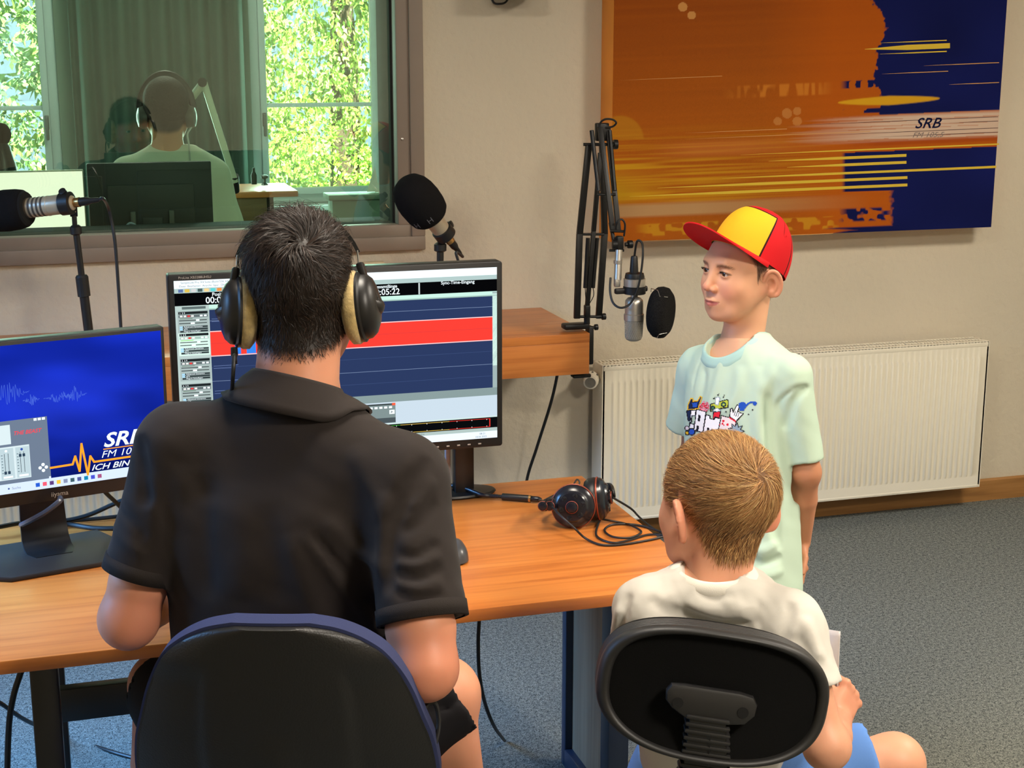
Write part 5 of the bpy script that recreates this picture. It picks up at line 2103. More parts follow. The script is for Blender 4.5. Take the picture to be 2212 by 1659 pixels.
def strands(V, N, prob, n, dirf, lenf, widf, colf, lift, seed, segs=4, curlv=0.0, droop=0.0):
    """thin tapering ribbons rooted on vertices V; returns mesh arrays"""
    rs = np.random.RandomState(seed)
    p = prob / prob.sum()
    idx = rs.choice(len(V), n, p=p)
    r0 = V[idx] + rs.randn(n, 3) * .0012
    nn = N[idx]
    t = dirf(r0, nn, rs)
    t = t - nn * (t * nn).sum(1)[:, None]
    t /= np.linalg.norm(t, axis=1)[:, None] + 1e-9
    b = np.cross(nn, t)
    L = lenf(r0, rs)
    w = widf(r0, rs)
    lf = lift(r0, rs)
    cu = curlv * rs.randn(n)
    ph = rs.randn(n) * .35
    side0 = b * np.cos(ph)[:, None] + nn * np.sin(ph)[:, None]
    VV = np.zeros((n, segs + 1, 2, 3))
    for j in range(segs + 1):
        s = j / segs
        c = r0 + t * (L * s)[:, None] + nn * (L * lf * (s - .6 * s * s) - .0012 - (L * s) ** 2 * .5 / .088)[:, None] + b * (L * cu * s * s)[:, None]
        c[:, 2] -= droop * L * s * s
        ww = (w * (1 - .8 * s ** 1.5))[:, None]
        VV[:, j, 0] = c - side0 * ww / 2
        VV[:, j, 1] = c + side0 * ww / 2
    base = np.arange(n)[:, None] * (2 * (segs + 1))
    F = []
    for j in range(segs):
        F.append(np.concatenate([base + 2 * j, base + 2 * j + 1, base + 2 * j + 3, base + 2 * j + 2], 1))
    F = np.concatenate(F)
    C = colf(r0, rs)
    C = np.repeat(C, 2 * (segs + 1), 0)
    return VV.reshape(-1, 3), F, C


M_hair = mat('hair', (1, 1, 1, 1), .5, vc=True, spec=.35)
M_skin = mat('skin', (1, 1, 1, 1), .48, vc=True, sss=.12, spec=.35, bump=(900, .12, .0006))


def eyeball(name, c, M, r, look, parent, iris=(58, 42, 32)):
    """sphere coloured as sclera, iris and pupil"""
    mb = MB()
    look = np.asarray(look, float) / np.linalg.norm(look)
    fr = frame_z(look)
    prof, cols = [], []
    angs = [0, 9, 15, 22, 30, 33, 45, 70, 100, 180]
    cl = [lin(8, 6, 6), lin(8, 6, 6), lin(*iris), lin(*iris), lin(36, 26, 20), lin(214, 206, 200), lin(222, 214, 208), lin(210, 190, 182), lin(210, 190, 182)]
    n = 24
    for k in range(len(angs) - 1):
        a0, a1 = R(angs[k]), R(angs[k + 1])
        mb.lathe([(max(r * math.sin(a0), 1e-5), r * math.cos(a0)), (max(r * math.sin(a1), 1e-5), r * math.cos(a1))], c, look, n, False, cl[k], fr=fr)
    return mb.build(name, mat('eye surface', (1, 1, 1, 1), .08, vc=True, spec=.8), parent, angle=0)
# ================================================================== the seated man
def Jp(x, y, d):
    return at(x, y, d)


SK_MAN = np.array(lin(214, 148, 116)[:3])
man = thing('person', 'man in black polo shirt and headphones seated with his back to the camera', 'person', (.32, 2.3, 0))
mh_M = face_frame((.20, .98, 0), roll=-1.5, pitch=-9)
mh_c = Jp(649, 652, 2.36)
MHS = 1.07
S_ = 1.0


def h2w(p, M=mh_M, c=mh_c, s=1.0):
    return c + np.asarray(p) * MHS @ M.T


neck_w = Jp(640, 835, 2.33)
nl = (neck_w - mh_c) @ mh_M / MHS
HS = head_solid(False, neck=nl, neck_r=(.058, .062), face=True, ears=(1, 1))
V, Q = HS.mesh(.0032)
V = relax(V, Q, 1, .3)
hv_local, hN_local, hQ = V, vnormals(V, Q), Q
Vh = V @ mh_M.T * MHS + mh_c
# body below: torso, arms, hands, legs
shL, shR = Jp(385, 962, 2.34), Jp(872, 1030, 2.27)
elL, elR = Jp(278, 1335, 2.36), Jp(918, 1440, 2.20)
wrL, wrR = np.array([.175, 2.66, .795]), np.array([.560, 2.60, .800])
pel = np.array([.300, 2.285, .60])
hipL, hipR = pel + np.array([-.085, .01, -.02]), pel + np.array([.085, -.01, -.02])
knL, knR = np.array([.13, 2.74, .56]), Jp(955, 1500, 2.52)
anL, anR = np.array([.10, 2.80, .10]), np.array([knR[0] + .045, knR[1] - .06, .10])
BD = Solid()
ax_ = neck_w - pel
LZ = np.linalg.norm(ax_)
zt = ax_ / LZ
xt = shR - shL
xt = xt - zt * (xt @ zt)
xt /= np.linalg.norm(xt)
MT = np.stack([xt, np.cross(zt, xt), zt], 1)
k_ = LZ / .66
BD.loft(pel, MT, np.array([-.10, 0, .15, .3, .42, .5, .56, .62, .68]) * k_, [.15, .15, .15, .155, .16, .16, .13, .08, .05], [.09, .09, .085, .085, .09, .085, .07, .055, .045], k=.0)
BD.cone(neck_w - zt * .03, mh_c + mh_M @ np.array([0, -.02, -.06]), .060, .056, k=.03)
for sh, el, wr, sd in ((shL, elL, wrL, -1), (shR, elR, wrR, 1)):
    BD.chain([neck_w - zt * .05, sh], [.045, .040], k=.03)
    mid = (sh + el) / 2
    BD.chain([sh, mid, el * .8 + sh * .2, el], [.036, .036, .046 if sd < 0 else .052, .042 if sd < 0 else .046], k=.04)
    BD.ell(el + np.array([0, -.006, -.004]), (.034, .036, .036), k=.03)
    m2 = el * .6 + wr * .4
    BD.chain([el, m2, wr], [.042, .043, .027], k=.02)
    f_ = wr - el
    f_[2] = -.005
    hand(BD, wr, f_, (0, 0, 1), (-sd, .1, 0), 1.03, (14, 22, 18))
for hp_, kn_, an_ in ((hipL, knL, anL), (hipR, knR, anR)):
    BD.chain([hp_, kn_], [.085, .058], k=.04)
    BD.chain([kn_, kn_ * .62 + an_ * .38, an_], [.054, .056, .036], k=.03)
    BD.ell(kn_, (.058, .058, .056), k=.02)
    BD.cone(an_ + np.array([0, -.02, -.05]), an_ + np.array([.0, .14, -.065]), .035, .030, k=.03)
Vb, Qb = BD.mesh(.0055)
nv = len(Vh)
# colours: skin, hair-covered scalp, stubble
rsx = noise3(Vb, 60, 3)
cb_ = SK_MAN * (1 + .05 * rsx)[:, None]
cb_[:, 0] *= 1.0
reddish = sstep(.04, .0, np.linalg.norm(Vb - elL, axis=1) - .05) + sstep(.04, .0, np.linalg.norm(Vb - elR, axis=1) - .05)
cb_ = cb_ * (1 - .12 * np.clip(reddish, 0, 1)[:, None] * np.array([0, 1, 1]))
HAIR_D = np.array(lin(30, 22, 18)[:3])


def man_scalp(l):
    """1 inside the hair region, in head coordinates"""
    x, y, z = l.T
    line = np.interp(y, [-.12, -.085, -.05, -.02, .0, .02, .05, .08], [-.078, -.078, -.062, -.035, -.025, .010, .055, .075])
    return sstep(-.012, .012, z - line) * sstep(.092, .080, y)


sc_w = man_scalp(hv_local)
ch_ = SK_MAN * (1 + .04 * noise3(hv_local, 80, 5))[:, None]
st = sstep(-.02, -.05, hv_local[:, 2]) * sstep(-.02, .02, hv_local[:, 1]) * sstep(-.14, -.11, hv_local[:, 2])
ch_ = ch_ * (1 - .35 * st[:, None])
ch_ = ch_ * (1 - sc_w[:, None]) + HAIR_D * 1.3 * sc_w[:, None]
np_mesh('body', np.concatenate([Vh, Vb]), np.concatenate([hQ, Qb + nv]), M_skin, man, np.concatenate([ch_, cb_]))
for s in (-1, 1):
    eyeball('eye', h2w((s * .032, .079, .0105)), mh_M, .0126, mh_M @ np.array([0, 1, -.1]), man)
# ---- hair
whorl = np.array([.012, -.088, .082])


def man_dir(r0, nn, rs):
    d = r0 - whorl
    dist = np.linalg.norm(d, axis=1)[:, None]
    d = d / (dist + 1e-6)
    sw = np.cross(nn, d)
    a = .75 * np.exp(-dist / .06) + .15
    v = d * np.cos(a) + sw * np.sin(a)
    low = sstep(.02, -.04, r0[:, 2])[:, None]
    v = v * (1 - low * .5) + np.array([0, 0, -1.0]) * low * .5
    # clumps
    cl = np.stack([noise3(r0, 95, 31), noise3(r0, 95, 32), noise3(r0, 95, 33)], 1)
    return v + cl * .75 + rs.randn(*r0.shape) * .16


toplen = lambda r0: sstep(.03, .10, r0[:, 2])
man_len = lambda r0, rs: (.014 + .026 * toplen(r0) + .010 * toplen(r0) * sstep(-.02, .06, r0[:, 1])) * (.7 + .6 * rs.rand(len(r0))) * (.45 + .55 * sstep(-.085, -.035, r0[:, 2]))


def man_col(r0, rs):
    c = np.array(lin(42, 31, 25)[:3]) * (.35 + .9 * rs.rand(len(r0)))[:, None]
    warm = (rs.rand(len(r0)) < .18)[:, None]
    return np.where(warm, c * np.array([2.0, 1.7, 1.5]), c)


pb = np.clip(sc_w, 0, 1) ** 1.5
SV, SF, SCc = strands(hv_local, hN_local, pb, 26000, man_dir, man_len, lambda r0, rs: .0005 + .0008 * rs.rand(len(r0)), man_col, lambda r0, rs: (.35 + .95 * toplen(r0) * rs.rand(len(r0)) + .2 * rs.rand(len(r0))), 4, segs=4, curlv=.28)
np_mesh('hair', SV @ mh_M.T * MHS + mh_c, SF, M_hair, man, SCc, smooth=True)

# ---- polo shirt
M_polo = mat('black polo cotton', lin(44, 38, 36), .85, bump=(1400, .25, .0006), spec=.2, sheen=.06)
PS = Solid()
PS.loft(pel, MT, np.array([-.12, 0, .13, .28, .40, .48, .535, .585, .615]) * k_, [.185, .182, .182, .190, .198, .192, .165, .110, .078], [.135, .130, .125, .125, .128, .120, .100, .080, .070], cy=[-.01, -.01, -.01, -.012, -.016, -.016, -.012, 0, 0], k=.0)
PS.chain([neck_w - zt * .072, shL], [.072, .060], k=.05)
PS.chain([neck_w - zt * .072, shR], [.072, .060], k=.05)


def sleeve(S, sh, el, t, r0, r1, k=.03, ring=True):
    end = sh + (el - sh) * t
    u = (el - sh) / np.linalg.norm(el - sh)
    S.cone(sh, end, r0, r1, k=k, cut1=.0)
    return end, u


eL, uL = sleeve(PS, shL + np.array([0, 0, -.004]), elL + np.array([-.004, 0, 0]), .74, .064, .057)
eR, uR = sleeve(PS, shR + np.array([0, 0, -.004]), elR + np.array([.006, 0, 0]), .76, .066, .066)
PS.cone(eL - uL * .026, eL + uL * .02, .0585, .0585, k=.003, cut1=-.02)
PS.cone(eR - uR * .026, eR + uR * .02, .0675, .0675, k=.003, cut1=-.02)
PS.cone(eL - uL * .05, eL + uL * .05, .022, .058, k=.002, op='-')
PS.cone(eR - uR * .05, eR + uR * .05, .028, .068, k=.002, op='-')
PS.cone(neck_w - zt * .02, neck_w + zt * .12, .060, .064, k=.004, op='-')


trfolds(PS, [
    ([(300, 940), (312, 1020), (318, 1100)], .014, -.010),
    ([(312, 1000), (335, 1120), (345, 1300)], .012, .005),
    ([(925, 985), (880, 1060), (848, 1140), (840, 1290)], .012, -.012),
    ([(835, 1060), (830, 1160), (822, 1260)], .014, .007),
    ([(650, 1150), (720, 1240), (790, 1330), (830, 1390)], .009, .0065),
    ([(675, 1150), (745, 1235), (815, 1320)], .008, -.006),
    ([(700, 1120), (770, 1190), (830, 1230)], .010, .005),
    ([(620, 1150), (660, 1260), (690, 1360)], .018, .006),
    ([(400, 1000), (395, 1140), (405, 1300)], .020, .006),
    ([(450, 1020), (445, 1160), (455, 1300)], .018, -.006),
    ([(520, 1040), (515, 1180), (520, 1300)], .024, .004),
    ([(580, 1080), (590, 1200), (600, 1310)], .020, -.004),
    ([(760, 960), (800, 1050), (825, 1130)], .016, .005),
    ([(852, 1195), (900, 1200), (950, 1170)], .007, -.007),
    ([(850, 1215), (905, 1222), (955, 1195)], .006, .005),
    ([(850, 1235), (905, 1246), (958, 1222)], .007, -.007),
    ([(850, 1258), (905, 1272), (960, 1255)], .006, .006),
    ([(850, 1280), (905, 1294), (962, 1282)], .006, -.006),
    ([(862, 1150), (905, 1130), (945, 1080)], .009, -.006),
    ([(880, 1100), (915, 1070), (938, 1030)], .009, .004),
    ([(255, 1080), (290, 1130), (318, 1170)], .009, -.004),
    ([(246, 1130), (285, 1180), (318, 1205)], .008, .005),
    ([(450, 850), (560, 880), (700, 900)], .020, -.003),
])
PS.warp(lambda P: -.0022 * noise3(P, 26, 41) - .0009 * noise3(P, 70, 42))
Vp, Qp = PS.mesh(.0046)
Vp = relax(Vp, Qp, 1, .4)
po = np_mesh('polo_shirt', Vp, Qp, M_polo, man)
# collar: stand-up band folding over into a leaf that rests on the shirt
co = MB()
Nn = 72
cM = MT @ rotm(-12, 6, 0)
ang = np.linspace(0, 2 * math.pi, Nn, endpoint=False)
bk = .5 - .5 * np.sin(ang)
rad = np.stack([np.cos(ang) * 1.06, np.sin(ang), 0 * ang], 1) @ cM.T
zc = cM[:, 2]
cen = neck_w - zc * .028 - cM[:, 1] * .002
rws = []
rws.append(cen + rad * .066 - zc * .02)
rws.append(cen + rad * .0645 + np.outer(.026 + .018 * bk, zc))
top = cen + rad * .068 + np.outer(.031 + .018 * bk, zc)
rws.append(top)
rws.append(cen + rad * .0715 + np.outer(.026 + .018 * bk, zc))
for f_ in (.3, .55, .8, 1.0):
    p = top + rad * (.004 + .030 * f_) - np.outer(f_ * (.046 + .010 * bk), zc)
    d = PS.evalp(p)
    for _ in range(4):
        q = snap(PS, p, .006, 1)
        d = PS.evalp(p)
        p = np.where((d < .006)[:, None], q, p)
    rws.append(p)
rws.append(rws[-1] - rad * .004 - np.outer(np.full(Nn, .003), zc))
vs = np.concatenate(rws)
fs = []
for j in range(len(rws) - 1):
    for i in range(Nn):
        a, b = j * Nn + i, j * Nn + (i + 1) % Nn
        fs.append((a, b, b + Nn, a + Nn))
co.add(vs, fs)
co.build('collar', M_polo, po, angle=0)
for e_, u_, r_ in ((eL, uL, .0590), (eR, uR, .0680)):
    rb = MB()
    rb.lathe([(r_ * .93, -.004), (r_ + .0012, -.003), (r_ + .0014, .020), (r_ * .93, .021)], e_ - u_ * .019, u_, 48, cap=False)
    rb.build('sleeve_rib', mat('ribbed black cotton', lin(42, 37, 35), .9, bump=(700, .5, .001), spec=.2), po, angle=0)
# ---- shorts
SH = Solid()
SH.loft(pel, MT, np.array([-.13, -.05, .06, .10]), [.17, .178, .176, .17], [.125, .13, .128, .12], k=0)
for hp_, kn_, r0, r1, tt in ((hipL, knL, .098, .082, .90), (hipR, knR, .100, .080, 1.10)):
    e_ = hp_ + (kn_ - hp_) * tt
    u_ = (kn_ - hp_) / np.linalg.norm(kn_ - hp_)
    SH.cone(hp_, e_, r0, r1, k=.03, cut1=0)
    SH.cone(e_ - u_ * .03, e_ + u_ * .05, r1 - .008, r1 - .006, k=.003, op='-')
trfolds(SH, [([(900, 1480), (960, 1470), (1015, 1450)], .009, .006), ([(905, 1530), (960, 1530), (1010, 1510)], .009, -.006), ([(960, 1400), (990, 1430), (1015, 1470)], .008, -.006)])
SH.warp(lambda P: -.0025 * noise3(P, 34, 51))
Vs, Qs = SH.mesh(.006)
so = np_mesh('shorts', relax(Vs, Qs, 1, .4), Qs, mat('black shorts cloth', lin(27, 25, 28), .8, spec=.2), man)
for an_ in (anL, anR):
    SS = Solid()
    SS.cone(an_ + np.array([0, -.045, -.058]), an_ + np.array([0, .15, -.066]), .044, .040, k=.0)
    SS.ell(an_ + np.array([0, -.02, -.03]), (.045, .06, .045), k=.02)
    SS.plane((0, 0, .002), (0, 0, -1))
    Vq, Qq = SS.mesh(.006)
    np_mesh('shoe', Vq, Qq, mat('black shoe', lin(28, 28, 30), .5), man)
# black cord hanging from the shorts pocket
MB().tube([Jp(905, 1560, 2.17), Jp(920, 1525, 2.19), Jp(940, 1520, 2.2), Jp(948, 1560, 2.2), Jp(940, 1605, 2.19), Jp(925, 1612, 2.18), Jp(915, 1590, 2.17)], .0035, 8, 6).build('pocket_cord', M_darkrubber, man)

# ================================================================== headphones worn by the man
wh = thing('headphones', 'black headphones with beige velour ear pads worn by the seated man', 'headphones', tuple(mh_c))
M_velour = mat('beige velour', lin(190, 164, 108), 1.0, sheen=.6, bump=(260, .6, .002), var=(60, .28))
M_hpb = mat('headphone black', lin(24, 23, 24), .38)
H = lambda x, y, z: h2w((x, y, z))
for s in (-1, 1):
    ax = mh_M @ (np.array([s * .97, -.20, .06]))
    ax /= np.linalg.norm(ax)
    c = H(s * .0700, -.010, -.012)
    fr_ = np.stack([np.cross(mh_M @ np.array([0, .0, 1.0]), ax), mh_M @ np.array([0, 0, 1.0]), ax], 1)
    fr_[:, 0] /= np.linalg.norm(fr_[:, 0])
    fr_[:, 1] = np.cross(fr_[:, 2], fr_[:, 0])
    pad = MB().lathe([(.018, -.004), (.028, -.006), (.042, -.003), (.0500, .004), (.0505, .014), (.047, .020), (.040, .021)], c, ax, 44, sx=1.0, sy=1.16, fr=fr_)
    pad.build('ear_pad', M_velour, wh, angle=0)
    cup = MB().lathe([(.045, .018), (.0475, .020), (.0475, .024), (.044, .027), (.043, .034), (.037, .042), (.025, .048), (.010, .051), (0, .051)], c, ax, 40, cap=False, sx=.98, sy=1.18, fr=fr_)
    cu = cup.build('cup', M_hpb, wh, angle=35)
    # cover wing across the cup and hinge block
    wg = MB()
    wg.box(c + fr_ @ np.array([0, .014, .043]), (.022, .034, .016), fr_ @ rotm(-18, 0, 0), bev=.004)
    wg.box(c + fr_ @ np.array([.0, .05, .029]), (.018, .040, .012), fr_ @ rotm(-10, 0, 0), bev=.004)
    wg.build('hinge', M_hpb, cu)
    fk = MB().box(c + fr_ @ np.array([-s * .022, .002, .039]), (.012, .026, .014), fr_ @ rotm(0, -s * 25, 12), bev=.003)
    fk.build('fork', mat('dark grey hinge', lin(64, 62, 62), .5), cu)
    bn = MB().tube([c + fr_ @ np.array([-s * .026, .004, .036]), c + fr_ @ np.array([0, -.004, .0515]), c + fr_ @ np.array([s * .028, -.014, .039])], .0055, 8, 5, flat=2.0)
    bn.build('cover_band', M_hpb, cu, angle=0)
    wr_ = MB()
    for o_ in (-.010, .012):
        wr_.tube([c + fr_ @ np.array([o_ * .6, .062, .023]), H(s * .088, -.012 + o_ * .5, .055), H(s * .087, -.010 + o_ * .5, .072)], .0016, 6, 4)
    wr_.build('slider_wire', mat('bright wire', lin(220, 220, 215), .2, .9), wh)
hbp = [H(.090 * math.cos(a), .004, .030 + .098 * math.sin(a)) for a in np.linspace(R(22), R(158), 17)]
hbp = [p + (p - H(0, .004, .03)) * .03 for p in hbp]
hbm = MB()
vs, fs = [], []
for i, p in enumerate(hbp):
    rad = p - H(0, .004, .03)
    rad /= np.linalg.norm(rad)
    yv = mh_M @ np.array([0, 1.0, 0])
    wd = .017 if 2 < i < 14 else .013
    for a, b in ((-wd, 0), (wd, 0), (wd, .006), (-wd, .006)):
        vs.append(p + yv * a + rad * b)
for i in range(16):
    a = i * 4
    for k in range(4):
        fs.append((a + k, a + (k + 1) % 4, a + 4 + (k + 1) % 4, a + 4 + k))
fs += [(0, 3, 2, 1), (64, 65, 66, 67)]
hbm.add(vs, fs)
hbm.build('headband', M_hpb, wh, angle=40)
pl0 = H(-.098, -.022, -.062)
plg = MB().lathe([(.0055, 0), (.0058, .012), (.004, .016), (.004, .026)], pl0, (0.0, -.05, -1), 12)
plg.build('plug', M_hpb, wh)
MB().tube([pl0 + np.array([0, 0, -.02]), Jp(506, 770, 2.26), Jp(502, 830, 2.27), Jp(500, 880, 2.42), Jp(520, 960, 2.55), np.array([.30, 2.66, .77])], .0032, 8, 8).build('cable', M_darkrubber, wh)
# ================================================================== the standing boy
boy = thing('person', 'boy in red cap and pale mint T-shirt standing right of the desk', 'person', (1.45, 3.0, 0))
TH = 57
f2 = -FW * np.array([1, 1, 0])
f2 /= np.linalg.norm(f2)
bf = f2 * math.cos(R(TH)) - RT * math.sin(R(TH))
bM = face_frame(bf, roll=-2, pitch=1)
bc = Jp(1606, 592, 3.3)
BSs = .93
b2w = lambda p: bc + np.asarray(p, float) * BSs @ bM.T
bneck = Jp(1601, 752, 3.335)
bchest = Jp(1590, 800, 3.31)
nl, cl_ = (bneck - bc) @ bM / BSs, (bchest - bc) @ bM / BSs
HS = head_solid(True, neck=nl, chest=cl_, neck_r=(.050, .050), face=True, ears=(1, 1))
V, Q = HS.mesh(.0016, lo=(-.12, -.15, -.25), hi=(.12, .14, .14))
V = relax(V, Q, 1, .25)
bl, bN, bQ = V, vnormals(V, Q), Q
Vh = V @ bM.T * BSs + bc
SK_BOY = np.array(lin(222, 166, 132)[:3])
x, y, z = bl.T
ch_ = SK_BOY * (1 + .03 * noise3(bl, 70, 6))[:, None]


def tint(c, w):
    global ch_
    w = np.clip(w, 0, 1)[:, None]
    ch_ = ch_ * (1 - w) + np.array(lin(*c)[:3]) * w


for s in (-1, 1):
    tint((224, 136, 112), .45 * np.exp(-(((x - s * .042) / .022) ** 2 + ((z + .030) / .020) ** 2)) * (y > .03))
    tint((206, 130, 104), .5 * sstep(.074, .082, s * x) * (np.abs(y) < .05))
tint((222, 134, 112), .5 * np.exp(-(((x) / .014) ** 2 + ((z + .024) / .014) ** 2)) * (y > .09))
lipw = np.interp(np.abs(x), [0, .010, .020, .026], [.0100, .0098, .0060, .0])
lz = z + .0597
lip = sstep(.0, .0022, np.where(lz > 0, lipw * .62, lipw * .95) - np.abs(lz)) * (y > .080)
tint((192, 104, 98), lip * .85)
tint((120, 58, 56), np.exp(-((lz / .0012) ** 2)) * (np.abs(x) < .026) * (y > .086) * .8)
for s in (-1, 1):
    ex_, ez_ = x - s * .0325, z - .0098
    rim = np.abs(np.sqrt((ex_ / .0140) ** 2 + (ez_ / .0058) ** 2) - 1.0)
    tint((60, 38, 32), sstep(.32, .08, rim) * (ez_ > -.001) * (y > .07) * .75)
    bz = z - (.0275 + .0050 * np.cos((np.abs(x) - .030) / .020 * 1.3) - .003)
    tint((120, 84, 62), np.exp(-(bz / .0036) ** 2) * sstep(.012, .018, np.abs(x)) * sstep(.056, .044, np.abs(x)) * (y > .05) * .35)


def boy_scalp(l):
    x, y, z = l.T
    line = np.interp(y, [-.12, -.09, -.06, -.035, -.020, .012, .020, .028, .05, .08], [-.072, -.070, -.058, -.045, .012, .012, -.010, .030, .060, .085])
    return sstep(-.008, .010, z - line) * (np.abs(x) < .0775 + .01 * (z > .03)) * sstep(.09, .07, y)


bs_w = boy_scalp(bl)
HB = np.array(lin(54, 38, 30)[:3])
ch_ = ch_ * (1 - .85 * bs_w[:, None]) + HB * .85 * bs_w[:, None]
# ---- body
sL, sR = Jp(1708, 812, 3.24), Jp(1513, 797, 3.43)
eLb, eRb = Jp(1740, 1020, 3.27), Jp(1497, 985, 3.56)
wLb, wRb = Jp(1731, 1172, 3.37), Jp(1580, 1140, 3.60)
bpel = Jp(1602, 1275, 3.36)
bpel[2] = max(bpel[2], .60)
BB = Solid()
az = bneck - bpel
LB = np.linalg.norm(az)
bz_ = az / LB
bx_ = sR - sL
bx_ = bx_ - bz_ * (bx_ @ bz_)
bx_ /= np.linalg.norm(bx_)
BT = np.stack([bx_, np.cross(bz_, bx_), bz_], 1)
BB.loft(bpel, BT, np.array([-.08, 0, .15, .3, .42, .50, .56]) * LB / .54, [.10, .11, .105, .11, .115, .10, .05], [.075, .08, .075, .075, .08, .07, .045], k=0)
BB.cone(bneck - bz_ * .03, bneck + bz_ * .03, .044, .042, k=.02)
for sh, el, wr, sd in ((sL, eLb, wLb, -1), (sR, eRb, wRb, 1)):
    BB.chain([bneck - bz_ * .04, sh], [.036, .036], k=.03)
    BB.chain([sh, (sh + el) / 2, el], [.036, .0335, .029], k=.03)
    BB.ell(el, (.029, .030, .030), k=.02)
    BB.chain([el, el * .62 + wr * .38, wr], [.029, .029, .0205], k=.015)
hand(BB, wLb, Jp(1727, 1250, 3.37) - wLb, RT * .9 - f2 * .2, bf, .72, (8, 14, 12), spread=2)
hand(BB, wRb, Jp(1610, 1195, 3.58) - wRb, -f2, RT, .74, (25, 35, 30))
hL, hR = bpel - bx_ * .065 - bz_ * .05, bpel + bx_ * .065 - bz_ * .05
ft = np.array([bf[0] * .5 + f2[0] * .5, bf[1] * .5 + f2[1] * .5, 0])
ft /= np.linalg.norm(ft)
ank = []
for h_ in (hL, hR):
    kn_ = np.array([h_[0] + ft[0] * .01, h_[1] + ft[1] * .01, .36])
    an_ = np.array([h_[0] - ft[0] * .01, h_[1] - ft[1] * .01, .075])
    ank.append(an_)
    BB.chain([h_, kn_], [.062, .044], k=.03)
    BB.chain([kn_, kn_ * .65 + an_ * .35, an_], [.042, .043, .028], k=.02)
    BB.cone(an_ - np.array([0, 0, .035]), an_ + ft * .11 - np.array([0, 0, .05]), .026, .022, k=.02)
Vb, Qb = BB.mesh(.0040)
nv = len(Vh)
SK_ARM = np.array(lin(196, 134, 100)[:3])
nw_ = sstep(.17, .09, np.linalg.norm(Vb - bneck, axis=1))[:, None]
cb_ = (SK_ARM * (1 - nw_) + SK_BOY * nw_) * (1 + .04 * noise3(Vb, 60, 8))[:, None]
np_mesh('body', np.concatenate([Vh, Vb]), np.concatenate([bQ, Qb + nv]), M_skin, boy, np.concatenate([ch_, cb_]))
for s in (-1, 1):
    eyeball('eye', b2w((s * .032, .0788, .0105)), bM, .0121 * BSs, bM @ np.array([.10, 1, -.02]), boy, (62, 42, 30))
    la = MB()
    for i in range(17):
        t = -1 + 2 * i / 16
        p0 = np.array([s * .0322 + t * .0125, .0790 + .0146 * math.sqrt(max(0, 1 - (t * .85) ** 2)), .0105 + .0050 * (1 - t * t) - .0006])
        d = np.array([t * .45 + s * .25, .8, .38])
        d /= np.linalg.norm(d)
        la.tube([b2w(p0), b2w(p0 + d * .0032), b2w(p0 + d * .0058 + np.array([0, 0, .0018]))], [.00042, .0003, .0001], 4)
    la.build('eyelashes', mat('lash black', lin(22, 16, 14), .6), boy)
# eyebrow hairs and short dark hair below the cap
eb = np.zeros(len(bl))
for s in (-1, 1):
    bz = z - (.0275 + .0050 * np.cos((np.abs(x) - .030) / .020 * 1.3) - .003)
    eb += np.exp(-(bz / .0024) ** 2) * sstep(.012, .017, s * x) * sstep(.054, .046, s * x) * (y > .055)
EV, EF, EC = strands(bl, bN, eb, 700, lambda r0, nn, rs: np.stack([np.sign(r0[:, 0]), -.3 + 0 * r0[:, 0], .25 + 0 * r0[:, 0]], 1) + rs.randn(len(r0), 3) * .12, lambda r0, rs: .0065 * (.6 + .6 * rs.rand(len(r0))), lambda r0, rs: .00035 + 0 * r0[:, 0], lambda r0, rs: np.array(lin(132, 94, 70)[:3]) * (.7 + .6 * rs.rand(len(r0)))[:, None], lambda r0, rs: .12 + 0 * r0[:, 0], 9, segs=3)
np_mesh('eyebrows', EV @ bM.T * BSs + bc, EF, M_hair, boy, EC)
low = bs_w * sstep(.11, .06, z) * sstep(.045, .030, y) * sstep(-.10, -.09, z + .03 * 0)
HV, HF, HC = strands(bl, bN, np.clip(low, 0, 1) + 1e-9, 10000, lambda r0, nn, rs: np.stack([0 * r0[:, 0], -.45 + 0 * r0[:, 0], -1 + 0 * r0[:, 0]], 1) + rs.randn(len(r0), 3) * .14, lambda r0, rs: .011 * (.6 + .7 * rs.rand(len(r0))), lambda r0, rs: .0004 + .0003 * rs.rand(len(r0)), lambda r0, rs: np.array(lin(56, 40, 30)[:3]) * (.5 + 1.0 * rs.rand(len(r0)))[:, None], lambda r0, rs: .18 + 0 * r0[:, 0], 10, segs=3)
np_mesh('hair', HV @ bM.T * BSs + bc, HF, M_hair, boy, HC)

# ---- T-shirt
M_mint = mat('pale mint cotton', lin(192, 214, 194), .9, bump=(1200, .2, .0006), spec=.15)
TS = Solid()
q_ = LB / .54
TS.loft(bpel, BT, np.array([-.075, 0, .12, .26, .38, .46, .51, .55, .575]) * q_, [.142, .140, .135, .134, .137, .134, .116, .085, .060], [.112, .110, .106, .102, .100, .093, .082, .068, .054], cy=[.004, .0, .0, .002, .004, .002, .0, 0, 0], ex=2.2, k=0)
TS.chain([bneck - bz_ * .034, sL], [.050, .045], k=.04)
TS.chain([bneck - bz_ * .034, sR], [.050, .045], k=.04)
oL, oR = (eLb - sL) / np.linalg.norm(eLb - sL), (eRb - sR) / np.linalg.norm(eRb - sR)
tL, tR = sL + oL * .190, sR + (Jp(1478, 925, 3.5) - sR)
oR = (tR - sR) / np.linalg.norm(tR - sR)
TS.cone(sL, tL, .048, .047, k=.010, cut1=0, flat=(RT, .92))
TS.cone(sR, tR, .048, .046, k=.025, cut1=0)
TS.cone(tL - oL * .045, tL + oL * .05, .016, .052, k=.002, op='-', flat=(RT, .92))
TS.cone(tR - oR * .045, tR + oR * .05, .016, .052, k=.002, op='-')
TS.plane(bpel - bz_ * .045 * q_, -bz_ + np.array([0, 0, 0]), k=.002)
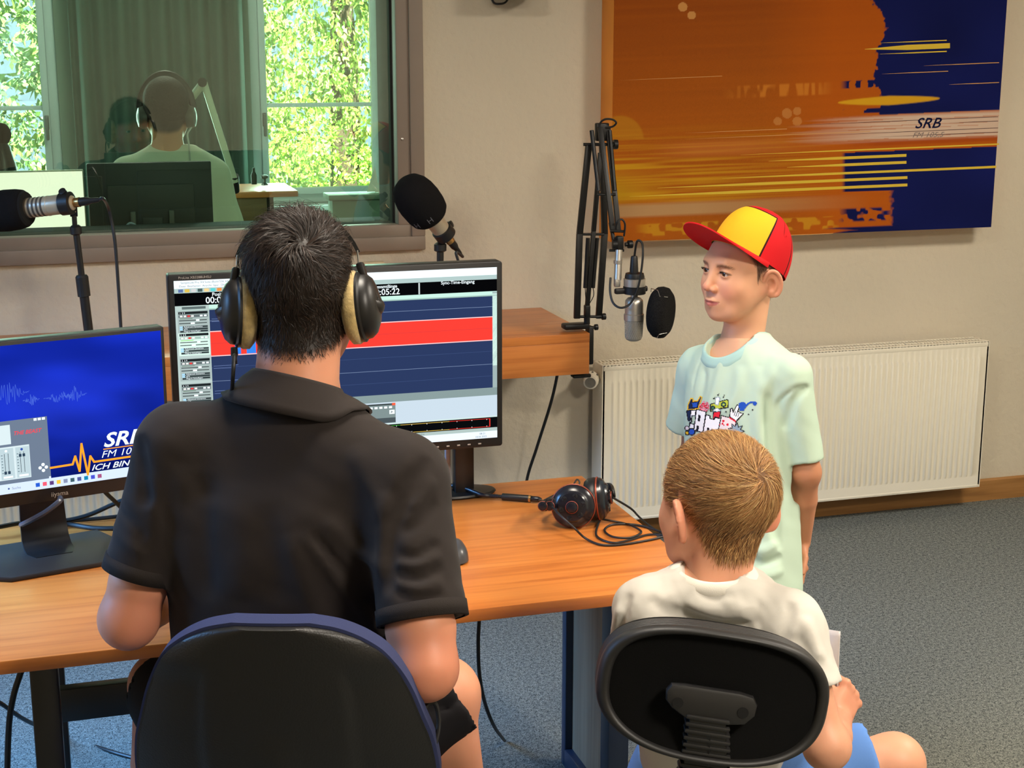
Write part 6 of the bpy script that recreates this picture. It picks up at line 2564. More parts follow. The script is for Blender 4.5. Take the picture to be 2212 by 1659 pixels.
TS.loft(bpel, BT, np.array([-.14, -.035, -.02]) * q_, [.136, .134, .11], [.106, .103, .08], ex=2.2, k=.002, op='-')
# neck opening, tipped toward the chest
nfwd = BT[:, 1] if BT[:, 1] @ bf > 0 else -BT[:, 1]
nN = bz_ * .80 + nfwd * .60
nN /= np.linalg.norm(nN)
nC = bneck + nfwd * .014 - bz_ * .010
TS.cone(nC + nN * .040, nC + nN * .14, .060, .066, k=.004, op='-', flat=(nfwd, .98))
trfolds(TS, [
    ([(1676, 890), (1690, 862), (1722, 838), (1752, 838)], .0035, -.004),
    ([(1668, 880), (1682, 852), (1716, 828), (1750, 826)], .006, .002),
    ([(1520, 765), (1505, 800), (1497, 850)], .004, -.003),
    ([(1640, 790), (1640, 900), (1648, 1010), (1660, 1130)], .012, 0.0101),
    ([(1660, 850), (1660, 960), (1668, 1080), (1678, 1170)], .010, -0.0116),
    ([(1600, 790), (1590, 850), (1560, 900)], .012, 0.0058),
    ([(1540, 770), (1520, 830), (1500, 900)], .010, -0.0058),
    ([(1560, 775), (1548, 830), (1530, 890)], .010, 0.0058),
    ([(1680, 760), (1664, 810), (1640, 850)], .012, 0.0058),
    ([(1745, 830), (1715, 870), (1695, 930)], .008, -0.0101),
    ([(1610, 1180), (1645, 1190), (1685, 1170)], .009, 0.0087),
    ([(1610, 1205), (1650, 1218), (1690, 1200)], .008, -0.0087),
    ([(1600, 1150), (1640, 1130), (1675, 1090)], .010, 0.0072),
    ([(1660, 1040), (1672, 1120), (1684, 1190)], .009, -0.0116),
    ([(1600, 1230), (1650, 1245), (1695, 1230)], .008, 0.0058),
])
TS.warp(lambda P: -.0026 * noise3(P, 30, 61) - .0010 * noise3(P, 75, 62))
Vt, Qt = TS.mesh(.0040)
Vt = relax(Vt, Qt, 1, .35)
ts = np_mesh('t_shirt', Vt, Qt, M_mint, boy)
neck_band(TS, nC, nN, nfwd, .0600, .0790, 'neck_rib', mat('mint rib knit', lin(172, 208, 200), .9, bump=(900, .4, .0008)), ts, smooth=11)

# ---- print on the chest: raster of flat colours laid on the shirt
PXA, PYA, PW, PH, ST = 1468, 846, 176, 158, 1.25
nx, ny = int(PW / ST), int(PH / ST)
gx, gy = np.meshgrid(PXA + np.arange(nx + 1) * ST, PYA + np.arange(ny + 1) * ST)
img = np.full((ny, nx), -1, int)
cxs, cys = (gx[:-1, :-1] + ST / 2 - 1450) * 8.848, (gy[:-1, :-1] + ST / 2 - 820) * 8.848
PAL = [lin(246, 246, 250), lin(30, 30, 40), lin(220, 40, 60), lin(190, 200, 70), lin(60, 110, 90), lin(40, 86, 190), lin(236, 150, 170), lin(240, 190, 40), lin(150, 170, 185), lin(30, 44, 84), lin(240, 226, 228), lin(90, 30, 34)]


def inpoly(pts):
    r = np.zeros(cxs.shape, bool)
    n = len(pts)
    for i in range(n):
        (x0, y0), (x1, y1) = pts[i], pts[(i + 1) % n]
        c = ((y0 > cys) != (y1 > cys)) & (cxs < (x1 - x0) * (cys - y0) / ((y1 - y0) or 1e-9) + x0)
        r ^= c
    return r


def segd(pts, closed=True):
    best = np.full(cxs.shape, 1e9)
    n = len(pts)
    for i in range(n if closed else n - 1):
        (x0, y0), (x1, y1) = pts[i], pts[(i + 1) % n]
        L2 = (x1 - x0) ** 2 + (y1 - y0) ** 2 + 1e-9
        t = np.clip(((cxs - x0) * (x1 - x0) + (cys - y0) * (y1 - y0)) / L2, 0, 1)
        best = np.minimum(best, np.hypot(cxs - x0 - t * (x1 - x0), cys - y0 - t * (y1 - y0)))
    return best


def blob(pts, c, oc=1, ow=9):
    m = inpoly(pts)
    img[m] = c
    if oc is not None:
        img[segd(pts) < ow] = oc


def disc(x0, y0, r, c, oc=None):
    img[np.hypot(cxs - x0, cys - y0) < r] = c
    if oc is not None:
        img[np.abs(np.hypot(cxs - x0, cys - y0) - r) < 8] = oc


rsp = np.random.RandomState(3)
for i in range(120):
    a, r_ = rsp.rand() * 6.28, 95 * rsp.rand() ** .6
    disc(640 + r_ * math.cos(a), 520 + r_ * math.sin(a), 8 + 9 * rsp.rand(), 6 if rsp.rand() < .6 else 2)
blob([(380, 360), (420, 360), (425, 420), (470, 400), (500, 420), (560, 320), (590, 340), (520, 560), (400, 570), (320, 580), (330, 480)], 9, 7, 9)
blob([(390, 400), (420, 440), (470, 430), (520, 420), (500, 540), (410, 540)], 5, 1, 8)
blob([(300, 600), (380, 580), (400, 800), (330, 780)], 9)
blob([(385, 585), (475, 590), (466, 690), (400, 690), (380, 840), (440, 850), (440, 940), (350, 940)], 0)
blob([(490, 570), (670, 615), (610, 1010), (440, 965)], 0)
blob([(535, 685), (562, 690), (546, 792), (522, 786)], 1)
blob([(505, 885), (528, 890), (515, 985), (488, 980)], 1)
blob([(670, 672), (748, 690), (748, 745), (830, 765), (838, 722), (950, 748), (890, 1040), (615, 1010)], 0)
blob([(725, 930), (712, 1010), (690, 1005), (700, 925)], 1)
blob([(800, 955), (790, 1020), (770, 1018), (780, 950)], 1)
blob([(810, 625), (950, 600), (925, 735), (840, 712), (830, 755), (805, 745)], 2)
blob([(755, 470), (1065, 385), (1095, 400), (1090, 530), (960, 550), (760, 604)], 3)
disc(1005, 475, 44, 4, 1)
disc(1008, 478, 20, 3)
disc(800, 542, 36, 4, 1)
blob([(850, 350), (900, 330), (935, 350), (905, 490), (845, 470)], 0, 8, 7)
blob([(800, 590), (880, 545), (950, 590), (880, 612)], 0, 8, 7)
blob([(965, 685), (1130, 728), (1245, 800), (1200, 1040), (900, 1000)], 10)
for a, b, r_ in ((1000, 790, 24), (985, 840, 20), (1010, 870, 16), (1080, 860, 24), (930, 860, 12)):
    disc(a, b, r_, 2)
blob([(1120, 705), (1135, 560), (1170, 545), (1185, 630), (1260, 480), (1310, 500), (1270, 620), (1300, 610), (1330, 640), (1380, 650), (1245, 795)], 0)
for pts in ([(1230, 600), (1210, 680)], [(1265, 620), (1240, 700)], [(1300, 640), (1275, 710)]):
    img[segd(pts, False) < 6] = 1
blob([(1105, 735), (1120, 715), (1240, 785), (1232, 815)], 2, None)
disc(1365, 500, 74, 5)
blob([(1270, 460), (1330, 450), (1310, 600), (1400, 600), (1400, 480)], 5, None)
img[segd([(1440, 490), (1500, 440), (1560, 428)], False) < 15] = 5
disc(1600, 455, 38, 5)
st_ = []
for i in range(18):
    a = i * math.pi / 9
    r_ = 160 if i % 2 == 0 else 92
    st_.append((1240 + r_ * math.cos(a), 985 + r_ * math.sin(a)))
blob(st_, 8, 1, 7)
img[np.abs(np.hypot((cxs - 960) / 1.5, cys - 1110) - 118) < 18] = 1
img[np.abs(np.hypot((cxs - 960) / 1.5, cys - 1125) - 108) < 20] = 7
disc(310, 930, 42, 10, 1)
disc(400, 1000, 60, 5, 1)
disc(310, 1020, 34, 7, 1)
for a, b in ((895, 295), (1000, 345), (815, 365), (1050, 610), (1560, 580), (1480, 665)):
    disc(a, b, 13, 1)
for pts in ([(1005, 345), (1018, 290)], [(905, 295), (915, 270)], [(825, 365), (838, 335)]):
    img[segd(pts, False) < 5] = 1
bvh = BVHTree.FromPolygons([tuple(v) for v in Vt], [tuple(q) for q in Qt.tolist()])
used = img >= 0
need = np.zeros((ny + 1, nx + 1), bool)
for a in (0, 1):
    for b in (0, 1):
        need[a:a + ny, b:b + nx] |= used
vid = -np.ones(need.shape, int)
pv = []
for j, i in np.argwhere(need):
    d = Vector(ray(gx[j, i], gy[j, i])).normalized()
    loc, nor, _, dist = bvh.ray_cast(Vector(CC), d)
    if loc is None:
        continue
    if nor.dot(d) > 0:
        nor = -nor
    vid[j, i] = len(pv)
    pv.append(tuple(loc + nor * .0011))
mb = MB()
fs, cs = [], []
for j, i in np.argwhere(used):
    q = (vid[j, i], vid[j + 1, i], vid[j + 1, i + 1], vid[j, i + 1])
    if min(q) >= 0 and max(np.linalg.norm(np.array(pv[q[0]]) - np.array(pv[k])) for k in q[1:]) < .02:
        fs.append(q)
        cs.append(PAL[img[j, i]])
mb.v, mb.f, mb.c = pv, fs, cs
mb.build('chest_print', mat('shirt print', (1, 1, 1, 1), .8, vc=True, spec=.15), ts, smooth=True, angle=0)

# ---- shorts and shoes
SB = Solid()
SB.loft(bpel, BT, np.array([-.12, 0, .06]), [.125, .125, .118], [.098, .098, .092], k=0)
for h_ in (hL, hR):
    SB.cone(h_, np.array([h_[0], h_[1], .40]), .072, .070, k=.02, cut1=0)
Vq, Qq = SB.mesh(.006)
np_mesh('shorts', Vq, Qq, mat('grey shorts cloth', lin(116, 122, 130), .9), boy)
for an_ in ank:
    SS = Solid()
    SS.cone(an_ + np.array([0, 0, -.045]) - ft * .02, an_ + ft * .115 + np.array([0, 0, -.052]), .036, .032, k=.0)
    SS.ell(an_ + np.array([0, 0, -.025]), (.038, .042, .035), k=.02)
    SS.plane((0, 0, .002), (0, 0, -1))
    Vq, Qq = SS.mesh(.005)
    np_mesh('shoe', Vq, Qq, mat('dark blue shoe', lin(40, 50, 80), .6), boy)

# ================================================================== red cap with a plain yellow front
cap = thing('baseball_cap', 'red flat brim cap with yellow front worn by the standing boy', 'cap', tuple(b2w((0, -.02, .08))))
PIT = 29
cMx = rotm(PIT, 0, 0)
cap_o = np.array([0, -.013, .030])
ca, cbk, chh = .0835, .1090, .128
cap2 = lambda p: b2w(cap_o + np.asarray(p, float) @ cMx.T)
NA, NE = 144, 40


def crown(phi, e, off=0.0):
    """phi 0 is the front; e 0..1 from rim to button"""
    pw_ = 2.5 + .5 * math.cos(phi)
    r = (1 - e ** pw_) ** (1 / pw_) if e < 1 else 0
    sx_ = math.sin(phi)
    cy_ = math.cos(phi)
    seam = .0012 * abs(math.sin(3 * phi)) ** .5
    rr = r * (1 - .012 + seam * 6) + off
    return np.array([(ca + off) * sx_ * rr, (cbk + off) * cy_ * rr - .010 * e * (cy_ > 0) * e, chh * e])


vs, fs, cols = [], [], []
RED_, YEL_, BLK_ = lin(206, 22, 30), lin(238, 182, 36), lin(46, 10, 12)
for j in range(NE + 1):
    e = j / NE
    for i in range(NA):
        vs.append(cap2(crown(2 * math.pi * i / NA, e)))
for j in range(NE):
    for i in range(NA):
        a, b = j * NA + i, j * NA + (i + 1) % NA
        fs.append((a, b, b + NA, a + NA))
        ph = (i + .5) / NA * 360
        ph = ph - 360 if ph > 180 else ph
        e = (j + .5) / NE
        front = abs(ph) < 66 and e < .86
        edge = (abs(abs(ph) - 66) < 1.6 and e < .87) or (abs(e - .865) < .014 and abs(ph) < 66)
        seam = abs(abs(ph) - 122) < 1.3 and e < .95
        cols.append(BLK_ if (edge or seam) else (YEL_ if front else RED_))
mb = MB()
mb.v, mb.f, mb.c = [tuple(p) for p in vs], fs, cols
mb.build('crown', mat('cap twill', (1, 1, 1, 1), .75, vc=True, bump=(700, .3, .0006), spec=.2), cap, angle=0)
bt = MB().lathe([(.0065, -.002), (.0075, 0), (.006, .0025), (.003, .0035), (0, .0036)], cap2((0, -.0, chh)), bM @ cMx[:, 2], 16, cap=False)
M_red = mat('red cap cloth', lin(206, 22, 30), .75, bump=(700, .3, .0006), spec=.2)
bt.build('button', M_red, cap)
ey = MB()
for s in (-1, 1):
    for ph in (95, 150):
        p, p2 = crown(R(s * ph), .62, .0008), crown(R(s * ph), .62, .004)
        d_ = bM @ (cMx @ (p2 - p))
        ey.lathe([(.0022, 0), (.0030, .0004), (.0036, .0)], cap2(p), d_, 12, cap=False)
ey.build('eyelet', M_red, cap)
# brim
vs, fs = [], []
NB, NR_ = 48, 8
for lay in (0, 1):
    for j in range(NR_ + 1):
        t = j / NR_
        for i in range(NB + 1):
            ph = R(-84 + 168 * i / NB)
            p = crown(ph, 0.0)
            c_ = max(0.0, math.cos(ph * 90 / 84))
            ext = .092 * (c_ ** .45)
            p = p + np.array([math.sin(ph) * .034 * c_ ** .5, ext, 0]) * t
            p[2] += .004 - .010 * (p[0] / .085) ** 2 * t - (.0032 if lay else 0)
            vs.append(cap2(p))
K = (NR_ + 1) * (NB + 1)
for j in range(NR_):
    for i in range(NB):
        a = j * (NB + 1) + i
        fs.append((a, a + 1, a + NB + 2, a + NB + 1))
        fs.append((K + a, K + a + NB + 1, K + a + NB + 2, K + a + 1))
for i in range(NB):
    a = NR_ * (NB + 1) + i
    fs.append((a, a + 1, K + a + 1, K + a))
MB().add(vs, fs).build('brim', M_red, cap, angle=50)
# ================================================================== the seated boy
sb = thing('person', 'fair haired boy in white T-shirt seated with his back to the camera', 'person', (.95, 2.15, 0))
fwd2 = FW * np.array([1, 1, 0])
fwd2 /= np.linalg.norm(fwd2)
sf = fwd2 * math.cos(R(29)) - RT * math.sin(R(29))
sM = face_frame(sf, roll=3, pitch=-4)
sc = Jp(1551, 1098, 2.36)
SBS = .985
s2w = lambda p: sc + np.asarray(p, float) * SBS @ sM.T
sneck = Jp(1540, 1238, 2.335)
HS = head_solid(True, neck=(sneck - np.array([0, 0, .05]) - sc) @ sM / SBS, neck_r=(.050, .053), face=True, ears=(1, 1))
V, Q = HS.mesh(.0030)
V = relax(V, Q, 1, .3)
sl_, sN_, sQ_ = V, vnormals(V, Q), Q


def sb_scalp(l):
    x, y, z = l.T
    line = np.interp(y, [-.12, -.09, -.06, -.04, -.028, -.01, .012, .03, .05, .08], [-.080, -.080, -.070, -.045, -.010, .028, .010, .010, .05, .07])
    return sstep(-.010, .010, z - line) * sstep(.092, .078, y) * ((np.abs(x) < .0770) | (z > .040))


sw_ = sb_scalp(sl_)
SK_SB = np.array(lin(222, 160, 128)[:3])
HSB = np.array(lin(112, 78, 48)[:3])
ch_ = SK_SB * (1 + .03 * noise3(sl_, 70, 16))[:, None]
eartip = sstep(.076, .084, np.abs(sl_[:, 0])) * (np.abs(sl_[:, 2]) < .05) * (np.abs(sl_[:, 1]) < .06)
ch_ = ch_ * (1 - .4 * eartip[:, None]) + np.array(lin(224, 128, 100)[:3]) * .4 * eartip[:, None]
ch_ = ch_ * (1 - sw_[:, None]) + HSB * sw_[:, None]
Vh = sl_ @ sM.T * SBS + sc
qL, qR = Jp(1396, 1318, 2.33), Jp(1706, 1352, 2.30)
qeL, qeR = Jp(1385, 1540, 2.42), Jp(1786, 1612, 2.26)
qwL, qwR = np.array([1.06, 2.40, .575]), Jp(1811, 1556, 2.39)
spel = np.array([1.005, 2.15, .535])
sz = sneck - spel
LS = np.linalg.norm(sz)
sz = sz / LS
sx_ = qR - qL
sx_ = sx_ - sz * (sx_ @ sz)
sx_ /= np.linalg.norm(sx_)
STt = np.stack([sx_, np.cross(sz, sx_), sz], 1)
SB_ = Solid()
kk = LS / .42
SB_.loft(spel, STt, np.array([-.07, 0, .12, .24, .33, .38, .42]) * kk, [.10, .105, .10, .105, .105, .08, .045], [.07, .075, .07, .07, .07, .055, .04], k=0)
SB_.cone(sneck - sz * .05, sneck - sz * .01, .040, .038, k=.02)
for sh, el, wr in ((qL, qeL, qwL), (qR, qeR, qwR)):
    SB_.chain([sneck - sz * .04, sh], [.034, .034], k=.03)
    SB_.chain([sh, sh * .45 + el * .55, el], [.034, .033, .031], k=.03)
    SB_.ell(el, (.031, .032, .032), k=.02)
    SB_.chain([el, el * .6 + wr * .4, wr], [.031, .031, .022], k=.015)
hand(SB_, qwR, Jp(1843, 1484, 2.43) - qwR, RT * .75 - FW * .62 + UP * .25, UP * .55 + FW * .6 - RT * .4, .76, (62, 72, 45), spread=3, thumb=(.85, .35, .45))
hand(SB_, qwL, np.array([.3, .9, -.1]), (0, 0, 1), (.9, -.3, 0), .74, (25, 35, 30))
shL_, shR_ = spel - sx_ * .062 + np.array([0, .0, -.03]), spel + sx_ * .062 + np.array([0, .0, -.03])
skR, skL = Jp(1932, 1648, 2.56), np.array([1.13, 2.45, .48])
saR, saL = np.array([skR[0] + .03, skR[1] + .02, .075]), np.array([1.14, 2.47, .075])
for h_, k2, a_ in ((shL_, skL, saL), (shR_, skR, saR)):
    SB_.chain([h_, k2], [.066, .048], k=.03)
    SB_.ell(k2, (.048, .048, .046), k=.015)
    SB_.chain([k2, k2 * .62 + a_ * .38, a_], [.044, .045, .03], k=.02)
    SB_.cone(a_ - np.array([0, 0, .035]), a_ + np.array([.02, .10, -.05]), .026, .022, k=.02)
Vb, Qb = SB_.mesh(.0042)
cb_ = SK_SB * .93 * (1 + .04 * noise3(Vb, 60, 18))[:, None]
hd = np.linalg.norm(Vb - qwR, axis=1)
red = sstep(.11, .04, hd)
cb_ = cb_ * (1 - .10 * red[:, None] * np.array([0, 1, 1]))
np_mesh('body', np.concatenate([Vh, Vb]), np.concatenate([sQ_, Qb + len(Vh)]), M_skin, sb, np.concatenate([ch_, cb_]))
for s in (-1, 1):
    eyeball('eye', s2w((s * .032, .079, .0105)), sM, .0121 * SBS, sM @ np.array([0, 1, -.1]), sb)
# ---- hair
wh_ = np.array([.004, -.092, .066])


def sb_dir(r0, nn, rs):
    d = r0 - wh_
    dist = np.linalg.norm(d, axis=1)[:, None]
    d = d / (dist + 1e-6)
    swv = np.cross(nn, d)
    a = 1.0 * np.exp(-dist / .05) + .22
    v = d * np.cos(a) - swv * np.sin(a)
    lowz = sstep(.03, -.04, r0[:, 2])[:, None]
    v = v * (1 - .55 * lowz) + np.array([-.12, 0, -1.0]) * .55 * lowz
    cl = np.stack([noise3(r0, 80, 71), noise3(r0, 80, 72), noise3(r0, 80, 73)], 1)
    return v + cl * .26 + rs.randn(*r0.shape) * .06


tl2 = lambda r0: sstep(-.02, .07, r0[:, 2])


def sb_col(r0, rs):
    c = np.array(lin(172, 124, 76)[:3]) * (.45 + .9 * rs.rand(len(r0)))[:, None]
    li = (rs.rand(len(r0)) < .22)[:, None]
    return np.where(li, np.array(lin(220, 178, 118)[:3]) * (.7 + .5 * rs.rand(len(r0)))[:, None], c)


SV, SF, SCc = strands(sl_, sN_, np.clip(sw_, 0, 1) ** 1.3, 32000, sb_dir, lambda r0, rs: (.014 + .028 * tl2(r0)) * (.65 + .6 * rs.rand(len(r0))) * (.5 + .5 * sstep(-.09, -.04, r0[:, 2])), lambda r0, rs: .0004 + .0006 * rs.rand(len(r0)), sb_col, lambda r0, rs: .20 + .22 * rs.rand(len(r0)), 24, segs=5, curlv=.14)
np_mesh('hair', SV @ sM.T * SBS + sc, SF, M_hair, sb, SCc)

# ---- white T-shirt
M_wcot = mat('white cotton', lin(210, 205, 196), .9, bump=(1200, .2, .0006), spec=.15)
WS = Solid()
WS.loft(spel, STt, np.array([-.08, 0, .10, .20, .28, .335, .37, .395]) * kk, [.112, .114, .122, .138, .146, .132, .105, .070], [.100, .100, .100, .102, .102, .090, .075, .060], cy=[-.005, -.005, -.008, -.012, -.014, -.012, -.004, 0], ex=2.2, k=0)
WS.chain([sneck - sz * .055, qL], [.058, .046], k=.045)
WS.chain([sneck - sz * .055, qR], [.058, .046], k=.045)
vL, vR = (qeL - qL) / np.linalg.norm(qeL - qL), (qeR - qR) / np.linalg.norm(qeR - qR)
zL, zR = qL + vL * .150, qR + vR * .100
WS.cone(qL, zL, .048, .052, k=.025, cut1=0)
WS.cone(qR, zR, .050, .052, k=.025, cut1=0)
WS.cone(zL - vL * .045, zL + vL * .05, .018, .056, k=.002, op='-')
WS.cone(zR - vR * .045, zR + vR * .05, .018, .056, k=.002, op='-')
WS.ell(sneck - STt[:, 1] * .036 - sz * .004, (.066, .036, .032), STt, k=.03)
WS.cone(sneck + sz * .035, sneck + sz * .15, .0535, .057, k=.004, op='-')
trfolds(WS, [
    ([(1480, 1300), (1560, 1325), (1640, 1315)], .010, 0.0067),
    ([(1470, 1320), (1560, 1350), (1650, 1345)], .010, -0.0067),
    ([(1560, 1290), (1600, 1320), (1640, 1370)], .009, 0.0060),
    ([(1400, 1290), (1440, 1320), (1500, 1330)], .010, -0.0060),
    ([(1390, 1330), (1430, 1370), (1480, 1385)], .010, 0.0060),
    ([(1712, 1300), (1700, 1350), (1690, 1400)], .007, -0.0090),
    ([(1735, 1330), (1755, 1380), (1775, 1430)], .009, 0.0075),
    ([(1720, 1370), (1740, 1410), (1762, 1445)], .008, -0.0075),
    ([(1360, 1280), (1345, 1330), (1340, 1390)], .008, -0.0090),
    ([(1342, 1310), (1330, 1350), (1322, 1390)], .008, 0.0075),
    ([(1500, 1270), (1540, 1290), (1590, 1290)], .008, -0.0045),
])
WS.warp(lambda P: -.0024 * noise3(P, 40, 81) - .0010 * (1 - 2.2 * np.abs(noise3(P * np.array([1, 1, 1.9]), 62, 82))) - .0005 * noise3(P, 160, 83))
Vt, Qt = WS.mesh(.0040)
Vt = relax(Vt, Qt, 1, .35)
wso = np_mesh('t_shirt', Vt, Qt, M_wcot, sb)
neck_band(WS, sneck - sz * .01, STt @ rotm(-4, 5, 0) @ np.array([0, 0, 1.0]), STt[:, 1], .0520, .0690, 'neck_rib', mat('white rib knit', lin(236, 230, 218), .9, bump=(900, .4, .0008)), wso, smooth=11)
# ---- blue shorts
BSH = Solid()
BSH.loft(spel, STt, np.array([-.10, -.02, .05]), [.125, .13, .12], [.10, .105, .10], k=0)
for h_, k2, tt in ((shL_, skL, .72), (shR_, skR, .84)):
    e_ = h_ + (k2 - h_) * tt
    u_ = (k2 - h_) / np.linalg.norm(k2 - h_)
    BSH.cone(h_, e_, .084, .078, k=.03, cut1=0)
    BSH.cone(e_ - u_ * .02, e_ + u_ * .05, .069, .071, k=.003, op='-')
BSH.warp(lambda P: -.002 * noise3(P, 40, 91))
Vq, Qq = BSH.mesh(.005)
np_mesh('shorts', relax(Vq, Qq, 1, .4), Qq, mat('blue sweat shorts', lin(92, 136, 206), .95, bump=(900, .3, .0008)), sb)
for a_ in (saL, saR):
    SS = Solid()
    SS.cone(a_ + np.array([0, -.02, -.045]), a_ + np.array([.02, .105, -.052]), .036, .032, k=.0)
    SS.ell(a_ + np.array([0, 0, -.025]), (.038, .042, .035), k=.02)
    SS.plane((0, 0, .002), (0, 0, -1))
    Vq, Qq = SS.mesh(.006)
    np_mesh('shoe', Vq, Qq, mat('black shoe', lin(28, 28, 30), .5), sb)

# ================================================================== sheet of paper in his hand
pp = thing('paper_sheet', 'folded white paper held in the seated boy\'s right hand', 'paper', tuple(Jp(1800, 1470, 2.45)))
c00, c10, c11, c01 = Jp(1756, 1356, 2.52), Jp(1815, 1364, 2.42), Jp(1811, 1490, 2.41), Jp(1766, 1480, 2.50)
vs = []
n_ = 10
for j in range(n_ + 1):
    for i in range(n_ + 1):
        u, v = i / n_, j / n_
        p = (c00 * (1 - u) + c10 * u) * (1 - v) + (c01 * (1 - u) + c11 * u) * v
        vs.append(p + RT * .004 * math.sin(u * 3.0) + FW * .004 * math.sin(v * 2.2))
fs = [(j * (n_ + 1) + i, j * (n_ + 1) + i + 1, (j + 1) * (n_ + 1) + i + 1, (j + 1) * (n_ + 1) + i) for j in range(n_) for i in range(n_)]
po_ = MB().add(vs, fs).build('sheet', mat('white paper', lin(236, 228, 226), .8), pp, angle=0)
sol = po_.modifiers.new('thickness', 'SOLIDIFY')
sol.thickness = .0006
q0 = Jp(1773, 1369, 2.474)
ur = (c10 - c00) / np.linalg.norm(c10 - c00)
fl_ = Flat(q0 - FW * .004, ur, -(c01 - c00) / np.linalg.norm(c01 - c00), -FW)
fl_.text('S', -.005, -.012, .011, lin(60, 60, 66), bold=.01)
fl_.mb.build('printed_letter', mat('grey print', (1, 1, 1, 1), .7, vc=True), pp, smooth=False)
# ================================================================== office chairs
def swivel_base(t, c, zseat, m):
    """gas column and five-star foot with casters"""
    x, y = c
    MB().cyl((x, y, .09), (x, y, zseat - .05), .025, n=18).build('gas_column', m, t)
    for i in range(5):
        a = 2 * math.pi * i / 5 + .3
        d = np.array([math.cos(a), math.sin(a), 0])
        MB().tube([np.array([x, y, .095]), np.array([x, y, .095]) + d * .14 - np.array([0, 0, .01]), np.array([x, y, .072]) + d * .27], [.022, .018, .014], 10).build('star_leg', m, t)
        w_ = np.array([x, y, 0]) + d * .265
        s_ = np.cross(d, (0, 0, 1))
        MB().cyl(w_ + s_ * .012 + np.array([0, 0, .027]), w_ + s_ * .026 + np.array([0, 0, .027]), .026, n=16).cyl(w_ - s_ * .026 + np.array([0, 0, .027]), w_ - s_ * .012 + np.array([0, 0, .027]), .026, n=16).cyl(w_ + np.array([0, 0, .03]), w_ + np.array([0, 0, .075]), .008).build('caster', m, t)


M_shell = mat('grained black shell', lin(24, 23, 23), .42, bump=(330, .35, .0015), spec=.5)
M_navyc = mat('navy chair fabric', lin(44, 52, 92), .95, bump=(800, .5, .001))
oc = thing('office_chair', 'large office chair with black plastic back shell holding the man', 'chair', (.27, 2.2, 0), 'office chairs')
cR_ = RT * .985 + fwd2 * -.02
cR_ /= np.linalg.norm(cR_)
cF_ = np.cross((0, 0, 1.0), cR_)          # chair forward
top_c = Jp(585, 1350, 2.06)
ZT = top_c[2]
_kz = [(0, .050), (.0095, .090), (.029, .128), (.057, .158), (.108, .184), (.16, .201), (.21, .215), (.28, .220), (.36, .203), (.44, .160)]
_kk = np.array(catmull([np.array(p) for p in _kz], 12))
zs_, hw_ = _kk[:, 0], _kk[:, 1]


def shell_pt(u, k, off=0.0, grow=0.0):
    z = np.interp(k, np.arange(len(zs_)), zs_)
    h = np.interp(k, np.arange(len(hw_)), hw_) + grow
    crown_ = 0.0
    yb = .055 * z / .44 + .035 * (u * h / .2) ** 2 - .030 * math.sin(z / .44 * math.pi) * .6
    lean = -.02 + .10 * z
    return top_c + cR_ * (u * h) + cF_ * (yb + lean + off) + np.array([0, 0, -z + grow * max(0.0, 1 - z / .06)])


def shell_mesh(off0, off1, grow, bulge):
    NU, NV = 48, 54
    vs, fs = [], []
    for lay, off in ((0, off0), (1, off1)):
        for j in range(NV + 1):
            k = (len(zs_) - 1) * (j / NV) ** 1.25
            for i in range(NU + 1):
                u = -1 + 2 * i / NU
                e = max(abs(u), 1 - min(1, j / 4)) ** 6
                o_ = off + (bulge * e if lay == 0 else -bulge * .0 * e)
                if lay == 0:
                    z = np.interp(k, np.arange(len(zs_)), zs_)
                    w = .62 - .55 * z
                    pan = sstep(-.03, .03, np.array([abs(u) - w]))[0] * sstep(.05, .10, np.array([z]))[0]
                    o_ += .007 * pan
                    o_ -= .006 * math.exp(-((u) / .13) ** 2) * sstep(.16, .22, np.array([z]))[0]
                vs.append(shell_pt(u, k, o_, grow))
    K = (NU + 1) * (NV + 1)
    for j in range(NV):
        for i in range(NU):
            a = j * (NU + 1) + i
            fs.append((a, a + NU + 1, a + NU + 2, a + 1))
            fs.append((K + a, K + a + 1, K + a + NU + 2, K + a + NU + 1))
    for j in range(NV):
        for i in (0, NU):
            a, b = j * (NU + 1) + i, (j + 1) * (NU + 1) + i
            fs.append((a, b, K + b, K + a) if i else (a, K + a, K + b, b))
    for i in range(NU):
        fs.append((i, i + 1, K + i + 1, K + i))
        a = NV * (NU + 1) + i
        fs.append((a, K + a, K + a + 1, a + 1))
    return MB().add(vs, fs)


shell_mesh(0.0, .016, 0.0, .010).build('back_shell', M_shell, oc, angle=50)
shell_mesh(.014, .050, .0045, 0.0).build('back_cushion', M_navyc, oc, angle=60)
sp_ = np.array([.285, 2.27, .45])
Mch = np.stack([cR_, cF_, np.array([0, 0, 1.0])], 1)
MB().box(sp_, (.46, .44, .07), Mch, bev=.03, seg=3).build('seat', M_navyc, oc)
MB().box(sp_ + np.array([0, 0, -.045]), (.40, .38, .03), Mch, bev=.01).build('seat_pan', M_shell, oc)
bl_ = MB().tube([sp_ + np.array([0, 0, -.06]), sp_ - cF_ * .22 + np.array([0, 0, -.05]), sp_ - cF_ * .245 + np.array([0, 0, .06]), top_c + np.array([0, 0, -.36]) + cF_ * .05], .022, 10, 6)
bl_.build('back_bar', M_shell, oc)
swivel_base(oc, (sp_[0], sp_[1]), .42, M_shell)

